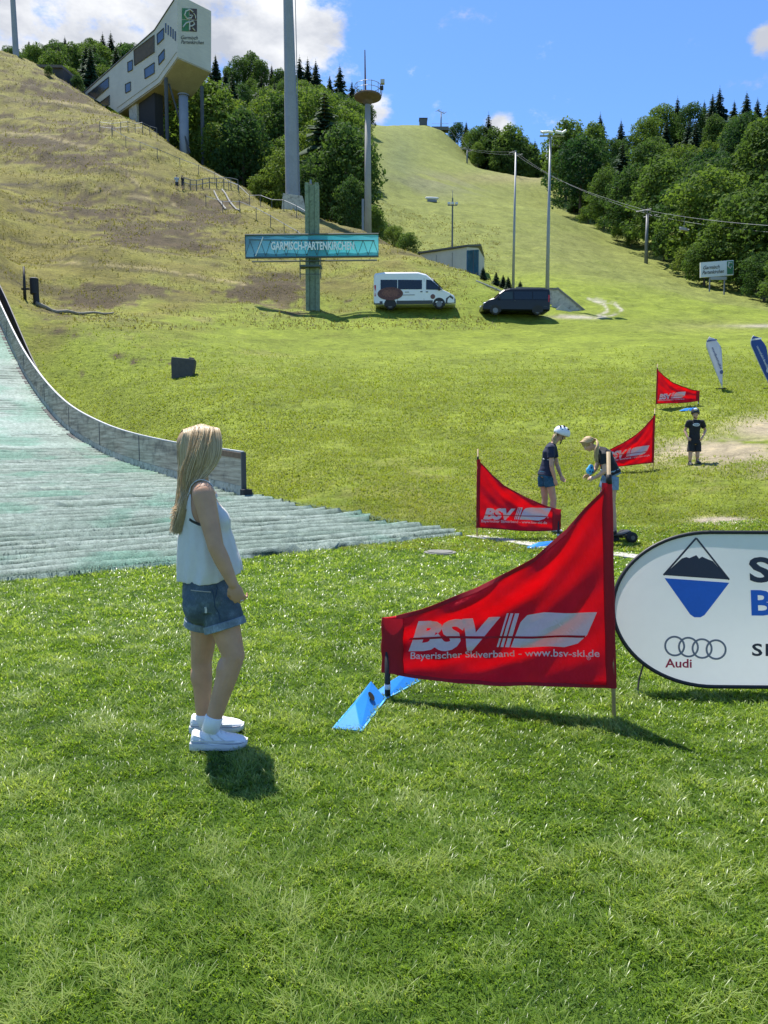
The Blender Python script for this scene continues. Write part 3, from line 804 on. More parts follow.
def slabs():
    m = mat('pale_slab', (.42, .40, .35), .85, .15, 4, wear=(.2, .2, .12))
    q = [(472, 13.1), (510, 12.55), (545, 12.0), (580, 11.6), (612, 11.3), (640, 11.0)]
    for i in range(len(q) - 1):
        a = G(*q[i]); b = G(*q[i + 1]); d = (b - a); d.z = 0; ln = d.length; n = Vector((-d.y, d.x, 0)).normalized() * .17; d = d * .985
        mb = MB(); z0 = Vector((0, 0, .022))
        mb.loft([[a - n - Vector((0, 0, .1)), a + n - Vector((0, 0, .1)), a + n + z0, a - n + z0], [a + d - n - Vector((0, 0, .1)) + Vector((0, 0, b.z - a.z)), a + d + n - Vector((0, 0, .1)) + Vector((0, 0, b.z - a.z)), a + d + n + z0 + Vector((0, 0, b.z - a.z)), a + d - n + z0 + Vector((0, 0, b.z - a.z))]])
        o = mb.build('kerb_slab', m, bevel=.008)
        tag(o, ['pale concrete slab under the tall pole of the second red flag', 'pale concrete slab in the grass below the second red flag', 'pale concrete slab under the blue base by the second flag', 'pale concrete slab behind the big red flag cloth', 'pale concrete slab end beside the pole of the big red flag'][i], 'slab', 'concrete slabs set in the grass')
    b = G(440, 11.4); root = empty('manhole_cover', b, 'round grey manhole cover in the lawn near the tip of the mats', 'manhole cover')
    MB().tube((0, 0, -.05), (0, 0, .03), .2, .19, 28).build('lid', mat('iron_lid', (.15, .15, .13), .7, .2, 12), root)
    MB().tube((0, 0, -.05), (0, 0, .018), .24, .24, 28).build('ring_frame', mat('lid_frame', (.16, .16, .14), .8), root)
slabs()
def board():
    b = G(603, 12.3); root = empty('mountain_board', b, 'black mountain board with fat wheels lying at the feet of the bending girl', 'mountain board', rz=R(4))
    k = mat('tyre_black', (.012, .012, .012), .75, .15, 20, bump=.3, bscale=60)
    pts = [(-.42, .17), (-.3, .12), (0, .1), (.3, .12), (.42, .17)]
    rings = [[Vector((x, -.11, z)), Vector((x, .11, z)), Vector((x, .11, z + .018)), Vector((x, -.11, z + .018))] for x, z in pts]
    MB().loft(rings).build('deck', mat('deck_black', (.02, .02, .025), .4), root)
    for sx in (-1, 1):
        MB().tube((sx * .4, -.17, .1), (sx * .4, .17, .1), .015).build('axle', mat('axle_metal', (.3, .3, .3), .35, metal=.8), root)
        MB().box((sx * .16, 0, .165), (.06, .2, .05)).build('binding', BLACKM, root, bevel=.015)
        for sy in (-1, 1):
            w = MB(); c = []
            rg = [(-.042, .05), (-.037, .076), (-.02, .088), (.02, .088), (.037, .076), (.042, .05)]
            w.loft([[Vector((sx * .4 + r * math.cos(t), sy * .19 + y, .09 + r * math.sin(t))) for t in np.linspace(0, 2 * math.pi, 20, endpoint=False)] for y, r in rg])
            wo = w.build('wheel', k, root, smooth=True)
            MB().tube((sx * .4, sy * .19 - .044, .09), (sx * .4, sy * .19 + .044, .09), .035, .035, 14).build('rim', mat('rim_grey', (.08, .08, .085), .4), wo)
board()
# ------------------------------------------------------------------ people
SKIN = None
def skin_mat(name, c):
    t = NT(name); g = t.coord('Object'); n = t.noise(g, 9, 5, .6); n2 = t.noise(g, 80, 3, .6)
    lo = tuple(x * .86 for x in c); hi = tuple(min(1, x * 1.1) for x in c)
    t.base(t.ramp(n, [(.3, lo), (.7, hi)]), .5, 0, .35)
    t.b.inputs['Subsurface Weight'].default_value = .12; t.b.inputs['Subsurface Radius'].default_value = (.012, .005, .003)
    t.bump(n2, .12, .003); return t.m
SKIN_W = skin_mat('skin_tan', (.54, .30, .18)); SKIN_K = skin_mat('skin_light', (.56, .33, .23))
SHOEW = mat('shoe_white', (.78, .78, .78), .5, .05, 12, bump=.15, bscale=90, bdist=.004)
SOLEW = mat('sole_white', (.56, .56, .55), .55, .06, 10)
SOCK = mat('sock_white', (.8, .8, .8), .85, .05, 10, bump=.3, bscale=120, bdist=.003)

def hand(mb, w, d, pn, k=1.0, side=1, curl=1.0, fs=1.0):
    d = Vector(d).normalized(); pn = Vector(pn); pn = (pn - d * pn.dot(d)).normalized(); lat = d.cross(pn) * side
    w = Vector(w); M = Matrix((d, lat, pn)).transposed()
    mb.ell(w + d * .047 * k, (.055 * k, .041 * k, .0165 * k), M, 16, 10)
    for i, (ln, off) in enumerate(((.064, -.031), (.072, -.0105), (.067, .0105), (.052, .031))):
        b = w + d * (.078 - abs(off) * .25) * k + lat * off * k
        p = b; dirs = []
        for q, (ang, f) in enumerate(((22, .42), (60, .32), (100, .26))):
            a = R(ang * curl + i * 3); dd = d * math.cos(a) + pn * math.sin(a) + lat * off * 2.0 * (1 - q * .3)
            e = p + dd.normalized() * ln * f * k * 1.1
            mb.cap(p, e, (.0087 - q * .0008) * k * fs, (.0079 - q * .0008) * k * fs, 8); p = e
        if i == 2: ringp = (b + (b - w).normalized() * .018 * k, (b - w).normalized())
    b = w + d * .022 * k - lat * .028 * k
    e = b + (d * .62 - lat * .55 + pn * .35).normalized() * .04 * k; mb.cap(b, e, .0125 * k, .0105 * k, 8)
    f = e + (d * .85 - lat * .05 + pn * .5).normalized() * .034 * k; mb.cap(e, f, .0105 * k, .0085 * k, 8)
    return ringp

def ering(c, lat, fwd, a, b, n=28, p=2.0):
    c = Vector(c); out = []
    for t in np.linspace(0, 2 * math.pi, n, endpoint=False):
        ct, st = math.cos(t), math.sin(t)
        out.append(c + lat * a * math.copysign(abs(ct) ** (2 / p), ct) + fwd * b * math.copysign(abs(st) ** (2 / p), st))
    return out
def torso_rings(T, inflate=0.0, t0=0, t1=None):
    return [ering(c, l, f, a + inflate, b + inflate) for (c, l, f, a, b) in T[t0:t1]]
def head(mb, c, fwd, up, k=1.0):
    """skull, jaw, nose, lips, ears"""
    fwd = Vector(fwd).normalized(); up = Vector(up); up = (up - fwd * up.dot(fwd)).normalized(); lat = up.cross(fwd)
    M = Matrix((fwd, lat, up)).transposed(); c = Vector(c)
    def at(x, y, z): return c + (fwd * x + lat * y + up * z) * k
    mb.ell(at(-.012, 0, .028), (.096 * k, .076 * k, .086 * k), M, 20, 14)
    mb.ell(at(.022, 0, -.03), (.068 * k, .062 * k, .082 * k), M, 20, 14)
    mb.cap(at(.05, 0, -.085), at(.06, 0, -.088), .026 * k, .022 * k, 10)
    mb.cap(at(.083, 0, .012), at(.104, 0, -.028), .009 * k, .0135 * k, 8)
    mb.cap(at(.083, -.012, -.056), at(.083, .012, -.056), .0085 * k, .0085 * k, 8)
    mb.cap(at(.075, -.04, .02), at(.075, .04, .02), .012 * k, .012 * k, 8)
    for s in (-1, 1): mb.ell(at(-.008, s * .077, -.012), (.018 * k, .009 * k, .031 * k), M, 10, 8)
    return at
def face_parts(at, root, k=1.0):
    for s in (-1, 1):
        e = MB().ell(at(.081, s * .031, .004), (.011 * k, .012 * k, .008 * k), None, 10, 8).build('eye', mat('eye_white', (.7, .68, .66), .3, .02), root, smooth=True)
        MB().ell(at(.0885, s * .031, .004), (.005 * k, .0055 * k, .0055 * k), None, 8, 6).build('iris', mat('iris', (.03, .04, .05), .2), e, smooth=True)
    MB().ell(at(.0895, 0, -.056), (.006 * k, .021 * k, .007 * k), None, 10, 8).build('mouth', mat('lips', (.42, .14, .12), .45), root, smooth=True)
def sneaker(root, heel, d, L, up_m, sole_m, hi=.085, name='sneaker', lace=True, shoe_panel=None):
    """heel = ground point under the heel, d = heading"""
    d = Vector(d).normalized(); lat = Vector((-d.y, d.x, 0)).normalized(); up = d.cross(lat) if d.cross(lat).z > 0 else lat.cross(d); heel = Vector(heel)
    prof = [(0, .026, .058), (.02, .033, .086), (.06, .038, .094), (.16, .039, .082), (.26, .040, .088), (.33, .042, .108), (.42, .043, .098), (.54, .046, .082), (.66, .049, .068), (.80, .049, .060), (.91, .041, .053), (.975, .028, .044), (1, .016, .034)]
    k = L / .27; rings = []
    for t, w, h in prof:
        c = heel + d * t * L; r = []
        for a in np.linspace(0, 2 * math.pi, 20, endpoint=False):
            ca, sa = math.cos(a), math.sin(a)
            z = .022 + (h - .022) * (.5 + .5 * sa) if sa > -.2 else .022 * (1 + sa) / .8
            ww = w * (abs(ca) ** .75) * (1 if sa < .2 else 1 - .28 * (sa - .2) / .8)
            r.append(c + lat * math.copysign(ww, ca) * k + up * z * k)
        rings.append(r)
    ob = MB().loft(rings).build(name, up_m, root, smooth=True)
    rings = []
    for t, w, h in [(-.02, .024, 0)] + prof[1:-1] + [(1.015, .018, 0)]:
        c = heel + d * t * L; w = (w + .007) * k
        lift = .012 * max(0, (t - .75) / .25) ** 2; hh = .036 - .010 * t + .003 * math.sin(11 * t)
        rings.append([c - lat * w + up * lift * k, c + lat * w + up * lift * k, c + lat * (w + .003) + up * (lift + hh * .5) * k, c + lat * w + up * (hh + lift) * k, c - lat * w + up * (hh + lift) * k, c - lat * (w + .003) + up * (lift + hh * .5) * k])
    MB().loft(rings).build('sole', sole_m, ob, bevel=.003)
    if lace:
        c = heel + d * .36 * L; MB().path([c + up * .085 * k, c + up * .122 * k - d * .012 * k, c + up * .134 * k - d * .02 * k], [.02 * k, .021 * k, .014 * k], 10).build('tongue', up_m, ob, smooth=True)
    if lace:   # grey lines imitating shading and the dark recess above the sole, heel tab and bow
        def side(t, z, sgn, off=.002):
            w = float(np.interp(t, [p[0] for p in prof], [p[1] for p in prof])); h = float(np.interp(t, [p[0] for p in prof], [p[2] for p in prof])); sa = max(-1, min(1, (z - .022) / (h - .022) * 2 - 1))
            ww = w * (math.sqrt(max(.01, 1 - sa * sa)) ** .75) * (1 if sa < .2 else 1 - .28 * (sa - .2) / .8); return heel + d * t * L + lat * sgn * (ww + off) * k + up * z * k
        PS = mat('recess_shoe', (.42, .42, .45), .6, .08, 12); P2 = mat('shading_shoe', (.66, .66, .68), .55, .05, 12)
        for sgn in (-1, 1):
            for pts, r_ in (([(.03, .05), (.2, .052), (.34, .046), (.5, .05), (.66, .047), (.8, .046)], .0032), ([(.06, .075), (.16, .066), (.26, .052)], .003), ([(.30, .092), (.36, .07), (.42, .052)], .003), ([(.44, .085), (.52, .066), (.62, .050)], .003)):
                MB().path([side(t, z, sgn) for t, z in pts], r_ * k, 6).build('shading_line', P2, ob, smooth=True)
            MB().path([side(t, .041 - .008 * t, sgn, .0045) for t in np.linspace(.02, .96, 12)], .0028 * k, 6).build('recess_line', PS, ob, smooth=True)
        for sgn in (-1, 1):
            c = heel + d * .37 * L + up * .118 * k; MB().path([c, c + lat * sgn * .03 * k + up * .012 * k, c + lat * sgn * .042 * k - up * .01 * k + d * .012, c + d * .01], .003 * k, 6).build('lace', mat('lace_white', (.62, .62, .63), .8), ob, smooth=True)
    if lace:
        for i in range(4):
            t = .40 + .075 * i; c = heel + d * t * L + up * (.108 - .013 * i) * k
            MB().path([c - lat * .022 * k - up * .008, c + up * .004, c + lat * .022 * k - up * .008], .0035 * k, 6).build('lace', mat('lace_white', (.8, .8, .8), .8), ob, smooth=True)
    return ob
def strands(name, guides, m, parent, rad, nseg=14, seed=1, jit=.004):
    """each guide: list of control points; a thin tapering lock along a smooth curve"""
    r = np.random.RandomState(seed); V = []; Fq = []; T = []
    for gd in guides:
        g = np.array([tuple(p) for p in gd]); u = np.linspace(0, len(g) - 1, nseg); pts = []
        for t in u:
            i = int(min(math.floor(t), len(g) - 2)); f = t - i
            p0, p1, p2, p3 = g[max(i - 1, 0)], g[i], g[i + 1], g[min(i + 2, len(g) - 1)]
            pts.append(.5 * ((2 * p1) + (-p0 + p2) * f + (2 * p0 - 5 * p1 + 4 * p2 - p3) * f * f + (-p0 + 3 * p1 - 3 * p2 + p3) * f ** 3))
        pts = np.array(pts) + np.outer(np.linspace(0, 1, nseg), r.randn(3) * jit)
        tg = np.gradient(pts, axis=0); tg /= np.linalg.norm(tg, axis=1)[:, None] + 1e-9
        ref = np.array([.3, -.9, .2]); s1 = np.cross(tg, ref); s1 /= np.linalg.norm(s1, axis=1)[:, None] + 1e-9; s2 = np.cross(tg, s1)
        tone = r.rand(); rd = rad * (.7 + .6 * r.rand()); base = len(V)
        for i in range(nseg):
            q = rd * (1.0 if i < nseg - 3 else (nseg - i) / 3.5)
            for a in range(4):
                ca, sa = math.cos(a * math.pi / 2), math.sin(a * math.pi / 2)
                V.append(pts[i] + s1[i] * ca * q + s2[i] * sa * q * .7); T.append(tone)
        for i in range(nseg - 1):
            for a in range(4):
                b = (a + 1) % 4; Fq.append((base + i * 4 + a, base + i * 4 + b, base + i * 4 + 4 + b, base + i * 4 + 4 + a))
    return np_mesh(name, np.array(V), np.array(Fq), m, parent, True, {'tone': np.array(T)})
def hair_mat(name, c1, c2):
    t = NT(name); a = t.new('ShaderNodeAttribute', attribute_name='tone'); n = t.noise(t.coord('Object', (60, 60, 4)), 3, 3, .6)
    f = t.math('ADD', t.math('MULTIPLY', a.outputs['Fac'], .6), t.math('MULTIPLY', n, .4))
    t.base(t.ramp(f, [(.15, c1), (.8, c2)]), .42, 0, .4); return t.m
BLOND = hair_mat('hair_blond', (.36, .25, .125), (.66, .50, .29))
DENIM = None
def denim(name, c):
    t = NT(name); g = t.coord('Object'); n = t.noise(g, 14, 5, .65); w = t.noise(t.coord('Object', (1, 1, .15)), 420, 2, .5)
    f = t.math('ADD', t.math('MULTIPLY', n, .7), t.math('MULTIPLY', w, .3))
    t.base(t.ramp(f, [(.32, tuple(x * .55 for x in c)), (.52, c), (.72, tuple(min(1, x * 1.9 + .03) for x in c))]), .85, 0, .2); t.bump(f, .4, .006); return t.m

def leg(mb, hip, kn, an, r):
    hip, kn, an = Vector(hip), Vector(kn), Vector(an)
    mb.cap(hip, kn, r[0], r[1]); m = kn.lerp(an, .33); mb.cap(kn, m, r[1], r[2]); mb.cap(m, kn.lerp(an, .62), r[2], (r[2] + r[3]) / 2); mb.cap(kn.lerp(an, .62), an, (r[2] + r[3]) / 2, r[3])

def woman():
    root = empty('person', P(213, 742, 4.04).to_2d().to_3d(), 'woman with long blond hair, white tank top and denim shorts standing on the lawn', 'person')
    o = root.location
    def L(px, py, d): return P(px, py, d) - o
    F_ = Vector((math.cos(R(12)), math.sin(R(12)), 0)); LT = Vector((-F_.y, F_.x, 0)); UP = Vector((0, 0, 1))
    hc = L(199.5, 450, 4.03); nb = L(200, 486, 4.03)
    shR = L(203.5, 494, 3.87); elR = L(215.5, 546, 3.82); wrR = L(233, 584, 3.83)
    shL = nb + LT * .165 + Vector((.01, 0, -.045)); elL = shL + Vector((.03, .04, -.28)); wrL = elL + Vector((.07, -.03, -.22))
    hipR = L(221, 612, 3.98); knR = L(233.5, 655, 3.95); anR = L(213.5, 719, 3.93)
    hipL = L(206, 612, 4.12); knL = L(201.5, 660, 4.15); anL = L(203.5, 716, 4.16)
    def xc(z): return float(np.interp(z, [.7, .8, .95, 1.2, 1.4], [.0, -.01, -.025, -.035, -.05]))
    T = []
    for z, a, b in [(.70, .11, .09), (.76, .165, .115), (.84, .168, .12), (.92, .145, .10), (.99, .128, .088), (1.08, .132, .09), (1.18, .145, .10), (1.27, .15, .10), (1.33, .14, .082), (1.375, .10, .06), (1.41, .055, .052)]:
        T.append((Vector((xc(z), 0, z)), LT, F_, a, b))
    mb = MB(); mb.loft(torso_rings(T))
    for s in (-1, 1): mb.ell(Vector((xc(1.2), 0, 1.205)) + F_ * .075 + LT * s * .07, (.06, .065, .062))
    for s in (-1, 1): mb.ell(Vector((xc(.8), 0, .80)) - F_ * .03 + LT * s * .07, (.065, .075, .08))
    mb.cap(nb - Vector((0, 0, .03)), hc + Vector((-.015, 0, -.07)), .052, .05)
    HF = (F_ * .9 + Vector((.05, .25, -.06))).normalized()
    at = head(mb, hc + UP * .0, HF, UP, 1.0)
    mb.cap(T[9][0] + Vector((0, 0, -.01)), shR + UP * .012, .05, .05); mb.cap(T[9][0], shL + UP * .012, .05, .05)
    for sh, el, wr in ((shR, elR, wrR), (shL, elL, wrL)):
        mb.cap(sh, sh.lerp(el, .4), .058, .051); mb.cap(sh.lerp(el, .4), el, .051, .041); mb.cap(el, el.lerp(wr, .35), .041, .041); mb.cap(el.lerp(wr, .35), wr, .041, .0265)
    dR = (wrR - elR).normalized() + Vector((.0, 0, -.22)); rp = hand(mb, wrR, dR, Vector((.25, .85, -.1)), 1.0, 1, 1.5)
    dL = (wrL - elL).normalized(); hand(mb, wrL, dL, Vector((.3, -.85, -.2)), 1.0, -1, 1.0)
    leg(mb, hipR, knR, anR, (.088, .059, .058, .041)); leg(mb, hipL, knL, anL, (.086, .057, .056, .041))
    mb.ell(knR.lerp(anR, .27) - F_ * .012, (.052, .054, .09)); mb.ell(knL.lerp(anL, .27) - F_ * .014, (.05, .052, .09)); mb.ell(knR + F_ * .018, (.042, .042, .05))
    body = voxel(mb, 'body', SKIN_W, root, .0048, 5, .5)
    face_parts(at, root)
    bv = BVHTree.FromPolygons([v.co for v in body.data.vertices], [tuple(p.vertices) for p in body.data.polygons])
    # ---- tank top: a loose shell, hem lower at the back, flaring at the front
    TK = mat('tank_white', (.87, .85, .82), .75, .03, 5, transl=.34, bump=.35, bscale=14, bdist=.012)
    prof = [(.885, -.155, .150, .165), (.93, -.158, .172, .168), (.98, -.160, .170, .168), (1.05, -.163, .145, .165), (1.12, -.160, .128, .158), (1.19, -.152, .110, .150), (1.25, -.14, .088, .142), (1.30, -.12, .06, .13), (1.36, -.09, .03, .11)]
    pz = [q[0] for q in prof]; n = 96; m_ = 22; rings = []
    for i in range(m_):
        ring = []
        for t in np.linspace(0, 2 * math.pi, n, endpoint=False):
            ca, sa = math.cos(t), math.sin(t); aa = abs(ca)
            # neckline, straps and armholes as one wavy upper edge
            zt = float(np.interp(aa, [0, .36, .60, .70, .80, .91, 1], ([1.27, 1.285, 1.36, 1.374, 1.37, 1.325, 1.24] if sa > 0 else [1.30, 1.31, 1.355, 1.368, 1.335, 1.235, 1.195])))
            zh = .887 + (.055 * max(0, sa) ** 1.5)
            f = i / (m_ - 1); z = zh + (zt - zh) * f
            xb, xf, hw = (float(np.interp(z, pz, [q[k] for q in prof])) for k in (1, 2, 3))
            b = (xf - xb) / 2; cx = (xf + xb) / 2; loose = 1 - f
            fl = (.009 * math.sin(5 * t + 1.3 + z * 3) + .007 * math.sin(11 * t + z * 16) + .005 * math.sin(23 * t - z * 9)) * loose ** .7
            q = Vector((cx, 0, z)) + F_ * (b + fl) * sa + LT * (hw + fl) * ca
            c0 = Vector((xc(z), 0, z)); dr = (q - c0); r0 = dr.length; dr.normalize()
            if z > 1.0:
                hit = bv.ray_cast(c0, dr)
                if hit[0] is not None:
                    rb = min(hit[3], .22) + .007 + .015 * max(0, sa) * float(sstep(1.30 - z, 0, .06)); k = float(sstep(z, 1.12, 1.26)); r1 = max(r0, rb) if not (aa > .86 and z > 1.17) else rb
                    r0 = r1 * (1 - k) + rb * k if z > 1.12 else max(r0, rb if rb < .2 else r0)
            ring.append(c0 + dr * r0)
        rings.append(ring)
    # smooth the projected shell a little
    for _ in range(2):
        rings = [rings[0]] + [[(rings[i][j] * 2 + rings[i][j - 1] + rings[i][(j + 1) % n] + rings[i - 1][j] + rings[min(i + 1, m_ - 1)][j]) / 6 for j in range(n)] for i in range(1, m_)]
    tk = MB().loft(rings, False).build('tank_top', TK, root, smooth=True)
    sdm = tk.modifiers.new('s', 'SOLIDIFY'); sdm.thickness = .003; sm = tk.modifiers.new('u', 'SUBSURF'); sm.levels = 1; sm.render_levels = 1
    def band(name, ctrl, widths, m, off, par):
        pts = []; nr = []
        g = [Vector(c) for c in ctrl]; N_ = 26
        for k in range(N_):
            t = k / (N_ - 1) * (len(g) - 1); i = min(int(t), len(g) - 2); q = g[i].lerp(g[i + 1], t - i)
            loc, nrm, _, _ = bv.find_nearest(q); pts.append(loc + nrm * off); nr.append(nrm)
        for _ in range(3):
            pts = [pts[0]] + [(pts[k - 1] + pts[k] * 2 + pts[k + 1]) / 4 for k in range(1, N_ - 1)] + [pts[-1]]
        rr = []
        for k in range(N_):
            tg = (pts[min(k + 1, N_ - 1)] - pts[max(k - 1, 0)]).normalized(); sd = tg.cross(nr[k]).normalized(); w = float(np.interp(k / (N_ - 1), np.linspace(0, 1, len(widths)), widths)) / 2
            rr.append([pts[k] - sd * w, pts[k] + sd * w, pts[k] + sd * w + nr[k] * .004, pts[k] - sd * w + nr[k] * .004])
        return MB().loft(rr).build(name, m, par, smooth=False)
    for s in (-1, 1):
        c0 = Vector((xc(1.27), 0, 1.27))
        band('strap', [c0 + F_ * .09 + LT * s * .10 + UP * .05, c0 + F_ * .05 + LT * s * .102 + UP * .12, c0 + F_ * .0 + LT * s * .10 + UP * .15, c0 - F_ * .05 + LT * s * .09 + UP * .12, c0 - F_ * .10 + LT * s * .08 + UP * .05], [.085, .065, .05, .05, .07], TK, .0075, tk)
        c1 = Vector((xc(1.2), 0, 1.2))
        band('bra_edge', [c1 + LT * s * .16 + F_ * .06 + UP * .01, c1 + LT * s * .17 + UP * -.01, c1 + LT * s * .15 - F_ * .08 + UP * .02], [.008, .013, .014], BLACKM, .003, body)
    # ---- denim shorts
    DN = denim('denim_blue', (.085, .118, .14))
    sb = MB()
    rg = [(.74, .172, .128), (.80, .184, .137), (.86, .176, .128), (.905, .158, .112)]
    sb.loft([ering(Vector((xc(z) + .002, 0, z)), LT, F_, a, b) for z, a, b in rg])
    for s in (-1, 1): sb.ell(Vector((xc(.79), 0, .775)) - F_ * .045 + LT * s * .075, (.088, .095, .115))
    for hip, kn, s in ((hipR, knR, -1), (hipL, knL, 1)):
        ax = (kn - hip).normalized(); h0 = hip - ax * .06; h1 = hip + ax * (.085 if s < 0 else .075)
        f2 = (F_ - ax * F_.dot(ax)).normalized(); l2 = f2.cross(ax) * -1
        sb.loft([ering(h0, l2, f2, .095, .105), ering(hip, l2, f2, .1, .108), ering(h1, l2, f2, .104, .107)])
    sh = voxel(sb, 'denim_shorts', DN, root, .006, 3, .5)
    for hip, kn, s in ((hipR, knR, -1), (hipL, knL, 1)):
        ax = (kn - hip).normalized(); f2 = (F_ - ax * F_.dot(ax)).normalized(); l2 = f2.cross(ax) * -1; h1 = hip + ax * (.085 if s < 0 else .075)
        rs = [ering(h1 - ax * .034, l2, f2, .107, .109), ering(h1 - ax * .03, l2, f2, .110, .112), ering(h1 + ax * .003, l2, f2, .1105, .1125), ering(h1 + ax * .006, l2, f2, .106, .108)]
        MB().loft(rs, False).build('cuff', denim('denim_cuff', (.21, .26, .29)), sh, smooth=False)
    # seam and pocket stitching, frayed spot
    sbv = BVHTree.FromPolygons([v.co for v in sh.data.vertices], [tuple(p.vertices) for p in sh.data.polygons])
    def stitch(pts, name='seam', m=mat('thread', (.45, .42, .36), .8), w=.0025):
        q = []
        for p in pts:
            for p2 in [Vector(p)]:
                loc, nrm, _, _ = sbv.find_nearest(p2); q.append(loc + nrm * .0015)
        MB().path(q, w, 5).build(name, m, sh)
    def PL(px, py): return L(px, py, 3.85)
    stitch([PL(184 + i * 2.5, 590 + (i * .18)) for i in range(12)]); stitch([PL(214 + i * .7, 588 + i * 4.2) for i in range(9)], m=mat('seam_dark', (.03, .06, .10), .9)); stitch([PL(225 - i * .9, 580 + i * 2.5) for i in range(8)], m=MATS['seam_dark'])
    stitch([PL(205, 608), PL(205.5, 611), PL(205.3, 615)], 'frayed_spot', mat('fray', (.6, .6, .58), .9), .006)
    # ---- socks and shoes
    for an, kn, hx in ((anR, knR, L(191.5, 748.5, 3.925)), (anL, knL, L(191, 733, 4.16))):
        ax = (kn - an).normalized()
        MB().path([an - ax * .065, an - ax * .01, an + ax * .012, an + ax * .016], [.046, .046, .0465, .044], 18).build('sock', SOCK, root, smooth=True)
        sneaker(root, Vector((hx.x, hx.y, 0.012)), (F_ * 1 + Vector((0, -.13, 0))).normalized(), .288, SHOEW, SOLEW)
    # ring on the finger
    ra = rp[1].orthogonal().normalized(); rb_ = rp[1].cross(ra)
    MB().path([rp[0] + (ra * math.cos(t) + rb_ * math.sin(t)) * .0098 for t in np.linspace(0, 6.28, 14)], .0022, 6).build('finger_ring', mat('silver', (.8, .8, .8), .2, .02, metal=1), root, smooth=True)
    # ---- hair
    H0 = hc; gds = []; r = random.Random(4)
    hf = Vector((HF.x, HF.y, 0)).normalized(); hl = Vector((-hf.y, hf.x, 0))
    def hp(x, y, z): return H0 + hf * x + hl * y + UP * z
    for i in range(2800):
        s = -1 if r.random() < .62 else 1; f = r.random(); lay = r.random() * .014; fl = 1.0 if s < 0 else .62
        # f=0 front lock, f=1 back of the head
        top = hp(.085 - .16 * f + r.uniform(-.01, .01), s * .006, .130 - .026 * abs(f - .45) * 2 + lay * .4)
        s1 = hp(.096 - .19 * f, s * (.054 + .012 * (1 - abs(2 * f - 1))), .100 + lay * .5 - .03 * f * f)
        s2 = hp(.096 - .205 * f - .0, fl * s * (.088 + lay * .6) * math.sqrt(max(.05, 1 - (max(0, f - .55) / .48) ** 2)), .015 - .01 * f)
        s3 = hp(.066 - .172 * f, fl * s * (.086 + lay) * math.sqrt(max(.04, 1 - (max(0, f - .5) / .52) ** 2)), -.075)
        s4 = hp(-.02 - .082 * f + r.uniform(-.012, .012), fl * s * (.082 - .04 * f) + r.uniform(-.012, .012), -.17)
        s5 = hp(-.07 - .045 * f + r.uniform(-.012, .012), s * .055 * r.random() - .03, -.28 + r.uniform(-.02, .02))
        s6 = hp(-.118 - .045 * f * r.random() + r.uniform(-.012, .012), -.03 + s * .03 * r.random(), -.43 + (r.random() ** 2) * .13 + .02 * (1 - f))
        gds.append([top, s1, s2, s3, s4, s5, s6])
    for i in range(90):   # thin wisps
        x = r.uniform(-.03, .07); a = hp(x, r.uniform(-.05, .05), .12); gds.append([a, a + Vector((r.uniform(-.01, .01), -.05, -.04)), a + Vector((-.02, -.085, -.14)), a + Vector((-.06, -.08, -.25)), hp(-.1 + r.uniform(-.03, .03), -.04, -.3)])
    hb = MB(); hb.ell(hp(-.012, 0, .03), (.108, .088, .094)); hb.cap(hp(-.03, 0, -.02), hp(-.045, 0, -.11), .08, .07); hb.cap(hp(-.045, 0, -.12), hp(-.09, -.02, -.28), .055, .03); hb.cap(hp(-.09, -.02, -.28), hp(-.11, -.025, -.35), .03, .014)
    hcap = voxel(hb, 'hair', mat('hair_under', (.34, .23, .12), .6, .2, 30, stretch=(4, 4, .3)), root, .008, 6)
    strands('hair_locks', gds, BLOND, hcap, .0019, 15, jit=.003)
woman()

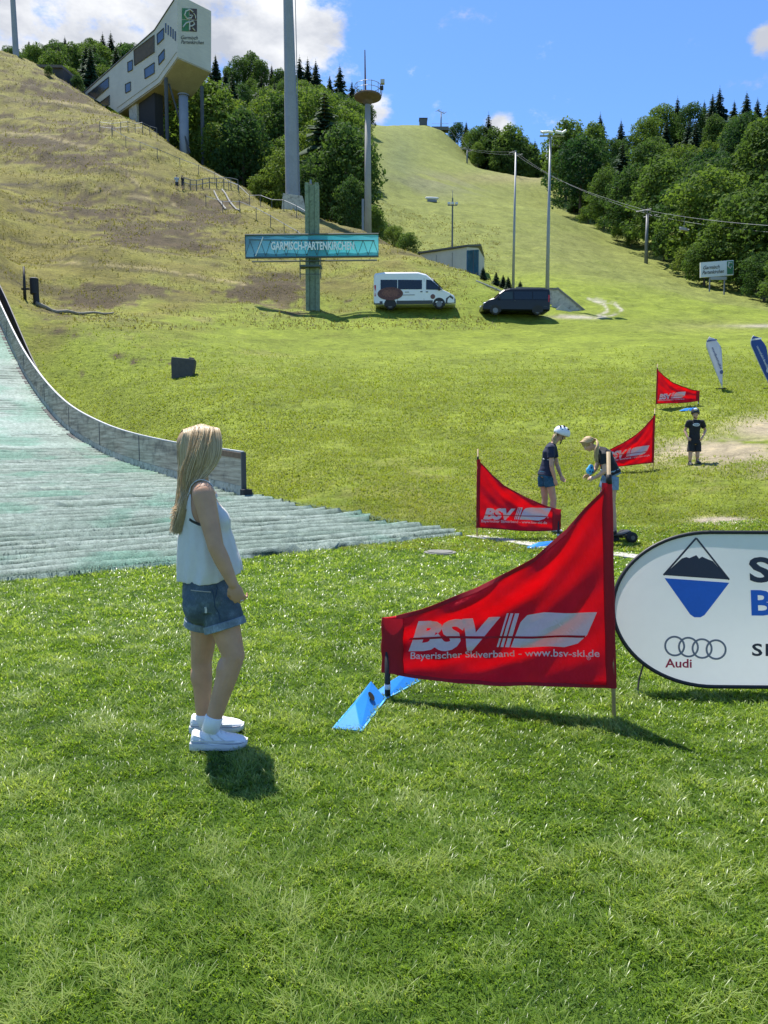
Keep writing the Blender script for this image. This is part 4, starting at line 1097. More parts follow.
def kid(root, J, fwd, k, vox, skin, shirt_m, short_m, shoe_m, sleeve=.55, hem=.06, head_fwd=None, head_up=(0, 0, 1), girl=True, shirt=True, face=True, hands=True, hk=1.0, sh_len=.45):
    """whole figure from joints in root space; torso bends through pelvis, chest and neck"""
    J = {a: Vector(b) for a, b in J.items()}
    f = Vector(fwd).normalized()
    pel, che, nk = J['pel'], J['che'], J['nk']
    ls = (J['shL'] - J['shR']).normalized(); lh = (J['hiL'] - J['hiR']).normalized()
    stations = [(pel - (che - pel).normalized() * .10 * k, lh, .105, .085), (pel, lh, .155, .105), (pel.lerp(che, .35), lh.lerp(ls, .3), .142, .098), (pel.lerp(che, .65), lh.lerp(ls, .6), .13, .09), (che, ls, .15, .10), (che.lerp(nk, .45), ls, .15, .09), (che.lerp(nk, .8), ls, .09, .06), (nk, ls, .052, .05)]
    T = []
    for i, (c, l, a, b) in enumerate(stations):
        up = (stations[min(i + 1, 7)][0] - stations[max(i - 1, 0)][0]).normalized(); l = (l - up * l.dot(up)).normalized(); ff = l.cross(up)
        T.append((c, l, ff, a * k, b * k))
    mb = MB(); mb.loft(torso_rings(T))
    hc = J['head']; mb.cap(nk - (nk - che).normalized() * .03 * k, nk.lerp(hc, .6), .048 * k, .046 * k)
    at = head(mb, hc, head_fwd or fwd, head_up, hk)
    for s in 'RL':
        sh, el, wr = J['sh' + s], J['el' + s], J['wr' + s]
        mb.cap(che.lerp(nk, .6), sh, .05 * k, .05 * k)
        mb.cap(sh, el, .048 * k, .036 * k); mb.cap(el, el.lerp(wr, .35), .036 * k, .037 * k); mb.cap(el.lerp(wr, .35), wr, .037 * k, .025 * k)
        if hands:
            d = J.get('hd' + s, (wr - el)); pn = J.get('pn' + s, Vector((0, 0, -1)).cross(d) if s == 'R' else d.cross(Vector((0, 0, -1))))
            hand(mb, wr, d, pn, k * .95, 1 if s == 'R' else -1, .8)
        else: mb.cap(wr, wr + (wr - el).normalized() * .12 * k, .03 * k, .02 * k)
        leg(mb, J['hi' + s], J['kn' + s], J['an' + s], (.08 * k, .054 * k, .053 * k, .036 * k))
        an = J['an' + s]; mb.cap(an, an + f * .1 * k + Vector((0, 0, -.05 * k)), .034 * k, .028 * k)
    voxel(mb, 'body', skin, root, vox, 3)
    if face: face_parts(at, root, hk)
    sb = MB(); up0 = (che - pel).normalized()
    TT = [(pel - up0 * hem * k, T[1][1], T[1][2], .165 * k, .118 * k)] + T[1:]
    sb.loft(torso_rings(TT, .014 * k))
    for s in 'RL':
        sh, el = J['sh' + s], J['el' + s]; e = sh.lerp(el, sleeve); ax = (e - sh).normalized(); l = ax.orthogonal().normalized(); m_ = ax.cross(l)
        sb.cap(che.lerp(nk, .6), sh, .062 * k, .066 * k)
        sb.loft([ering(sh - ax * .02 * k, l, m_, .066 * k, .066 * k), ering(e, l, m_, .066 * k, .066 * k)])
    def wr_(co, nn):
        a = fbm(co[:, 0] * 14 + co[:, 1] * 9, co[:, 2] * 9, 3) - .5
        return co + nn * (a * .022 * k)[:, None]
    top = voxel(sb, 'shirt', shirt_m, root, vox * 1.1, 2, .5, after=wr_)
    pb = MB(); pb.loft([ering(pel - up0 * .09 * k, T[1][1], T[1][2], .16 * k, .118 * k), ering(pel, T[1][1], T[1][2], .17 * k, .12 * k), ering(pel + up0 * .03 * k, T[1][1], T[1][2], .150 * k, .108 * k)])
    for s in 'RL':
        hi, kn = J['hi' + s], J['kn' + s]; ax = (kn - hi).normalized(); l = (T[1][1] - ax * T[1][1].dot(ax)).normalized(); m_ = ax.cross(l); e = hi.lerp(kn, sh_len)
        pb.loft([ering(hi - ax * .06 * k, l, m_, .09 * k, .1 * k), ering(hi, l, m_, .096 * k, .105 * k), ering(e, l, m_, .1 * k, .103 * k)])
    voxel(pb, 'shorts', short_m, root, vox * 1.1, 2)
    for s in 'RL':
        an = J['an' + s]; g = Vector((an.x, an.y, J['gz' + s].z if 'gz' + s in J else an.z - .085 * k)) - f * .065 * k
        sneaker(root, g, f, .25 * k, shoe_m, SOLEW if shoe_m is SHOEW else mat('sole_dark', (.05, .05, .05), .7), name='shoe', lace=False, shoe_panel=shoe_m)
        ax = (J['kn' + s] - an).normalized(); MB().path([an - ax * .03 * k, an + ax * .03 * k], [.042 * k, .042 * k], 14).build('sock', SOCK if shoe_m is SHOEW else mat('sock_dark', (.03, .03, .03), .9), root, smooth=True)
    return at, T, top
def helmet(root, hc, fwd, k, c_m, stick=None, up=(0, 0, 1)):
    fwd = Vector(fwd).normalized(); up = Vector(up); up = (up - fwd * up.dot(fwd)).normalized(); lat = up.cross(fwd); M = Matrix((fwd, lat, up)).transposed()
    hb = MB(); vs = []; fs = []; nu, nv = 28, 9
    for shell, q in ((0, 1.0), (1, .9)):
        for j in range(nv + 1):
            a = R(112) * j / nv
            for i in range(nu):
                b = 2 * math.pi * i / nu; cut = 1 - .12 * max(0, math.cos(b)) * (j / nv)
                vs.append(hc + M @ (Vector((.122 * math.sin(a * cut) * math.cos(b), .1 * math.sin(a * cut) * math.sin(b), .105 * math.cos(a * cut))) * k * q) + up * .03 * k)
    for s in (0, 1):
        o = s * (nv + 1) * nu
        for j in range(nv):
            for i in range(nu): fs.append((o + j * nu + i, o + j * nu + (i + 1) % nu, o + (j + 1) * nu + (i + 1) % nu, o + (j + 1) * nu + i))
    o = (nv + 1) * nu
    for i in range(nu): fs.append((nv * nu + i, nv * nu + (i + 1) % nu, o + nv * nu + (i + 1) % nu, o + nv * nu + i))
    h = hb.add(vs, fs).build('helmet', c_m, root, smooth=True)
    for s in (-1, 1):
        for q, (x, z) in enumerate(((.05, .085), (-.02, .1), (-.07, .075))):
            MB().ell(hc + M @ (Vector((x, s * .062, z + .025)) * k), (.02 * k, .012 * k, .012 * k), M, 10, 6).build('vent_slot', BLACKM, h, smooth=True)
        MB().path([hc + M @ (Vector((.02, s * .088, -.005)) * k), hc + M @ (Vector((.035, s * .075, -.075)) * k), hc + M @ (Vector((.05, 0, -.122)) * k)], .006 * k, 6).build('chin_strap', BLACKM, h)
    return h, M

def girls():
    # --- girl with the white helmet
    D = 13.3; b = gp(547, D); root = empty('person', b, 'girl in white helmet, navy shirt and blue shorts looking down behind the second red flag', 'person'); o = root.location
    def L(px, py, d=D): return P(px, py, d) - o
    navy = mat('shirt_navy', (.012, .017, .045), .85, .2, 7); teal = denim('denim_teal', (.03, .10, .16))
    ga = 0.0
    J = dict(pel=L(546.5, 472), che=L(549, 453), nk=L(553, 443.5), head=L(561, 434), shR=L(551, 448, D - .17), shL=L(553, 448.5, D + .17), elR=L(551.5, 466, D - .21), elL=L(557, 465, D + .2), wrR=L(555, 479.5, D - .17), wrL=L(561, 476, D + .1), hdR=Vector((.02, 0, -.1)), hdL=Vector((.05, 0, -.08)), pnR=Vector((.3, 1, 0)), pnL=Vector((.3, -1, 0)),
             hiR=L(549.5, 480, D - .08), hiL=L(543.5, 480, D + .08), knR=L(553.5, 500, D - .09), knL=L(545, 499, D + .09), anR=Vector((.06, -.1, .085)), anL=Vector((-.06, .1, .085 )))
    for s in 'RL':
        a = J['an' + s]; zz = gz(a.x + o.x, a.y + o.y) - o.z; a.z = zz + .085
    at, T, top = kid(root, J, (1, .1, 0), 1.0, .0062, SKIN_K, navy, teal, SHOEW, head_fwd=(.8, -.05, -.55), head_up=(.5, 0, .85), hk=.97, sh_len=.32)
    h, M = helmet(root, J['head'] - Vector((0, 0, .015)), (.85, -.05, -.4), 1.2, mat('helmet_white', (.72, .73, .75), .35, .04, 8), up=(.4, 0, .9))
    MB().ell(J['head'] + M @ Vector((-.02, -.098, .06)), (.028, .012, .028), M, 12, 8).build('sticker', mat('sticker_teal', (.03, .25, .38), .4), h, smooth=True)
    MB().ell(J['head'] + M @ Vector((.07, -.078, .055)), (.022, .014, .022), M, 12, 8).build('sticker', mat('sticker_dark', (.03, .03, .06), .4), h, smooth=True)
    r = random.Random(2); g = []
    for i in range(120):
        a = J['head'] + M @ Vector((-.08, r.uniform(-.07, .07), -.0 + r.uniform(-.03, .02)))
        g.append([a, a + Vector((-.025, r.uniform(-.02, .02), -.03)), a + Vector((-.045 + r.uniform(-.03, .03), r.uniform(-.04, .04), -.10)), a + Vector((-.04 + r.uniform(-.03, .03), r.uniform(-.05, .05), -.17 - r.random() * .05))])
    strands('hair', g, BLOND, root, .006, 9)
    MB().path([T[3][0] + T[3][2] * -.1 + T[3][1] * -.06, T[3][0] + T[3][1] * -.152, T[3][0] + T[3][1] * -.12 + T[3][2] * .08], .012, 8).build('shirt_print', mat('print_shirt', (.5, .5, .5), .8), top)
    # --- bending girl
    D = 12.45; b = gp(609, D); root = empty('person', b, 'blond girl in black shirt and pale denim shorts bending forward over her hands', 'person'); o = root.location
    J = dict(pel=L2(o, 611.5, 470.5, D), che=L2(o, 605.5, 455, D), nk=L2(o, 597.5, 449.5, D), head=L2(o, 588.5, 444, D), shR=L2(o, 601.5, 454, D + .17), shL=L2(o, 603.5, 455.5, D - .17), elR=L2(o, 595.5, 469, D + .2), elL=L2(o, 604.5, 471.5, D - .22), wrR=L2(o, 589, 475.5, D + .1), wrL=L2(o, 594.5, 478, D - .14), hdR=Vector((-.1, -.02, -.01)), hdL=Vector((-.1, .05, 0)), pnR=Vector((0, -.7, -.6)), pnL=Vector((0, .7, -.6)),
             hiR=L2(o, 607, 480, D + .08), hiL=L2(o, 612.5, 480.5, D - .08), knR=L2(o, 601.5, 499.5, D + .1), knL=L2(o, 612, 503, D - .08), anR=Vector((-.14, .1, .085)), anL=Vector((.07, -.08, .085)))
    for s in 'RL':
        a = J['an' + s]; zz = gz(a.x + o.x, a.y + o.y) - o.z; a.z = zz + .085
    blk = mat('shirt_black', (.012, .012, .016), .85, .2, 7); pale = denim('denim_pale', (.20, .29, .40))
    at, T, top = kid(root, J, (-1, -.05, 0), .98, .0062, SKIN_K, blk, pale, mat('shoe_black', (.02, .02, .022), .6, .1), head_fwd=(-.72, -.12, -.68), head_up=(-.7, 0, .7), hk=.97, sh_len=.42)
    hd = J['head']; fw = Vector((-.72, -.12, -.68)).normalized(); upv = Vector((-.68, 0, .72)); upv = (upv - fw * upv.dot(fw)).normalized(); la = upv.cross(fw)
    g = []
    def hp(x, y, z): return hd + fw * x + la * y + upv * z
    for i in range(420):
        s = r.choice((-1, 1)); f = r.random()
        g.append([hp(.09 - .13 * f, s * .008, .118 - .012 * f), hp(.07 - .14 * f, s * .055, .105 - .02 * f), hp(.02 - .11 * f, s * .09, .035), hp(-.06 - .04 * f, s * .07, .005), hp(-.115, s * .02, -.01 + r.uniform(-.02, .02))])
    for i in range(140):  # ponytail falling forward over the shoulder
        a = hp(-.112, r.uniform(-.02, .02), 0 + r.uniform(-.02, .02)); g.append([a, a + Vector((.035, -.06, -.01)), a + Vector((.03, -.16, -.09)), a + Vector((.0 + r.uniform(-.02, .02), -.19, -.2)), a + Vector((.01 + r.uniform(-.02, .02), -.19, -.31 - .06 * r.random()))])
    hb = MB(); hb.ell(hp(-.012, 0, .034), (.104, .085, .09), Matrix((fw, la, upv)).transposed()); hb.cap(hp(-.06, 0, .0), hp(-.10, 0, -.01), .06, .035); hb.build('hair_cap', mat('hair_cap_fair', (.36, .24, .11), .6, .25, 20), root, smooth=True)
    strands('hair', g, hair_mat('hair_fair', (.30, .19, .08), (.62, .46, .24)), root, .0055, 10)
    q = L2(o, 590.8, 469.5, D - .02)
    po = empty('blue_pouch', o + q, 'light blue spotted thing hanging from the hands of the bending girl', 'pouch')
    pm = mat('pouch_blue', (.07, .42, .72), .6, .1, 10)
    mb = MB(); mb.ell((0, 0, 0), (.055, .04, .085)); mb.ell((-.03, 0, -.02), (.05, .035, .06)); voxel(mb, 'body', pm, po, .008, 4)
    for x, z in ((.0, .03), (-.02, -.03), (.02, -.04)): MB().ell((x, -.036, z), (.013, .008, .017), None, 10, 8).build('dark_spot', mat('spot_dark', (.02, .05, .12), .6), po, smooth=True)
    MB().path([(0, 0, .08), (-.01, -.01, .0), (-.02, -.02, -.1)], .006, 6).build('cord', mat('cord_blue', (.1, .4, .7), .7), po)
def L2(o, px, py, d): return P(px, py, d) - o
girls()
def boy():
    D = 18.5; b = gp(693.5, D); root = empty('person', b, 'boy in black shirt, black shorts and helmet standing with hands on hips', 'person'); o = root.location
    def L(px, py, d=D): return P(px, py, d) - o
    k = .86; s0 = 1.0
    J = dict(pel=L(694.3, 441), che=L(694.8, 427), nk=L(695, 419.7), head=L(695.3, 413.8, D - .02), shR=L(688.6, 422), shL=L(701.6, 422), elR=L(684.8, 430.5, D + .06), elL=L(705.6, 430.5, D + .06), wrR=L(687.6, 437.5, D - .06), wrL=L(702.6, 437, D - .06), hdR=Vector((.06, -.05, -.06)), hdL=Vector((-.06, -.05, -.06)), pnR=Vector((.6, .6, -.2)), pnL=Vector((-.6, .6, -.2)),
             hiR=L(691.3, 444.5), hiL=L(697.6, 444.5), knR=L(690.3, 454.5, D - .03), knL=L(697.5, 454.5, D - .03), anR=L(689.8, 463.3, D), anL=L(697.3, 463.3, D))
    for s in 'RL':
        a = J['an' + s]; a.z = gz(a.x + o.x, a.y + o.y) - o.z + .075
    blk = MATS['shirt_black']
    at, T, top = kid(root, J, (0, -1, 0), k, .0062, SKIN_K, blk, mat('shorts_black', (.014, .014, .018), .85, .2), MATS['shoe_black'], hk=.92, sh_len=.72, sleeve=.6)
    h, M = helmet(root, J['head'], (0, -1, .05), .98, mat('helmet_black', (.02, .018, .02), .35, .1))
    MB().ell(J['head'] + Vector((-.03, -.085, .1)), (.05, .03, .03)).build('white_patch', mat('patch_white', (.75, .75, .75), .5), h, smooth=True)
    c = T[4][0] + Vector((0, 0, .04))
    bvh = None
    tb = BVHTree.FromPolygons([v.co for v in top.data.vertices], [tuple(p.vertices) for p in top.data.polygons])
    def onshirt(x, z):
        hit = tb.ray_cast(Vector((c.x + x, -2, c.z + z)), Vector((0, 1, 0)))
        return (hit[0] if hit[0] else Vector((c.x + x, c.y - .1, c.z + z))) + Vector((0, -.006, 0))
    el = [(.085 * math.cos(t), .038 * math.sin(t) + .012) for t in np.linspace(0, 2 * math.pi, 30)]
    il = [(.062 * math.cos(t), .02 * math.sin(t) + .012) for t in np.linspace(0, 2 * math.pi, 30)]
    V = [onshirt(*q) for q in el + il]; MB().add(V, [(i, i + 1, 31 + i, 30 + i) for i in range(29)]).build('shirt_print', mat('shirt_white_print', (.65, .65, .65), .7), top, fix=False)
    V, Fs = subdiv2([(-.045, .005), (.045, .005), (.045, .02), (-.045, .02)], [(0, 1, 2, 3)], .03)
    MB().add([onshirt(*q) for q in V], Fs).build('shirt_print', MATS['shirt_white_print'], top, fix=False)
boy()
def walkers():
    D = 96
    for i, (px, top_m, bot_m, lab) in enumerate(((177, mat('walker_grey', (.35, .37, .42), .8), mat('walker_dark', (.03, .03, .04), .8), 'walker in pale top on the hillside by the handrail'), (182.5, MATS['shirt_black'], MATS['walker_dark'], 'walker all in dark clothes on the hillside by the handrail'))):
        b = gp(px, D + i * .3); root = empty('person', b, lab, 'person', rz=R(200 + 60 * i))
        J = dict(pel=(0, 0, .95), che=(.0, .02, 1.28), nk=(0, .0, 1.47), head=(0, -.03, 1.63), shR=(-.2, 0, 1.42), shL=(.2, 0, 1.42), elR=(-.26, .03, 1.14), elL=(.26, -.03, 1.14), wrR=(-.24, -.1, .92), wrL=(.24, -.14, .95), hiR=(-.09, 0, .88), hiL=(.09, 0, .88), knR=(-.1, -.1, .48), knL=(.1, .04, .48), anR=(-.1, -.06, .09), anL=(.1, .16, .09))
        kid(root, J, (0, -1, 0), 1.05, .022, SKIN_K, top_m, bot_m, MATS['shoe_black'], face=False, hands=False, hk=1.0, sh_len=.95, sleeve=.9)
        MB().ell((0, -.0, 1.69), (.09, .11, .08)).build('hair', mat('hair_dark', (.03, .02, .015), .7), root, smooth=True)
walkers()
# ------------------------------------------------------------------ vans
GLASS = mat('dark_glass', (.012, .016, .02), .08, .1, 2, spec=.6)
def van(loc, rz, label, st, belt, paint, wheels, wr, kind):
    root = empty('parked_van', loc, label, 'van', rz=rz)
    def yside(w, z, zt): return w * (1 - .10 * max(0, (z - belt) / max(.1, zt - belt)) ** 1.3)
    rings = []
    for x, zb, zt, w in st:
        half = [(w * .9, zb), (w, zb + .12), (w, min(belt, zt - .12)), (yside(w, zt - .16, zt) if zt > belt + .2 else w * .97, zt - .14 if zt > belt + .2 else zt - .06), (w * .80, zt - .03), (w * .4, zt)]
        rings.append([Vector((x, y, z)) for y, z in half] + [Vector((x, -y, z)) for y, z in reversed(half)])
    body = MB().loft(rings).build('body', paint, root, bevel=.03)
    def at(x, z, off=.012, side=-1):
        i = 0
        xs = [s[0] for s in st]; w = float(np.interp(x, xs, [s[3] for s in st])); zt = float(np.interp(x, xs, [s[2] for s in st]))
        y = yside(w, z, zt) if zt > belt + .2 else w
        return Vector((x, side * (y + off), z))
    def panel(name, poly, m, off=.012, th=.01, par=root):
        for side in (-1, 1):
            a = [at(x, z, off, side) for x, z in poly]; b = [at(x, z, off - .03, side) for x, z in poly]; n = len(a)
            MB().add(a + b, [tuple(range(n)), tuple(reversed(range(n, 2 * n)))] + [(i, (i + 1) % n, n + (i + 1) % n, n + i) for i in range(n)]).build(name, m, par)
    for x in wheels:
        for side in (-1, 1):
            c = Vector((x, side * (st[len(st) // 2][3] - .14), wr))
            rg = [(-.12, wr * .8), (-.1, wr * .97), (.09, wr * .97), (.12, wr * .85)]
            t = MB().loft([[c + Vector((r * math.cos(a), side * y, r * math.sin(a))) for a in np.linspace(0, 2 * math.pi, 24, endpoint=False)] for y, r in rg]).build('wheel', MATS['tyre_black'], root, smooth=False)
            MB().loft([[c + Vector((r * math.cos(a), side * y, r * math.sin(a))) for a in np.linspace(0, 2 * math.pi, 12, endpoint=False)] for y, r in ((.125, wr * .62), (.14, wr * .55), (.135, wr * .15))]).build('rim', mat('wheel_rim', (.16, .16, .17), .45, .05, 5, metal=.5), t)
            arch = [(wr * 1.22 * math.cos(a), wr + wr * 1.22 * math.sin(a)) for a in np.linspace(-.3, math.pi + .3, 18)]
            V = [at(x + p, max(z, .2), .006, side) for p, z in arch]; MB().add(V, [tuple(range(len(V)))]).build('wheel_arch', BLACKM, root, fix=False)
    return root, body, at, panel
def white_van():
    b = G(415, 57.3); b.z -= .12
    pw = mat('van_white', (.74, .75, .77), .3, .03, 2, spec=.5)
    st = [(-2.95, .5, 2.45, .93), (-2.86, .36, 2.62, .98), (-2.2, .34, 2.7, 1.0), (.2, .34, 2.68, 1.0), (.8, .34, 2.52, 1.0), (1.15, .34, 2.25, .99), (1.55, .34, 1.84, .99), (2.0, .34, 1.42, .97), (2.5, .34, 1.2, .93), (2.82, .36, .98, .86), (2.95, .42, .74, .8)]
    root, body, at, panel = van(b, R(-4), 'white high roof minibus with a brown round graphic at its rear, parked on the bank', st, 1.25, pw, (-1.75, 1.75), .36, 's')
    panel('side_window', [(-2.45, 1.45), (-1.25, 1.42), (-1.25, 2.1), (-2.45, 2.12)], GLASS); panel('side_window', [(-1.2, 1.42), (.52, 1.40), (.52, 2.06), (-1.2, 2.1)], GLASS)
    panel('door_window', [(.82, 1.38), (1.98, 1.34), (1.5, 1.78), (1.18, 2.05), (.82, 2.08)], GLASS)
    panel('door_gap', [(.66, .6), (.68, .6), (.68, 2.2), (.66, 2.2)], MATS['joint'], .006); panel('door_gap', [(-1.23, .6), (-1.21, .6), (-1.21, 1.38), (-1.23, 1.38)], MATS['joint'], .006)
    panel('door_handle', [(.4, 1.2), (.56, 1.2), (.56, 1.26), (.4, 1.26)], BLACKM, .03); panel('door_handle', [(.8, 1.18), (.96, 1.18), (.96, 1.24), (.8, 1.24)], BLACKM, .03)
    panel('sill_trim', [(-1.3, .36), (1.3, .36), (1.3, .62), (-1.3, .62)], mat('trim_grey', (.05, .055, .06), .6, .1), .015)
    panel('front_bumper', [(2.2, .36), (2.93, .43), (2.93, .72), (2.55, .98), (2.25, .75)], MATS['trim_grey'], .015)
    panel('tail_lamp', [(-2.9, .95), (-2.78, .95), (-2.78, 1.75), (-2.9, 1.75)], mat('lamp_red', (.45, .02, .02), .25, .05), .012)
    panel('rear_bumper', [(-2.94, .38), (-2.3, .36), (-2.3, .6), (-2.94, .62)], MATS['trim_grey'], .014)
    el = [(-1.75 + .92 * math.cos(t), 1.12 + .46 * math.sin(t)) for t in np.linspace(0, 2 * math.pi, 32, endpoint=False)]
    panel('round_graphic', el, mat('graphic_brown', (.085, .025, .02), .5, .5, 6, wear=(.22, .10, .08)), .018)
    el = [(-1.75 + .62 * math.cos(t), 1.15 + .27 * math.sin(t)) for t in np.linspace(0, 2 * math.pi, 28, endpoint=False)]
    panel('graphic_centre', el, mat('graphic_rust', (.16, .06, .04), .5, .6, 9), .021)
    el = [(1.3 + .17 * math.cos(t), .88 + .17 * math.sin(t)) for t in np.linspace(0, 2 * math.pi, 20, endpoint=False)]; panel('door_badge', el, mat('badge_brown', (.14, .06, .05), .5, .3, 20), .018)
    for q, (x, z, w) in enumerate(((-.9, .98, .9), (-.7, 1.18, .3))): panel('side_print', [(x, z), (x + w, z), (x + w, z + .07), (x, z + .07)], mat('print_faint', (.34, .34, .36), .5), .016)
    MB().add([(1.22, -.86, 2.22), (1.22, .86, 2.22), (2.0, .84, 1.45), (2.0, -.84, 1.45)], [(0, 1, 2, 3)]).build('windscreen', GLASS, root, loc=(.015, 0, .02), fix=False)
    for s in (-1, 1):
        MB().ell((2.6, s * .72, .95), (.22, .16, .11)).build('headlight', mat('lamp_clear', (.6, .62, .65), .12, .03), root, smooth=True)
        MB().box((1.75, s * 1.13, 1.42), (.12, .16, .3)).build('mirror', BLACKM, root, bevel=.03)
white_van()
def black_van():
    b = G(514, 57.2); b.z -= .05
    pb = mat('van_black', (.006, .007, .011), .3, .1, 2, spec=.4)
    st = [(-2.42, .4, 1.75, .88), (-2.36, .32, 1.93, .93), (-1.8, .3, 1.98, .95), (.5, .3, 1.95, .95), (.9, .3, 1.86, .95), (1.25, .3, 1.62, .94), (1.62, .3, 1.28, .93), (2.05, .3, 1.10, .9), (2.32, .32, .92, .85), (2.45, .38, .68, .78)]
    root, body, at, panel = van(b, R(180 + 3), 'black minivan parked on the bank facing left, beside the concrete ramp wall', st, 1.05, pb, (-1.5, 1.55), .33, 't')
    panel('side_window', [(-2.25, 1.15), (-1.15, 1.13), (-1.15, 1.68), (-2.2, 1.7)], GLASS); panel('side_window', [(-1.08, 1.13), (.2, 1.12), (.2, 1.67), (-1.08, 1.68)], GLASS)
    panel('door_window', [(.32, 1.12), (1.5, 1.1), (1.22, 1.42), (.95, 1.62), (.32, 1.66)], mat('glass_lit', (.03, .045, .045), .08, .1))
    panel('side_moulding', [(-2.2, .62), (2.0, .62), (2.0, .66), (-2.2, .66)], MATS['trim_grey'], .012)
    panel('tail_lamp', [(-2.38, .95), (-2.26, .95), (-2.26, 1.45), (-2.38, 1.45)], MATS['lamp_red'], .012)
    panel('door_handle', [(.1, 1.0), (.22, 1.0), (.22, 1.05), (.1, 1.05)], MATS['trim_grey'], .03)
    MB().add([(1.3, -.8, 1.6), (1.3, .8, 1.6), (1.66, .82, 1.3), (1.66, -.82, 1.3)], [(0, 1, 2, 3)]).build('windscreen', GLASS, root, loc=(.015, 0, .025), fix=False)
    for s in (-1, 1):
        MB().ell((2.22, s * .7, .84), (.2, .15, .1)).build('headlight', MATS['lamp_clear'], root, smooth=True)
        MB().box((1.3, s * 1.07, 1.18), (.12, .16, .18)).build('mirror', pb, root, bevel=.03)
black_van()

# ------------------------------------------------------------------ hillside buildings
CONC = mat('concrete', (.46, .425, .365), .85, .16, 1.2, bump=.3, bscale=8, bdist=.03, wear=(.2, .19, .17))
STEEL = mat('steel_grey', (.20, .21, .23), .5, .12, 1.5, metal=.3)
def tower_building():
    P0 = P(177.4, 40, 138); o = Vector((P0.x, P0.y, gz(P0.x, P0.y)))
    root = empty('judges_building', o, 'pale angular building kinked upward on stilts at the crest of the hill', 'building')
    ax = Vector((-.75, .66, 0)).normalized(); n = Vector((-ax.y, ax.x, 0)) * -1
    if n.y < 0: n = -n
    C = Vector((0, 0, CAMH))
    def fac(px, py, off=0):
        d = P(px, py, 100) - C; q0 = P0 - n * off; t = (q0 - C).dot(n) / d.dot(n); return C + d * t
    lo, hi = 1, 30
    for _ in range(40):
        m = (lo + hi) / 2; q = P0 + n * m; px = float(proj(np.array([tuple(q)]))[0][0])
        if px < 211: lo = m
        else: hi = m
    W = lo
    out = [(83.7, 92), (154.4, 29.2), (174, -1), (177.4, -6), (177.6, 57), (159.6, 82.3), (118, 112.5), (109.6, 107), (86, 95)]
    t = NT('facade_panels'); g = t.coord('Object', (1, 1, 1)); nz_ = t.noise(g, .35, 5, .6); br = t.noise(t.coord('Object', (.6, .6, 5)), 1.2, 3, .5)
    t.base(t.ramp(t.math('ADD', t.math('MULTIPLY', nz_, .6), t.math('MULTIPLY', br, .4)), [(.3, (.46, .43, .375)), (.7, (.58, .545, .475))]), .6)
    F0 = [fac(*p) for p in out]
    mb = MB(); k = len(F0); mb.add(F0 + [q + n * W for q in F0], [tuple(range(k)), tuple(reversed(range(k, 2 * k)))] + [(i, i + k, (i + 1) % k + k, (i + 1) % k) for i in range(k)])
    mb.build('wall', t.m, root, world=True)
    # soffit cladding, warmer than the walls
    so = [fac(*p) for p in ((177.6, 57), (159.6, 82.3), (118, 112.5))]; dn = Vector((0, 0, -.08))
    mb = MB()
    mb.loft([[q + dn + n * .1 for q in so] + [q + dn * 3 + n * .1 for q in reversed(so)], [q + dn + n * (W - .1) for q in so] + [q + dn * 3 + n * (W - .1) for q in reversed(so)]])
    mb.build('soffit', mat('soffit_beige', (.40, .345, .255), .75, .12, .5), root, world=True)
    DG = mat('window_dark', (.03, .035, .045), .15, .2, 1, spec=.5); FRM = mat('window_frame', (.07, .08, .10), .5)
    def win(poly, m, off=.06, name='window', frame=True):
        a = [fac(px, py, off) for px, py in poly]; b = [fac(px, py, -.15) for px, py in poly]; q = len(a)
        ob = MB().add(a + b, [tuple(range(q)), tuple(reversed(range(q, 2 * q)))] + [(i, (i + 1) % q, q + (i + 1) % q, q + i) for i in range(q)]).build(name, m, root, world=True)
        if frame:
            pts = [v - n * .03 - o for v in a]; MB().path(pts + pts[:2], .09, 4).build('frame', FRM, ob)
        return ob
    Z = lambda L: [(70 + x / 4.8, y / 4.8) for x, y in L]
    win(Z([(307, 242), (405, 168), (405, 250), (310, 315)]), mat('loggia_brown', (.10, .075, .055), .8, .2, 2), .05, 'loggia')
    BG = mat('window_blue', (.06, .09, .15), .12, .2, 1, spec=.6)
    for L in ([(277, 300), (300, 288), (300, 335), (278, 346)], [(358, 332), (405, 300), (405, 350), (360, 378)], [(418, 165), (450, 135), (450, 185), (420, 215)], [(425, 270), (453, 236), (453, 282), (427, 312)], [(266, 405), (291, 393), (291, 435), (267, 447)]):
        win(Z(L), BG)
    for x, y in ((458, 110), (470, 120), (482, 128), (493, 138), (504, 148)):
        win(Z([(x - 2, y), (x + 4, y + 2), (x + 4, y + 50), (x - 2, y + 46)]), DG, .05, 'slit_window', False)
    win(Z([(84, 452), (186, 370), (186, 418), (122, 474)]), DG); win(Z([(140, 496), (190, 458), (190, 502), (172, 510)]), DG)
    # thin eaves line and the seam along the lower chord
    pts = [fac(px, py, .05) - o for px, py in ((83.7, 92.6), (154.4, 29.9), (174, -.3))]; MB().path(pts, .12, 6).build('roof_edge', FRM, root)
    pts = [fac(px, py, .03) - o for px, py in ((117, 108), (157.5, 78.5), (176.5, 52))]; MB().path(pts, .05, 4).build('panel_seam', mat('seam_grey', (.25, .25, .24), .7), root)
    # emblem + lettering on the front face
    eu = (F0[3] - F0[4]).normalized(); fr = n.cross(eu).normalized(); fr = fr if fr.y < 0 else -fr
    def front(px, py, off=.05):
        q0 = F0[4] + fr * off; d = P(px, py, 100) - C; t_ = (q0 - C).dot(fr) / d.dot(fr); return C + d * t_ - o
    GRN = mat('emblem_green', (.04, .17, .07), .6, .1, 2); BRN = mat('emblem_brown', (.06, .04, .035), .6, .1, 2); WHT = mat('emblem_white', (.5, .5, .47), .6, .03)
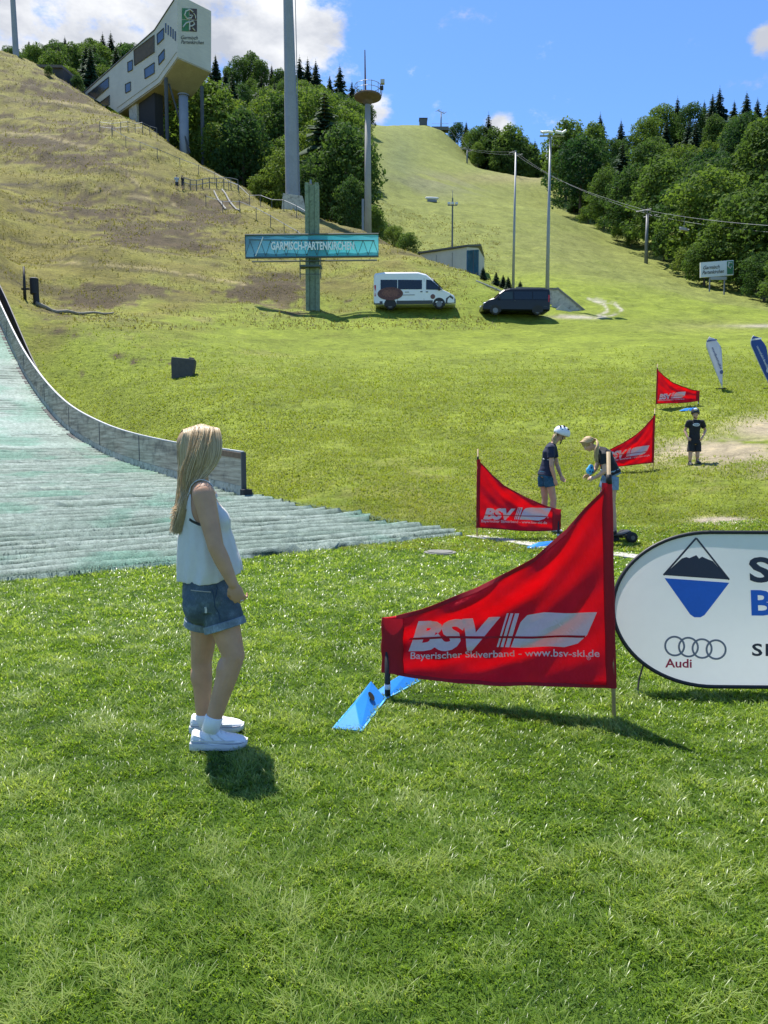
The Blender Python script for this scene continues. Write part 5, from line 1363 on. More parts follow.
    def sq(x0, y0, x1, y1): return [(x0, y0), (x1, y0 + .5), (x1, y1 + .5), (x0, y1)]
    for nm, p, m in (('emblem_tile', sq(182, 8, 189, 19), GRN), ('emblem_tile', sq(189.6, 8.3, 197, 19.3), BRN), ('emblem_tile', sq(182, 19.6, 189, 31), GRN), ('emblem_tile', sq(189.6, 19.9, 197, 31.3), BRN)):
        MB().add([front(*q) for q in p], [(0, 1, 2, 3)]).build(nm, m, root, fix=False)
    def stroke(pts, w): 
        MB().path([front(x, y, .12) for x, y in pts], w, 5).build('emblem_stroke', WHT, root)
    stroke([(193, 12), (190, 9.5), (186, 11), (184.5, 15), (187, 18.5), (191, 18), (192.5, 15.5), (189.5, 15.3)], .13)
    stroke([(189.5, 30), (189.5, 22), (193, 21), (194.5, 24), (192, 26), (189.5, 26)], .13); stroke([(183, 27), (186, 23), (189, 22)], .11); stroke([(193.5, 13), (195.5, 16), (195.5, 18.5)], .10); stroke([(192.5, 28), (195, 30.5)], .11)
    for s_, x, y, w in (('Garmisch', 181, 39, 17), ('Partenkirchen', 181, 43.5, 23)):
        V, Fs = text_fit(s_, w=w, h=3.6, shear=.3, bold=.02)
        MB().add([front(x + a, y - b + a * .03, .05) for a, b in V], Fs).build('lettering', mat('letter_dark', (.10, .10, .09), .6), root, fix=False)
    # stilts and the core below
    for px, pt, pb, dn_ in ((164, 80, 137, 0), (201.7, 90, 162, 6)):
        top = fac(px, pt) if dn_ == 0 else P(px, pt, 142)
        if dn_ == 0: top = top + n * .4
        g = Vector((top.x, top.y, gz(top.x, top.y) - 1)); MB().path([g - o, top - o + Vector((0, 0, .6))], .32, 10).build('stilt', mat('stilt_dark', (.055, .06, .065), .6, .1, 2), root)
    a = fac(164, 82) + n * 1.0; b = P(190, 153, 140); MB().path([a - o, b - o], .16, 8).build('brace', MATS['stilt_dark'], root)
    c0 = fac(128, 104) + n * .6; c1 = fac(141, 96) + n * .6
    for nm, m, q0, q1, w_ in (('core_wall', CONC, fac(126.5, 107) + n * .5, fac(134, 101) + n * .5, 3.4), ('dark_recess_block', mat('recess_dark', (.02, .018, .018), .8), fac(134.2, 101) + n * .9, fac(150, 90) + n * .9, 1.7)):  # solid dark block standing in for the shaded recess under the building
        dz = Vector((0, 0, -9)); mb = MB()
        mb.loft([[q0, q1, q1 + n * w_, q0 + n * w_], [q0 + dz, Vector((q1.x, q1.y, q0.z + dz.z)), Vector((q1.x, q1.y, q0.z + dz.z)) + n * w_, q0 + dz + n * w_]]); mb.build(nm, m, root, world=True)
    return o
tower_building()
def shed():
    b = G(450, 94); a0 = P(420, 254, 96); a1 = P(467, 247, 92); a2 = P(478.5, 246.3, 95)
    root = empty('hillside_hut', b, 'low grey hut with a blue glass end in the hollow beyond the vans', 'hut'); o = root.location
    zb = min(a0.z, a1.z, b.z) - 6; T0, T1, T2 = a0, a1, a2; bk = Vector((1.5, 6, 0)); zt = Vector((0, 0, .4))
    zf = a1.z - 3.0
    def col(T, z): return Vector((T.x, T.y, z))
    mb = MB(); mb.loft([[col(T0, zb), col(T1, zb), col(T2, zb), col(T2, zb) + bk, col(T0, zb) + bk], [T0, T1, T2, T2 + bk, T0 + bk]])
    mb.build('wall', mat('hut_plaster', (.50, .475, .44), .8, .08, .8), root, world=True)
    MB().loft([[T0 + Vector((-.3, -.2, .01)), T1 + Vector((0, -.3, .01)), T2 + Vector((.3, -.2, .01)), T2 + bk, T0 + bk + Vector((0, 0, .01))], [T0 + Vector((-.3, -.2, .2)), T1 + Vector((0, -.3, .2)), T2 + Vector((.3, -.2, .2)), T2 + bk + Vector((0, 0, .2)), T0 + bk + Vector((0, 0, .2))]]).build('roof', mat('hut_roof', (.09, .09, .09), .7), root, world=True)
    n1 = (T2 - T1).cross(Vector((0, 0, 1))).normalized() * .05
    g = mat('hut_glass', (.03, .09, .16), .1, .3, 1, spec=.6)
    MB().loft([[col(T1, zf) + n1, col(T2, zf) + n1, col(T2, zf) - n1, col(T1, zf) - n1], [T1 + n1 - zt, T2 + n1 - zt, T2 - n1 - zt, T1 - n1 - zt]]).build('glass_end', g, root, world=True)
    a = T1.lerp(T2, .5); MB().tube(col(a, zf) + n1 * 1.3 - o, a + n1 * 1.3 - zt - o, .06, None, 6).build('mullion', FRMM, root)
    n0 = (T1 - T0).cross(Vector((0, 0, 1))).normalized() * .03
    for f in (.36, .7):
        a = T0.lerp(T1, f); MB().tube(col(a, zf) + n0 - o, a + n0 - zt - o, .035, None, 5).build('panel_joint', MATS['seam_grey'], root)
    MB().loft([[col(T0, zb) + n0 * 2, col(T1, zb) + n0 * 2, col(T1, zb) - n0, col(T0, zb) - n0], [col(T0, zf - .1) + n0 * 2, col(T1, zf - .1) + n0 * 2, col(T1, zf - .1) - n0, col(T0, zf - .1) - n0]]).build('base', mat('hut_base', (.10, .09, .075), .85), root, world=True)
FRMM = MATS['window_frame']
shed()
def ramp_walls():
    d = 61.5; b = G(562, d); root = empty('ramp_wall', b, 'sloping concrete wing wall of the underpass right of the black minivan', 'retaining wall'); o = root.location
    bk = Vector((.0, .5, 0))
    def pr(name, poly, dd, th, m):
        a = [P(px, py, dd) for px, py in poly]; q = len(a); b_ = [v + th for v in a]
        MB().add(a + b_, [tuple(range(q)), tuple(reversed(range(q, 2 * q)))] + [(i, i + q, (i + 1) % q + q, (i + 1) % q) for i in range(q)]).build(name, m, root, world=True)
    pr('wing_wall', [(553, 290), (558, 288.6), (589, 315), (591, 322), (550, 322)], d, Vector((.3, .5, 0)), CONC)
    pr('coping', [(553, 288.6), (558, 287.2), (590, 313.6), (588.5, 315), (557.5, 289.2), (553, 290.4)], d - .06, Vector((.3, .62, 0)), mat('coping_dark', (.20, .185, .165), .85, .2, 2))
    pr('apron', [(553, 312), (562, 304), (580, 318), (553, 320)], d - 1.2, Vector((0, .4, 0)), mat('apron_light', (.48, .46, .43), .85, .1, 2))
    b2 = G(536, 64); root = empty('retaining_wall', b2, 'low straight concrete wall behind the black minivan and the lamp masts', 'retaining wall')
    pr('wall', [(517, 288), (556, 289), (556, 306), (517, 306)], 64, Vector((0, .5, 0)), CONC)
    pr('coping', [(516, 286.8), (557, 287.8), (557, 289), (516, 288.2)], 63.9, Vector((0, .7, 0)), MATS['coping_dark'])
    # handrail going down in front of the hut
    pts = [P(px, py, 66) for px, py in ((476, 281), (486, 285), (496, 289), (508, 295))]
    r2 = empty('handrail', G(490, 66), 'pale handrail slanting down the bank behind the black minivan', 'handrail')
    MB().path([p - r2.location for p in pts], .09, 6).build('rail', CONC, r2)
    for p in pts: MB().tube(Vector((p.x, p.y, gz(p.x, p.y) - .3)) - r2.location, p - r2.location, .05, None, 6).build('post', STEEL, r2)
ramp_walls()
def shelter():
    b = G(52, 158); root = empty('shelter', b, 'small dark flat roofed shelter near the top of the jump hill', 'shelter'); o = root.location
    a, c = P(36, 67, 158) - o, P(62, 67.5, 158) - o; bk = Vector((1, 6, 0))
    MB().loft([[a, c, c + bk, a + bk], [v + Vector((0, 0, .5)) for v in (a, c, c + bk, a + bk)]]).build('roof', mat('shelter_roof', (.12, .10, .09), .8, .2, 1), root)
    MB().loft([[v + Vector((0, .4, -6)) for v in (a * .9 + c * .1, c, c + bk * .9, a + bk * .9)], [v + Vector((0, .4, -.01)) for v in (a * .9 + c * .1, c, c + bk * .9, a + bk * .9)]]).build('wall', mat('shelter_wall', (.05, .045, .045), .85, .2, 1), root)
shelter()

# ------------------------------------------------------------------ T-shaped billboard
def t_board():
    D = 58; b = G(313, D); root = empty('banner_mast', b, 'green concrete mast carrying a long turquoise banner with the town name', 'billboard'); o = root.location
    def L(px, py, d=D): return P(px, py, d) - o
    m = mat('mast_green', (.18, .235, .165), .8, .14, 2, bump=.2, bscale=8, bdist=.03, wear=(.09, .12, .08))
    zt = L(313, 184).z
    for x, w, dp in ((0, .42, .5), (-.36, .28, .7), (.36, .28, .7)):
        MB().box((x, 0, zt / 2 - .5 - (.12 if x == 0 else 0)), (w, dp, zt + 1)).build('shaft', m, root, bevel=.02)
    MB().tube((-.1, 0, zt), (-.1, 0, zt + .3), .09, .06).build('cap_light', STEEL, root)
    a, c = L(245.5, 258, D - .7), L(378.5, 256.5, D - .7); at_, ct = L(245, 235, D - .7), L(378.5, 234, D - .7)
    t = NT('banner_turquoise'); tc = t.new('ShaderNodeTexCoord'); sp = t.new('ShaderNodeSeparateXYZ'); t.link(tc.outputs['Object'], sp.inputs[0])
    mr = t.new('ShaderNodeMapRange'); t.link(sp.outputs[0], mr.inputs[0]); mr.inputs[1].default_value = a.x; mr.inputs[2].default_value = c.x
    nn = t.noise(t.coord('Object', (.25, 1, 1)), 1.0, 3, .5); f = t.math('ADD', mr.outputs[0], t.math('MULTIPLY', t.math('SUBTRACT', nn, .5), .25))
    col = t.ramp(f, [(.0, (.07, .19, .28)), (.12, (.09, .28, .42)), (.45, (.08, .38, .52)), (.75, (.09, .52, .62)), (1, (.16, .60, .68))])
    t.base(col, .6); tr = t.new('ShaderNodeBsdfTranslucent'); t.link(col, tr.inputs[0]); ms = t.new('ShaderNodeMixShader'); ms.inputs[0].default_value = .4
    t.link(t.b.outputs[0], ms.inputs[1]); t.link(tr.outputs[0], ms.inputs[2]); t.link(ms.outputs[0], t.out.inputs[0])
    V = []; Fs = []
    nu, nv = 50, 10
    for i in range(nu + 1):
        for j in range(nv + 1):
            u, v = i / nu, j / nv; q = a.lerp(c, u).lerp(at_.lerp(ct, u), v); V.append(q + Vector((0, -.05 * math.sin(math.pi * v) - .02 * math.sin(u * 31 + v * 4), 0)))
    for i in range(nu):
        for j in range(nv): k = i * (nv + 1) + j; Fs.append((k, k + nv + 1, k + nv + 2, k + 1))
    MB().add(V, Fs).build('banner', t.m, root, smooth=True, fix=False)
    fr = mat('frame_dark', (.06, .085, .085), .6)
    e = Vector((0, -.02, 0)); pts = [a + e, c + e, ct + e, at_ + e]
    MB().path(pts + pts[:2], .07, 6).build('frame', fr, root)
    f_ = Vector((0, .06, 0))
    MB().path([a.lerp(c, .0) + Vector((0, .35, .25)), c + Vector((0, .35, .25))], .06, 6).build('truss_chord', fr, root); MB().path([a + Vector((.4, .35, -.18)), c + Vector((-.1, .35, -.18))], .06, 6).build('truss_chord', fr, root); MB().path([at_ + Vector((.4, .35, -.45)), ct + Vector((-.1, .35, -.45))], .06, 6).build('truss_chord', fr, root)
    for i in range(13):   # front bars imitating the truss shadows seen through the cloth
        u0, u1 = i / 13, (i + 1) / 13
        lo, hi = a.lerp(c, u0), at_.lerp(ct, (u0 + u1) / 2) + Vector((0, 0, -.45)); lo2 = a.lerp(c, u1)
        w = Vector((0, -.10, .1)); MB().path([lo + w, hi + w - Vector((0, 0, .1))], .018, 4).build('truss_shadow_bar', fr, root); MB().path([hi + w - Vector((0, 0, .1)), lo2 + w], .018, 4).build('truss_shadow_bar', fr, root)
    MB().path([a.lerp(c, .03) + Vector((0, -.12, 1.25)), at_.lerp(ct, .97) + Vector((0, -.12, -.5))], .035, 5).build('top_front_bar', fr, root)  # front bar imitating the rear chord showing dark through the cloth
    V, Fs = text_fit('GARMISCH-PARTENKIRCHEN', w=(L(353, 250) - L(271, 250)).x, h=.56, bold=.03)
    x0 = L(271, 249.5, D - .85)
    MB().add([(x0.x + x, x0.y, x0.z + y) for x, y in V], Fs).build('lettering', mat('letter_white', (.72, .78, .8), .6), root, fix=False)
    MB().path([L(255.5, 256, D - .86), L(263, 237, D - .86)], .04, 5).build('white_slash', MATS['letter_white'], root)
    # service walkway behind and below
    z0 = L(313, 268).z
    MB().box((-.1, -.3, z0), (1.6, .9, .12)).build('walkway', fr, root)
    for x in (-.85, .65):
        MB().tube((x, -.72, z0 - .9), (x, -.72, z0 + .6), .04, None, 6).build('rail_post', fr, root)
    MB().path([(-.85, -.72, z0 + .35), (.65, -.72, z0 + .35)], .03, 5).build('rail', fr, root)
    MB().path([(-.85, -.72, z0 - .6), (.65, -.72, z0 - .6)], .03, 5).build('rail', fr, root)
t_board()

# ------------------------------------------------------------------ masts, poles, railings
def topz(px, py, d): return P(px, py, d).z
def big_mast():
    D = 93; b = G(293, D); root = empty('floodlight_tower', b, 'huge grey tapering steel mast rising out of the picture from a concrete foot', 'mast'); o = root.location
    h = topz(290, -70, D) - o.z; m = mat('mast_steel', (.26, .27, .285), .55, .1, .5, metal=.2)
    n = 10
    rings = [[Vector((r * math.cos(a) + x, r * math.sin(a), z)) for a in np.linspace(0, 2 * math.pi, n, endpoint=False)] for z, r, x in ((-2, .85, 0), (h * .43, .74, -.15), (h * .43, .70, -.15), (h, .45, -.45))]
    MB().loft(rings).build('shaft', m, root)
    MB().path([(.85, -.2, 1), (.42, -.2, h)], .045, 5).build('cable_duct', STEEL, root)
    mb = MB(); mb.loft([[Vector((x, y, z)) for x, y in ((-1.0 - .2, -.95), (1.45, -.95), (1.45, 1), (-1.2, 1))] for z in (-3, .25)] + [[Vector((x, y, zz)) for x, y, zz in ((-1.05, -.85, 2.0), (1.2, -.85, 1.7), (1.2, .9, 1.7), (-1.05, .9, 2.0))]]); mb.build('foundation', CONC, root)
    return root
big_mast()
def platform_mast():
    D = 87; b = G(368, D); root = empty('platform_mast', b, 'slender concrete mast with a round railed platform and antenna in front of the woods', 'mast'); o = root.location
    zp = topz(368, 98, D) - o.z; zt = topz(366, 50, D) - o.z; zb = -2
    MB().path([(0, 0, zb), (0, 0, zp)], [.42, .30], 14).build('shaft', mat('mast_concrete', (.30, .285, .27), .8, .1, 1), root, smooth=True)
    MB().box((-.55, 0, 1.6), (.25, .3, 5)).build('cable_duct', STEEL, root)
    rg = [(.32, -.7), (.6, -.35), (1.45, .0), (1.5, .12), (1.45, .22), (.3, .24)]
    MB().loft([[Vector((r * math.cos(a), r * math.sin(a), zp + z)) for a in np.linspace(0, 2 * math.pi, 28, endpoint=False)] for r, z in rg]).build('platform', mat('platform_rust', (.10, .072, .06), .8, .25, 2), root)
    for z in (.75, 1.25):
        MB().path([(1.4 * math.cos(a), 1.4 * math.sin(a), zp + z) for a in np.linspace(0, 2 * math.pi, 25)], .03, 5, False).build('rail', STEEL, root)
    for k in range(10):
        a = k * 2 * math.pi / 10; MB().tube((1.4 * math.cos(a), 1.4 * math.sin(a), zp + .2), (1.4 * math.cos(a), 1.4 * math.sin(a), zp + 1.3), .03, None, 5).build('rail_post', STEEL, root)
    MB().path([(-.25, 0, zp), (-.3, 0, zt)], [.12, .05], 8).build('antenna', mat('antenna_red', (.14, .07, .065), .6), root)
    MB().tube((1.5, -.1, zp + .2), (1.6, -.1, zp + 1.7), .05, None, 6).build('camera_arm', STEEL, root)
    MB().box((1.6, -.15, zp + 1.6), (.45, .5, .45)).build('camera_box', mat('box_grey', (.4, .4, .42), .5), root, bevel=.05); MB().box((1.5, -.2, zp + .95), (.4, .4, .35)).build('camera_box', BLACKM, root, bevel=.05)
platform_mast()
def far_mast():
    D = 168; b = G(16.5, D); root = empty('floodlight_tower', b, 'pale grey mast standing beyond the top of the jump hill', 'mast'); o = root.location
    h = topz(15, -60, D) - o.z; MB().path([(0, 0, -3), (-.5, 0, h)], [.62, .42], 10).build('shaft', MATS['mast_steel'], root)
    D = 141; b = G(185, D); root = empty('support_column', b, 'grey round column standing behind the kinked building on the slope', 'column'); o = root.location
    MB().path([(0, 0, -3), (0, 0, topz(185, 96, D) - o.z)], [.85, .8], 14).build('shaft', MATS['mast_steel'], root, smooth=True)
    MB().tube((0, 0, topz(185, 96, D) - o.z), (0, 0, topz(185, 95, D) - o.z), 1.0, None, 14).build('head_plate', STEEL, root)
far_mast()
def lamp_masts():
    D = 62; b = G(547, D); root = empty('floodlight_mast', b, 'tall grey floodlight mast behind the black minivan with a crossbar of four lamps', 'mast'); o = root.location
    h = topz(547.5, 136, D) - o.z
    MB().path([(0, 0, -.5), (0, 0, h * .5), (.03, 0, h)], [.17, .12, .075], 10).build('shaft', mat('galvanised', (.27, .28, .30), .5, .1, 2, metal=.3), root, smooth=True)
    MB().box((.15, 0, h), (1.9, .1, .1)).build('crossbar', MATS['galvanised'], root)
    for x, rz_, ry in ((-.5, .3, -8), (-.05, .1, 5), (.6, -.2, 12), (1.0, -.6, -25)):
        M = Matrix.Rotation(R(rz_ * 40), 3, 'Z') @ Matrix.Rotation(R(ry), 3, 'Y') @ Matrix.Rotation(R(28), 3, 'X')
        l = MB().box((x, -.2, h + .22), (.46, .5, .16), M).build('lamp_head', mat('lamp_housing', (.55, .56, .58), .4), root, bevel=.03)
        MB().box((x, -.24, h + .12), (.38, .36, .02), M).build('lamp_lens', mat('lamp_lens', (.35, .38, .4), .15), l)
        MB().tube((x, 0, h + .02), (x, -.1, h + .2), .03, None, 6).build('bracket', STEEL, root)
    D = 67; b = G(513, D); root = empty('lamp_pole', b, 'plain slender grey pole left of the four lamp floodlight mast', 'pole'); o = root.location
    h = topz(514, 152, D) - o.z; MB().path([(0, 0, -.5), (.06, 0, h)], [.13, .065], 10).build('shaft', MATS['galvanised'], root, smooth=True)
    MB().tube((.06, 0, h), (.06, 0, h + .12), .085, .05, 8).build('cap', STEEL, root)
    D = 100; b = G(452, D); root = empty('floodlight_mast', b, 'small dark lamp pole standing behind the grey hut with glass end', 'mast'); o = root.location
    h = topz(452, 198, D) - o.z; MB().path([(0, 0, -.5), (0, 0, h)], [.13, .09], 8).build('shaft', mat('pole_dark', (.11, .12, .12), .6), root)
    MB().box((0, 0, h - .9), (1.2, .1, .1)).build('crossbar', STEEL, root)
    for x in (-.45, 0, .5): MB().box((x, -.1, h - .7), (.36, .3, .3)).build('lamp_head', MATS['lamp_housing'], root, bevel=.04)
    MB().tube((0, 0, h), (0, 0, h + .9), .03, None, 5).build('rod', STEEL, root)
    D = 200; b = G(432, D); root = empty('snow_gun', b, 'white covered snow machine resting on the ski slope', 'snow machine', rz=R(5)); 
    MB().loft([[Vector((x, .5 * s * math.cos(a), .9 + .55 * s * math.sin(a))) for a in np.linspace(0, 2 * math.pi, 12, endpoint=False)] for x, s in ((-1.7, .35), (-1.5, .6), (0, .65), (1.4, .55), (1.7, .3))]).build('cover', mat('cover_white', (.7, .7, .68), .7, .06, 1), root, smooth=True)
    MB().box((0, 0, .2), (2.4, .8, .5)).build('sledge', STEEL, root)
lamp_masts()
def railings():
    DK_ = mat('rail_dark', (.10, .10, .10), .7, .1)
    def rail(name, pts, label, hgt, nposts, rails, r=.045):
        G_ = [G(px, d) for px, d in pts]; root = empty(name, G_[0], label, 'railing'); o = root.location
        cum = [0]; 
        for i in range(1, len(G_)): cum.append(cum[-1] + (G_[i] - G_[i - 1]).length)
        def along(t):
            s = t * cum[-1]; i = min(max(int(np.searchsorted(cum, s)) - 1, 0), len(G_) - 2); f = (s - cum[i]) / (cum[i + 1] - cum[i]); q = G_[i].lerp(G_[i + 1], f); q.z = gz(q.x, q.y); return q - o
        P_ = [along(k / (nposts - 1)) for k in range(nposts)]
        for q in P_: MB().tube(q - Vector((0, 0, .3)), q + Vector((0, 0, hgt)), r, None, 6).build('post', DK_, root)
        for z in rails: MB().path([q + Vector((0, 0, z)) for q in P_], r * .8, 5).build('rail', STEEL, root)
    rail('railing', [(100, 112), (115, 112), (134, 116), (157, 121)], 'grey railing below the kinked building, upper left of the hill', 1.5, 8, (1.45, .8))
    rail('railing', [(184, 97), (205, 99.5), (238, 102)], 'pale stair handrail rising right from the two walkers', 1.3, 9, (1.25, .7), .06)
    rail('wire_fence', [(112, 108), (150, 104), (190, 104), (225, 101), (262, 93), (310, 84)], 'line of thin posts running down the hill crest below the building', 1.3, 15, (1.2,), .04)
    rail('wire_fence', [(206, 92), (235, 88), (262, 84), (292, 78), (310, 74)], 'thin wire fence on the slope left of the turquoise banner', 1.3, 8, (1.2,), .04)
    # stair stringers beside the handrail
    for i, (a, c) in enumerate((((214, 98), (226, 91)), ((222, 99), (240, 90)))):
        q = [G(a[0] + (c[0] - a[0]) * t, a[1] + (c[1] - a[1]) * t) + Vector((0, 0, .18)) for t in np.linspace(0, 1, 6)]
        tag(MB().path(q, .10, 6).build('stair_beam', mat('beam_grey', (.26, .25, .22), .85, .2, 2)), ['pale stair beam on the slope nearer the two walkers', 'pale stair beam on the slope farther from the two walkers'][i], 'beam')
railings()
def lift():
    TW = [(441, 112, 422), (467, 150, 378), (515.5, 154, 332), (646, 214, 168), (905, 238, 92)]
    tops = []
    sg = mat('lift_grey', (.17, .18, .19), .55, .1, 1)
    labs = ['lift tower standing on the skyline of the ski slope', 'dark lift tower at the wood edge below the skyline', 'lift tower seen just above the plain slender pole', 'grey lift tower with double crossarm at the edge of the right wood', 'near lift tower beyond the right wood']
    for i, (px, py, d) in enumerate(TW):
        b = G(px, d); zt = topz(px, py, d); root = empty('lift_tower', b, labs[i], 'lift tower', 'towers of the chair lift'); h = zt - b.z
        if h < 4: h = 8
        dirv = Vector((1, -1.2, 0)).normalized() if i < 3 else Vector((.8, -.6, 0)); side = Vector((-dirv.y, dirv.x, 0)).normalized()
        MB().path([(0, 0, -1), (0, 0, h)], [.42, .28], 10).build('shaft', sg, root, smooth=True)
        MB().path([side * -2.6 + Vector((0, 0, h)), side * 2.6 + Vector((0, 0, h))], .16, 6).build('crossarm', sg, root)
        for s in (-1, 1):
            q = side * s * 2.4 + Vector((0, 0, h + .15)); MB().path([q - dirv * 1.6, q + dirv * 1.6], .13, 6).build('sheave_train', sg, root)
            MB().tube(side * s * .3 + Vector((0, 0, h)), side * s * 2.3 + Vector((0, 0, h + .9)), .06, None, 5).build('strut', sg, root)
        MB().tube((0, 0, h), (0, 0, h + 1.3), .07, None, 6).build('ladder_head', sg, root)
        tops.append((b + Vector((0, 0, h)), side))
    for s in (-1, 1):
        pts = []
        for i in range(len(tops) - 1):
            a = tops[i][0] + tops[i][1] * s * 2.4 + Vector((0, 0, .35)); c = tops[i + 1][0] + tops[i + 1][1] * s * 2.4 + Vector((0, 0, .35)); ln = (c - a).length
            for k in range(16):
                t = k / 16; pts.append(a.lerp(c, t) - Vector((0, 0, 4 * t * (1 - t) * ln * .012)))
        pts.append(c)
        tag(MB().path(pts, .027, 5).build('lift_cable', STEEL), ['far hauling cable of the chair lift', 'near hauling cable of the chair lift'][0 if s > 0 else 1], 'cable', 'cables of the chair lift')
    a = tops[3][0] + tops[3][1] * -2.4; c = tops[4][0] + tops[4][1] * -2.4
    q = a.lerp(c, .25) - Vector((0, 0, 4 * .25 * .75 * (c - a).length * .012 - .3)); root = empty('chair_lift_seat', q, 'empty pale lift chair hanging from the cable before the right wood', 'lift chair', rz=R(30))
    MB().path([(0, 0, 0), (.1, 0, -1.0), (0, .2, -2.0)], .05, 6).build('hanger', STEEL, root)
    MB().box((0, -.1, -2.45), (2.0, .5, .1)).build('seat', mat('seat_pale', (.4, .4, .38), .6), root); MB().box((0, .2, -2.1), (2.0, .08, .65)).build('backrest', MATS['seat_pale'], root); MB().path([(-1, -.4, -2.2), (-1, .2, -2.0), (1, .2, -2.0), (1, -.4, -2.2)], .04, 5).build('safety_bar', STEEL, root)
    b = G(426, 424); root = empty('lift_station', b, 'small dark lift station hut on the skyline of the ski slope', 'hut'); z1 = 2.6
    MB().box((-1.5, 0, z1 / 2 - 1), (4, 4, z1 + 2)).build('wall', mat('station_dark', (.09, .10, .11), .7), root); MB().box((-1.5, 0, z1 + .2), (4.5, 4.5, .3)).build('roof', mat('station_roof', (.05, .05, .055), .7), root)
    b = G(440, 423); root = empty('lift_platform', b, 'low grey loading platform beside the hut on the skyline', 'platform'); MB().box((0, 0, .3), (9, 4, 1.8)).build('deck', mat('station_wall', (.13, .12, .11), .8), root); MB().path([(-4.5, -2, 2.6), (4.5, -2, 2.6)], .08, 5).build('rail', STEEL, root)
lift()
def white_board():
    D = 126; b = G(716, D); root = empty('billboard', b, 'white billboard with dark script and green emblem at the foot of the right wood', 'billboard'); o = root.location
    a, c, d_, e = P(700.5, 277.5, D) - o, P(733.5, 275, D) - o, P(733.5, 260, D) - o, P(700.5, 262.5, D) - o
    th = Vector((0, .3, 0)); MB().add([a, c, d_, e] + [q + th for q in (a, c, d_, e)], [(0, 1, 2, 3), (7, 6, 5, 4), (0, 4, 5, 1), (1, 5, 6, 2), (2, 6, 7, 3), (3, 7, 4, 0)]).build('panel', mat('panel_white', (.66, .68, .68), .6, .04, 1), root)
    def q(u, v, off=-.05): return a.lerp(c, u).lerp(e.lerp(d_, u), v) + Vector((0, off, 0))
    MB().add([q(.8, .08), q(.985, .08), q(.985, .94), q(.8, .94)], [(0, 1, 2, 3)]).build('emblem', GRNM, root, fix=False)
    MB().path([q(.95, .8, -.1), q(.86, .85, -.1), q(.83, .6, -.1), q(.9, .45, -.1), q(.93, .6, -.1)], .1, 5).build('emblem_stroke', MATS['emblem_white'], root)
    for s_, u, v, w in (('Garmisch', .08, .52, .5), ('Partenkirchen', .05, .2, .66)):
        V, Fs = text_fit(s_, w=w, h=.24, shear=.35, bold=.02); MB().add([q(u + x, v + y) for x, y in V], Fs).build('lettering', MATS['letter_dark'], root, fix=False)
    for u in (.3, .75): t_ = q(u, 0, .2); MB().path([t_, Vector((t_.x, t_.y, -1))], .12, 6).build('post', STEEL, root)
    MB().box(q(.55, -.14, .1), (2.6, .2, .5)).build('lower_panel', mat('panel_grey', (.35, .36, .36), .6), root)
GRNM = MATS['emblem_green']
white_board()
# ------------------------------------------------------------------ trees
def foliage(name, lo, hi, transl=.38):
    t = NT(name); oi = t.new('ShaderNodeObjectInfo'); a = t.new('ShaderNodeAttribute', attribute_name='tone')
    f = t.math('ADD', t.math('MULTIPLY', oi.outputs['Random'], .65), t.math('MULTIPLY', a.outputs['Fac'], .35))
    col = t.ramp(f, [(.1, lo), (.9, hi)]); t.base(col, .75, 0, .08)
    tr = t.new('ShaderNodeBsdfTranslucent'); t.link(t.mix(1, col, (1.25, 1.35, .7), 'MULTIPLY'), tr.inputs[0]); ms = t.new('ShaderNodeMixShader'); ms.inputs[0].default_value = transl
    t.link(t.b.outputs[0], ms.inputs[1]); t.link(tr.outputs[0], ms.inputs[2]); t.link(ms.outputs[0], t.out.inputs[0]); return t.m
LEAF = foliage('leaf_green', (.024, .064, .028), (.135, .195, .042)); LEAFB = foliage('leaf_bright', (.10, .15, .03), (.16, .21, .05)); NEED = foliage('needle_green', (.017, .040, .024), (.040, .070, .032), .12)
BARK = mat('bark', (.10, .075, .055), .9, .25, 3)
def leaf_quads(C, Nrm, S, r, aspect=.65):
    n = len(C); rv = r.randn(n, 3); t1 = np.cross(Nrm, rv); t1 /= np.linalg.norm(t1, axis=1)[:, None] + 1e-9; t2 = np.cross(Nrm, t1)
    a = t1 * S[:, None]; b = t2 * (S * aspect)[:, None]; fold = Nrm * (S * .25)[:, None]
    V = np.stack([C - a, C - b * .9 - fold * .2, C + a - fold * .5, C + b], 1).reshape(-1, 3)
    return V, np.arange(4 * n).reshape(-1, 4)
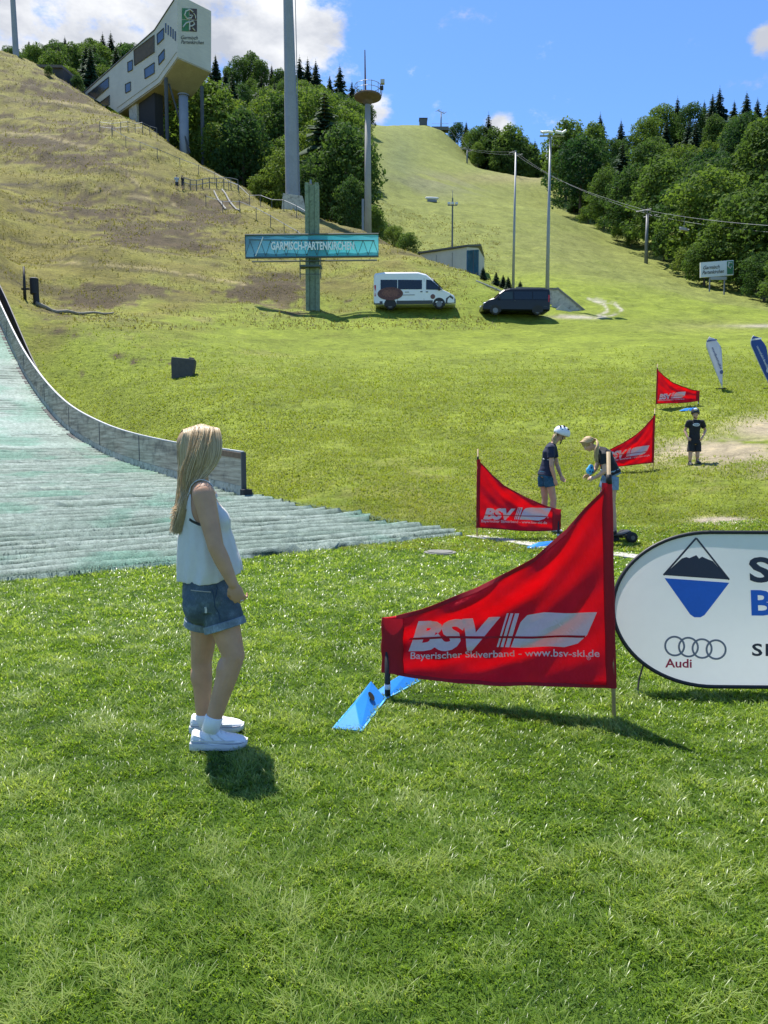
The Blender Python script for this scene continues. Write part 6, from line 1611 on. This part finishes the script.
def broadleaf_mesh(seed, H=14.0, nl=6500, wide=.42, leaf=.23):
    r = np.random.RandomState(seed); lobes = []
    rx = H * wide
    lobes.append((np.array([0, 0, H * .62]), np.array([rx * .62, rx * .62, H * .30])))
    for k in range(34):
        zc = H * (.20 + .70 * (k / 33)); env = rx * math.sqrt(max(.05, 1 - ((zc / H - .46) / .56) ** 2)) * (1.12 - .35 * (zc / H)); a = k * 2.4 + r.rand() * .8; rad = env * (.5 + .42 * r.rand())
        s = H * (.065 + .075 * r.rand() ** 1.5); lobes.append((np.array([rad * math.cos(a), rad * math.sin(a), zc]), np.array([s * 1.2, s * 1.2, s * .9])))
    lobes.append((np.array([r.randn() * .4, r.randn() * .4, H * .9]), np.array([rx * .34, rx * .34, H * .10])))
    w = np.array([l[1][0] * l[1][2] for l in lobes]); w /= w.sum(); C = []; N = []; T = []
    for (c, s), q in zip(lobes, w):
        n = int(nl * q); d = r.randn(n, 3); d[:, 2] = d[:, 2] * .9 + .25; d /= np.linalg.norm(d, axis=1)[:, None]
        rr = (.70 + .36 * r.rand(n) ** .7) * (1 + .16 * np.sin(d[:, 0] * 7 + seed) * np.cos(d[:, 2] * 6)); C.append(c + d * s * rr[:, None]); nn = d * .8 + r.randn(n, 3) * .55 + np.array([0, 0, .25]); N.append(nn / np.linalg.norm(nn, axis=1)[:, None]); T.append(np.clip(r.rand() * .5 + r.rand(n) * .5, 0, 1))
    C = np.concatenate(C); N = np.concatenate(N); T = np.concatenate(T); S = leaf * (.6 + .8 * r.rand(len(C)))
    V, Fq = leaf_quads(C, N, S, r)
    return V, Fq, np.repeat(T, 4)
def spruce_mesh(seed, H=20.0):
    r = np.random.RandomState(seed); V = []; Fq = []; T = []
    nlev = 34
    for k in range(nlev):
        f = k / (nlev - 1); z = H * (.06 + .92 * f); L = H * .225 * (1 - f) ** .75 * (.8 + .4 * r.rand()) + .12; nb = int(12 - 6 * f)
        for b in range(nb):
            a = b * 2 * math.pi / nb + r.rand() * .7 + k; l = L * (.65 + .5 * r.rand()); d = np.array([math.cos(a), math.sin(a), 0]); s = np.array([-d[1], d[0], 0]); tn = r.rand()
            droop = .28 + .12 * r.rand()
            for q in range(3):
                p0 = q / 3; p1 = (q + 1.25) / 3; w0 = l * (.26 - .05 * q); w1 = l * (.20 - .07 * q) + .02
                def pt(p, w): return np.array([0, 0, z]) + d * l * p + s * w + np.array([0, 0, -l * droop * p ** 1.3 - abs(w) * .35 + .06 * r.randn() * l])
                o = len(V); V += [pt(p0, -w0), pt(p0, 0) + [0, 0, .12 * l], pt(p0, w0), pt(p1, w1), pt(p1, 0) + [0, 0, .06 * l], pt(p1, -w1)]; Fq += [(o, o + 1, o + 4, o + 5), (o + 1, o + 2, o + 3, o + 4)]; T += [tn] * 6
    tip = len(V); V += [np.array([-.06, 0, H * .95]), np.array([.06, 0, H * .95]), np.array([0, .05, H * 1.02]), np.array([0, -.05, H * 1.0])]; Fq.append((tip, tip + 3, tip + 1, tip + 2)); T += [.5] * 4
    return np.array(V), np.array(Fq), np.array(T)
def mesh_of(name, V, Fq, T, m):
    o = np_mesh(name, V, Fq, m, None, False, {'tone': T}); me = o.data; bpy.data.objects.remove(o); return me
def trunk_mesh(H, r0, limbs, seed, top=.75):
    rr = random.Random(seed); mb = MB(); mb.path([(0, 0, -1.5), (.05, 0, H * .3), (-.1, .1, H * top)], [r0, r0 * .75, r0 * .25], 8)
    for k in range(limbs):
        z = H * (.3 + .3 * k / max(1, limbs)); a = k * 2.3; l = H * .2; mb.path([(0, 0, z), (math.cos(a) * l * .6, math.sin(a) * l * .6, z + l * .5), (math.cos(a) * l, math.sin(a) * l, z + l)], [r0 * .4, r0 * .25, r0 * .1], 6)
    o = mb.build('trunk', BARK); me = o.data; bpy.data.objects.remove(o); return me
BL = [mesh_of('crown', *broadleaf_mesh(s, wide=w), LEAF) for s, w in ((1, .34), (2, .27), (3, .38), (4, .24), (5, .33), (6, .29))]
BLB = [mesh_of('crown', *broadleaf_mesh(s, wide=w), LEAFB) for s, w in ((11, .38), (12, .32))]
SPR = [mesh_of('crown', *spruce_mesh(s), NEED) for s in (1, 2, 3)]
TRB = trunk_mesh(14, .28, 5, 1); TRS = trunk_mesh(20, .26, 0, 2, .96)
_cnt = {}
def tree(kind, loc, h, label, group, rz=None, sx=1.0):
    rz = rng.random() * 6.28 if rz is None else rz
    root = empty('spruce_tree' if kind == 's' else 'broadleaf_tree', loc, label, 'tree', group, rz)
    H = 20.0 if kind == 's' else 14.0; k = h / H; root.scale = (k * sx, k * sx, k)
    me = rng.choice({'s': SPR, 'b': BL, 'y': BLB}[kind])
    c = bpy.data.objects.new('crown', me); COL.objects.link(c); c.parent = root
    t = bpy.data.objects.new('trunk', TRS if kind == 's' else TRB); COL.objects.link(t); t.parent = root
    return root
def visible_px(p): 
    a, b = proj(np.array([tuple(p)])); return float(a[0]), float(b[0])
def placed(px, top_py, d, kind, label, group, sx=1.0, hmin=6, hmax=34):
    g = G(px, d); h = min(hmax, max(hmin, P(px, top_py, d).z - g.z)); return tree(kind, g, h, label, group, None, sx)
KW = {'s': 'dark spruce', 'b': 'green broadleaf tree', 'y': 'bright yellowish broadleaf tree'}
def wood(name, polyfun, n, mind, hfun, kindfun, place, seed):
    r = random.Random(seed); pts = []; tries = 0
    while len(pts) < n and tries < n * 60:
        tries += 1; px, d = polyfun(r)
        e0 = Vector(((px - 384) / F * d, d, 0)); md = mind * (d / 200) ** .5
        if any((e0.x - q.x) ** 2 + (e0.y - q.y) ** 2 < md * md for q, _ in pts): continue
        g = G(px, d)
        md = mind * (d / 200) ** .5
        if any((g.x - q.x) ** 2 + (g.y - q.y) ** 2 < md * md for q, _ in pts): continue
        pts.append((g, d))
    for g, d in pts:
        k = kindfun(r, g, d); tree(k, g, capped(hfun(r, k), g, d, *(SKR if name == 'r' else SKL)), KW[k] + ' ' + place, KW[k] + 's ' + place, None, r.uniform(.9, 1.2))
# --- right-hand wood: edge first, each tree of the edge by itself
RW = 'deep inside the wood on the right hillside'
edge = [(566, 118, 296, 'b', 1.0, 'tall broadleaf tree at the upper tip of the right wood'), (580, 136, 262, 'b', 1.1, 'rounded tree second from the upper tip of the right wood'), (604, 170, 232, 'b', 1.1, 'broad tree above the low bushes at the right wood edge'), (628, 168, 205, 'b', 1.1, 'broad tree directly behind the double arm lift tower'), (660, 160, 186, 'b', 1.2, 'large tree just right of the double arm lift tower'), (684, 178, 168, 'b', 1.1, 'tree behind the hanging lift chair'), (706, 168, 158, 'b', 1.2, 'wide tree rising above the white billboard'), (742, 190, 140, 'b', 1.3, 'large leafy tree right of the white billboard'), (775, 170, 132, 'b', 1.2, 'large leafy tree cut by the picture edge beyond the billboard')]
for px, tp, d, k, sx, lb in edge: placed(px, tp, d, k, lb, None, sx)
for px, tp, d, lb in [(574, 196, 276, 'uppermost bush at the foot of the right wood'), (588, 205, 246, 'second bush down the edge of the right wood'), (603, 222, 224, 'third bush down the edge of the right wood'), (617, 228, 212, 'bush halfway along the edge of the right wood'), (631, 236, 200, 'bush just left of the double arm lift tower'), (664, 236, 176, 'bush just right of the double arm lift tower'), (690, 246, 152, 'bright bush left of the white billboard'), (704, 240, 140, 'bush behind the upper edge of the white billboard'), (757, 245, 136, 'bush at the right end of the white billboard'), (764, 252, 122, 'low dark bush below the leafy tree right of the billboard'), (782, 252, 116, 'lowest bush at the right edge of the meadow')]:
    placed(px, tp, d, rng.choice('bby'), lb, None, 1.5, 4, 14)
sky_r = [(575, 140, 318, 'b'), (592, 122, 318, 'b'), (599, 112, 330, 's'), (620, 119, 330, 's'), (612, 138, 300, 'b'), (645, 118, 310, 'b'), (660, 104, 318, 'b'), (676, 96, 322, 's'), (690, 104, 306, 'b'), (703, 100, 310, 's'), (711, 92, 300, 's'), (718, 86, 318, 's'), (733, 100, 300, 's'), (745, 91, 306, 's'), (756, 97, 300, 's'), (768, 96, 306, 's'), (782, 104, 300, 's'), (632, 135, 316, 'b')]
nm = {'s': 0, 'b': 0}
o_s = ['first', 'second', 'third', 'fourth', 'fifth', 'sixth', 'seventh', 'eighth', 'ninth', 'tenth', 'eleventh', 'twelfth', 'thirteenth', 'fourteenth', 'fifteenth', 'sixteenth']
for px, tp, d, k in sorted(sky_r):
    placed(px, tp, d, k, o_s[nm[k]] + (' dark spruce' if k == 's' else ' broadleaf crown') + ' from the left on the skyline of the right wood', None, 1.0 if k == 's' else 1.05, 8, 30); nm[k] += 1
ER = [(560, 310), (575, 285), (592, 250), (620, 218), (650, 190), (690, 165), (730, 142), (768, 126), (840, 110)]
def capped(h, g, d, sx, sy):
    px = visible_px(g)[0]; return max(5.0, min(h, P(px, float(np.interp(px, sx, sy)) + 9, d).z - g.z))
SKR = ([560, 575, 592, 620, 645, 660, 690, 720, 768, 840], [165, 144, 126, 130, 122, 112, 110, 104, 106, 110]); SKL = ([-20, 60, 135, 190, 250, 300, 330, 350, 365, 380, 400], [42, 34, 36, 58, 64, 70, 80, 90, 106, 140, 200])
def prr(r):
    px = r.uniform(572, 840); e = float(np.interp(px, [a for a, _ in ER], [b for _, b in ER])); return px, r.uniform(e + 14, 310)
wood('r', prr, 80, 12, lambda r, k: r.uniform(20, 28) if k == 's' else r.uniform(11, 25), lambda r, g, d: 's' if r.random() < .27 else ('y' if r.random() < .13 else 'b'), RW, 21)
placed(707, 142, 236, 'y', 'bright crowned tree standing out high in the right wood', None, 1.1); placed(736, 124, 250, 'y', 'bright yellow green crown below the skyline spruces of the right wood', None, 1.2)
# --- wood beyond the ski slope's shoulder
mid = [(458, 122, 440, 'b'), (466, 121, 420, 's'), (473, 128, 410, 'b'), (481, 126, 405, 'b'), (488, 112, 400, 's'), (495, 128, 396, 'b'), (503, 136, 400, 'b'), (510, 124, 392, 'b'), (518, 134, 390, 'b'), (527, 142, 386, 'b'), (534, 139, 384, 's'), (542, 148, 382, 's'), (551, 140, 380, 's'), (560, 157, 380, 'b'), (568, 150, 378, 'b'), (452, 130, 440, 'b'), (478, 142, 392, 'b'), (499, 148, 388, 'b'), (514, 150, 384, 'b'), (530, 156, 382, 'b'), (546, 162, 380, 'b')]
nm = {'s': 0, 'b': 0}
for px, tp, d, k in sorted(mid):
    i = nm[k]; nm[k] += 1
    if k == 's' or i < 10: lb, gr = o_s[i] + (' dark spruce' if k == 's' else ' broadleaf tree') + ' from the left behind the shoulder of the ski slope', None
    else: lb, gr = 'broadleaf tree at the lower right end of the grove behind the ski slope', 'trees behind the ski slope'
    placed(px, tp, d, k, lb, gr, 1.05, 8, 36)
# --- left-hand wood behind the jump hill
sky_l = [(8, 47, 330, 's'), (30, 40, 330, 's'), (38, 46, 330, 'b'), (50, 44, 325, 'b'), (66, 36, 325, 's'), (78, 44, 320, 's'), (92, 38, 320, 'b'), (104, 32, 320, 's'), (112, 31, 322, 's'), (122, 40, 320, 's'), (132, 44, 320, 'b'), (216, 54, 345, 's'), (228, 66, 340, 'b'), (240, 58, 335, 'b'), (252, 52, 340, 'b'), (262, 60, 335, 'b'), (280, 68, 335, 'b'), (300, 55, 335, 's'), (308, 57, 338, 's'), (316, 59, 335, 's'), (330, 74, 330, 's'), (340, 64, 332, 's'), (352, 80, 325, 's'), (362, 90, 320, 'b'), (366, 104, 318, 'b'), (272, 64, 345, 's'), (290, 74, 330, 'b')]
nm = {'s': 0, 'b': 0}
words = o_s
for px, tp, d, k in sorted(sky_l):
    placed(px, tp, d, k, words[nm[k]] + (' dark spruce' if k == 's' else ' broadleaf crown') + ' from the left on the skyline behind the jump hill', None, 1.0, 8, 34); nm[k] += 1
def pll(r):
    px = r.uniform(150, 354); hi = float(np.interp(px, [150, 330, 345, 352, 356], [335, 330, 330, 330, 300])); lo = float(np.interp(px, [150, 200, 300, 350, 400], [180, 150, 118, 112, 102]))
    return px, lo + (hi - lo) * r.random() ** 1.2
def plf(r): return r.uniform(-20, 190), r.uniform(240, 335)
LW = 'in the wood between the jump hill and the ski slope'
wood('l', pll, 115, 9.5, lambda r, k: r.uniform(18, 26) if k == 's' else r.uniform(9, 20), lambda r, g, d: 's' if r.random() < (.36 if d > 200 else .07) else ('y' if d < 190 and r.random() < .4 else 'b'), LW, 31)
wood('lf', plf, 80, 6.5, lambda r, k: r.uniform(18, 28) if k == 's' else r.uniform(14, 22), lambda r, g, d: 's' if r.random() < .5 else 'b', 'behind the top of the jump hill', 41)
near = [(309, 165, 118, 'b', .85, 'dense dark tree right of the huge mast foot'), (330, 160, 114, 'b', .85, 'dense dark tree left of the platform mast'), (352, 176, 108, 'b', .75, 'leafy tree just right of the platform mast'), (374, 204, 103, 'b', .85, 'rounded tree at the right end of the left wood'), (393, 225, 101, 'y', 1.0, 'small bush at the right tip of the left wood'), (408, 238, 98, 'b', 1.2, 'lowest bush at the right tip of the left wood'), (262, 176, 126, 'y', 1.3, 'bright bushy tree left of the huge mast'), (236, 148, 140, 'b', 1.1, 'tree left of the huge mast and above the handrail'), (216, 165, 142, 'y', 1.3, 'bright tree below the stilts of the kinked building'), (310, 176, 122, 'y', 1.2, 'bright tree behind the mast foot and green banner mast')]
for px, tp, d, k, sx, lb in near: placed(px, tp, d, k, lb, None, sx, 4, 20)
for i, (px, tp, d, lb) in enumerate([(483, 271, 70, 'small dark conifer beside the grey hut'), (496, 271, 69, 'small conifer left of the plain slender pole'), (503, 274, 68.5, 'small conifer second left of the plain slender pole'), (508, 279, 68, 'smallest conifer touching the plain slender pole'), (520, 283, 67, 'tiny conifer right of the plain slender pole')]):
    placed(px, tp, d, 's', lb, None, 1.5, 1.2, 3.2)
placed(49, 78, 152, 'b', 'dark rounded bush beside the shelter on the hill top', None, 1.3, 2, 6); placed(78, 75, 160, 'b', 'dark bush between the shelter and the kinked building', None, 1.4, 2, 8); placed(70, 68, 166, 'b', 'dark bush behind the flat roofed shelter', None, 1.4, 2, 9)

# ------------------------------------------------------------------ grass
def grass_material(name, c0, c1, c2, transl=.5, rough=.32):
    t = NT(name); a = t.new('ShaderNodeAttribute', attribute_name='tone'); g = t.coord('Object')
    n = t.noise(g, 5.0, 6, .7); n2 = t.noise(g, .9, 5, .6)
    f = t.math('ADD', t.math('MULTIPLY', a.outputs['Fac'], .46), t.math('ADD', t.math('MULTIPLY', n, .30), t.math('MULTIPLY', n2, .24)))
    col = t.ramp(f, [(.30, c0), (.48, c1), (.68, c2)]); t.base(col, rough, 0, .5)
    tr = t.new('ShaderNodeBsdfTranslucent'); t.link(t.mix(1, col, (1.3, 1.35, .6), 'MULTIPLY'), tr.inputs[0]); ms = t.new('ShaderNodeMixShader'); ms.inputs[0].default_value = transl
    t.link(t.b.outputs[0], ms.inputs[1]); t.link(tr.outputs[0], ms.inputs[2]); t.link(ms.outputs[0], t.out.inputs[0]); return t.m
def blades(name, rings, m, seed, keep, hscale=1.0):
    r = np.random.RandomState(seed); X = []; Y = []; Wd = []; Ht = []
    for d0, d1, dens, w, h in rings:
        u = .56 if d0 > 20 else .82; area = u * (d1 * d1 - d0 * d0); n = int(area * dens)
        d = np.sqrt(d0 * d0 + (d1 * d1 - d0 * d0) * r.rand(n)); x = (r.rand(n) * 2 - 1) * u * d
        X.append(x); Y.append(d); Wd.append(np.full(n, w)); Ht.append(np.full(n, h))
    X, Y, Wd, Ht = map(np.concatenate, (X, Y, Wd, Ht))
    k = keep(X, Y); X, Y, Wd, Ht = X[k], Y[k], Wd[k], Ht[k]; n = len(X)
    Z = terrain(X, Y)
    cl = fbm(X * 3.2, Y * 3.2, 4); cl2 = fbm(X * .9 + 9, Y * .9, 3)
    Ht = Ht * (.4 + 1.0 * r.rand(n)) * (.5 + 1.0 * cl) * hscale; Wd = Wd * (.7 + .6 * r.rand(n))
    near = Y < 14; c3 = fbm(X * 10 + 4, Y * 10, 3); c4 = fbm(X * 26, Y * 26 + 7, 2)
    Ht = np.where(near, Ht * (.62 + .5 * sstep(c3 * .6 + c4 * .4, .34, .62)), Ht)
    an = np.where(near, fbm(X * 6 + 3, Y * 6, 3) * 7 + r.randn(n) * 1.5, r.rand(n) * 2 * math.pi); ln = Ht * (.5 + 1.2 * r.rand(n))
    dx, dy = np.cos(an) * ln, np.sin(an) * ln; fa = an + math.pi / 2 + r.randn(n) * .5; sx, sy = np.cos(fa) * Wd, np.sin(fa) * Wd
    B = np.stack([X, Y, Z - .004], -1); s = np.stack([sx, sy, np.zeros(n)], -1)
    Mid = B + np.stack([dx * .35, dy * .35, Ht * .62], -1); Tip = B + np.stack([dx, dy, Ht * .95], -1)
    V = np.stack([B - s, B + s, Mid + s * .8, Mid - s * .8, Tip], 1).reshape(-1, 3)
    i = np.arange(n)[:, None] * 5
    tri = np.concatenate([i + [0, 1, 2], i + [0, 2, 3], i + [3, 2, 4]], 1).reshape(-1, 3)
    tone = np.clip(.5 * r.rand(n) + .5 * cl + (cl2 - .5) * .5 + np.where(near, (c3 - .5) * .75 + (c4 - .5) * .6 - (cl2 - .5) * .3, 0), 0, 1)
    o = np_mesh(name, V, tri, m, None, True, {'tone': np.repeat(tone, 5)}); tag(o, kind='stuff'); return o
def off_mat(x, y, pad=.05):
    s = (x - W0.x) * AX.x + (y - W0.y) * AX.y; w = (x - W0.x) * WDIR.x + (y - W0.y) * WDIR.y
    e = -5.15 - (1.57 - w) * .05
    return ~((s > e + .05) & (w < np.interp(s, [-5.9, -5.1, 0, .3], [1.85, 1.68, .2, 0])))
GR = grass_material('lawn_blades', (.058, .122, .010), (.160, .262, .024), (.35, .42, .13))
def keep_lawn(x, y):
    sx, sy = P(440, 553, 11.4).x, 11.4
    return off_mat(x, y) & ((x - sx) ** 2 + (y - sy) ** 2 > .06)
blades('grass', [(1.75, 3, 24000, .0021, .027), (3, 4.5, 15500, .0028, .028), (4.5, 6.5, 9000, .0036, .031), (6.5, 9, 4600, .0052, .034), (9, 13.5, 2000, .0075, .038)], GR, 3, keep_lawn)
GM = grass_material('meadow_blades', (.16, .205, .022), (.205, .245, .028), (.26, .275, .06), .4, .75)
def keep_meadow(x, y):
    px, py = proj(np.stack([x, y, terrain(x, y)], -1)); rr = np.random.RandomState(8).rand(len(x)); rq = np.random.RandomState(9).rand(len(x))
    sand = 1.1 * np.exp(-(((px - 720) / 85) ** 2 + ((py - 450) / 17) ** 2)) + np.exp(-(((px - 775) / 50) ** 2 + ((py - 428) / 14) ** 2)) + np.exp(-(((px - 722) / 28) ** 2 + ((py - 521) / 4) ** 2)) * 2
    return off_mat(x, y) & (rr > sand * 1.0) & (rq < 1 - sstep(y, 22, 46)) & (rq < sstep(fbm(x * .8, y * .8, 3), .2, .6) + .15)
blades('meadow_grass', [(11.5, 16, 1300, .0085, .045), (16, 24, 560, .012, .05), (24, 36, 240, .018, .06), (36, 48, 80, .026, .07)], GM, 5, keep_meadow)
GH = grass_material('hill_tufts', (.115, .098, .036), (.165, .148, .042), (.22, .205, .07), .3, .8)
def keep_hill(x, y):
    z = terrain(x, y); px, py = proj(np.stack([x, y, z], -1)); rr = np.random.RandomState(18).rand(len(x))
    return off_mat(x, y, 1) & (px < 500) & (px > -30) & (py < 330 + 0 * px) & (rr < sstep(fbm(x * .25, z * .9, 4), .3, .6)) & ((x - W0.x) * WDIR.x + (y - W0.y) * WDIR.y > 1.5)
blades('dry_grass', [(34, 70, 18, .03, .12), (70, 110, 8, .045, .15), (110, 170, 3, .06, .2)], GH, 15, keep_hill)
# ------------------------------------------------------------------ light, sky, view
SUN_EL, SUN_AZ = R(67), R(-32)   # azimuth from +Y towards +X
su = bpy.data.lights.new('sun', 'SUN'); su.energy = 4.2; su.angle = R(0.5); su.color = (1, .955, .88)
so = bpy.data.objects.new('sun', su); COL.objects.link(so)
sd_ = Vector((math.sin(SUN_AZ) * math.cos(SUN_EL), math.cos(SUN_AZ) * math.cos(SUN_EL), math.sin(SUN_EL)))
so.rotation_euler = sd_.to_track_quat('Z', 'Y').to_euler()
def build_world():
    w = bpy.data.worlds.new('World'); SC.world = w; w.use_nodes = True
    nt = w.node_tree; n = nt.nodes; L = nt.links.new
    bg = n['Background']
    sky = n.new('ShaderNodeTexSky'); sky.sky_type = 'NISHITA'; sky.sun_disc = False
    sky.sun_elevation = SUN_EL; sky.sun_rotation = SUN_AZ; sky.altitude = 800; sky.air_density = 1.0; sky.dust_density = 0.3; sky.ozone_density = 3.0
    def mth(op, a, b=None):
        m = n.new('ShaderNodeMath'); m.operation = op
        for i, q in enumerate((a, b)):
            if q is None: continue
            if isinstance(q, (int, float)): m.inputs[i].default_value = q
            else: L(q, m.inputs[i])
        return m.outputs[0]
    tc = n.new('ShaderNodeTexCoord'); nrm = n.new('ShaderNodeVectorMath'); nrm.operation = 'NORMALIZE'; L(tc.outputs['Generated'], nrm.inputs[0])
    D = nrm.outputs[0]
    def nz(scale, det, rough, off=(0, 0, 0), sc=(1, 1, 1)):
        mp = n.new('ShaderNodeMapping'); mp.inputs['Location'].default_value = off; mp.inputs['Scale'].default_value = sc; L(D, mp.inputs[0])
        q = n.new('ShaderNodeTexNoise'); q.inputs['Scale'].default_value = scale; q.inputs['Detail'].default_value = det; q.inputs['Roughness'].default_value = rough
        L(mp.outputs[0], q.inputs['Vector']); return q.outputs['Fac']
    bias = None
    for px, py, r in [(30, 20, .13), (110, 10, .13), (200, -10, .15), (230, 15, .10), (268, 28, .075), (310, 34, .04), (322, 30, .03), (150, -90, .2), (-80, 0, .2), (-40, 60, .12), (376, 112, .022), (498, 128, .018), (565, 158, .025), (764, 38, .018)]:
        v = P(px, py, 100) - Vector((0, 0, CAMH)); v.normalize()
        ds = n.new('ShaderNodeVectorMath'); ds.operation = 'DISTANCE'; L(D, ds.inputs[0]); ds.inputs[1].default_value = v
        mr = n.new('ShaderNodeMapRange'); L(ds.outputs['Value'], mr.inputs[0]); mr.inputs[1].default_value = r * 1.25; mr.inputs[2].default_value = r * .35; mr.inputs[3].default_value = 0; mr.inputs[4].default_value = 1; mr.clamp = True
        bias = mr.outputs[0] if bias is None else mth('MAXIMUM', bias, mr.outputs[0])
    nf = nz(13, 10, .66, sc=(1, 1, 1.7)); nb = nz(5, 7, .6, (3, 1, 2), (1, 1, 1.8))
    dens = mth('ADD', mth('MULTIPLY', bias, .95), mth('MULTIPLY', mth('SUBTRACT', nf, .5), 2.6))
    mr = n.new('ShaderNodeMapRange'); mr.interpolation_type = 'SMOOTHSTEP'; L(dens, mr.inputs[0]); mr.inputs[1].default_value = .20; mr.inputs[2].default_value = .85
    mask = mr.outputs[0]
    cr = n.new('ShaderNodeValToRGB'); e = cr.color_ramp.elements
    e[0].position = .42; e[0].color = (2.0, 2.12, 2.4, 1); e[1].position = .6; e[1].color = (3.6, 3.65, 3.75, 1); L(nb, cr.inputs[0])
    hs = n.new('ShaderNodeMix'); hs.data_type = 'RGBA'; hs.blend_type = 'MULTIPLY'; hs.inputs[0].default_value = 1; L(sky.outputs[0], hs.inputs[6]); hs.inputs[7].default_value = SKYTINT
    mx = n.new('ShaderNodeMix'); mx.data_type = 'RGBA'; L(mask, mx.inputs[0]); L(hs.outputs[2], mx.inputs[6]); L(cr.outputs[0], mx.inputs[7])
    L(mx.outputs[2], bg.inputs['Color']); bg.inputs['Strength'].default_value = 0.14
SKYTINT = (.46, .61, .78, 1)
build_world()
vs_ = SC.view_settings
SC.display_settings.display_device = 'sRGB'
vs_.view_transform = 'Standard'; vs_.look = 'None'; vs_.exposure = 1.08; vs_.gamma = 1.0; vs_.use_curve_mapping = False
SC.cycles.max_bounces = 6; SC.cycles.transparent_max_bounces = 8
SC.cycles.use_denoising = True
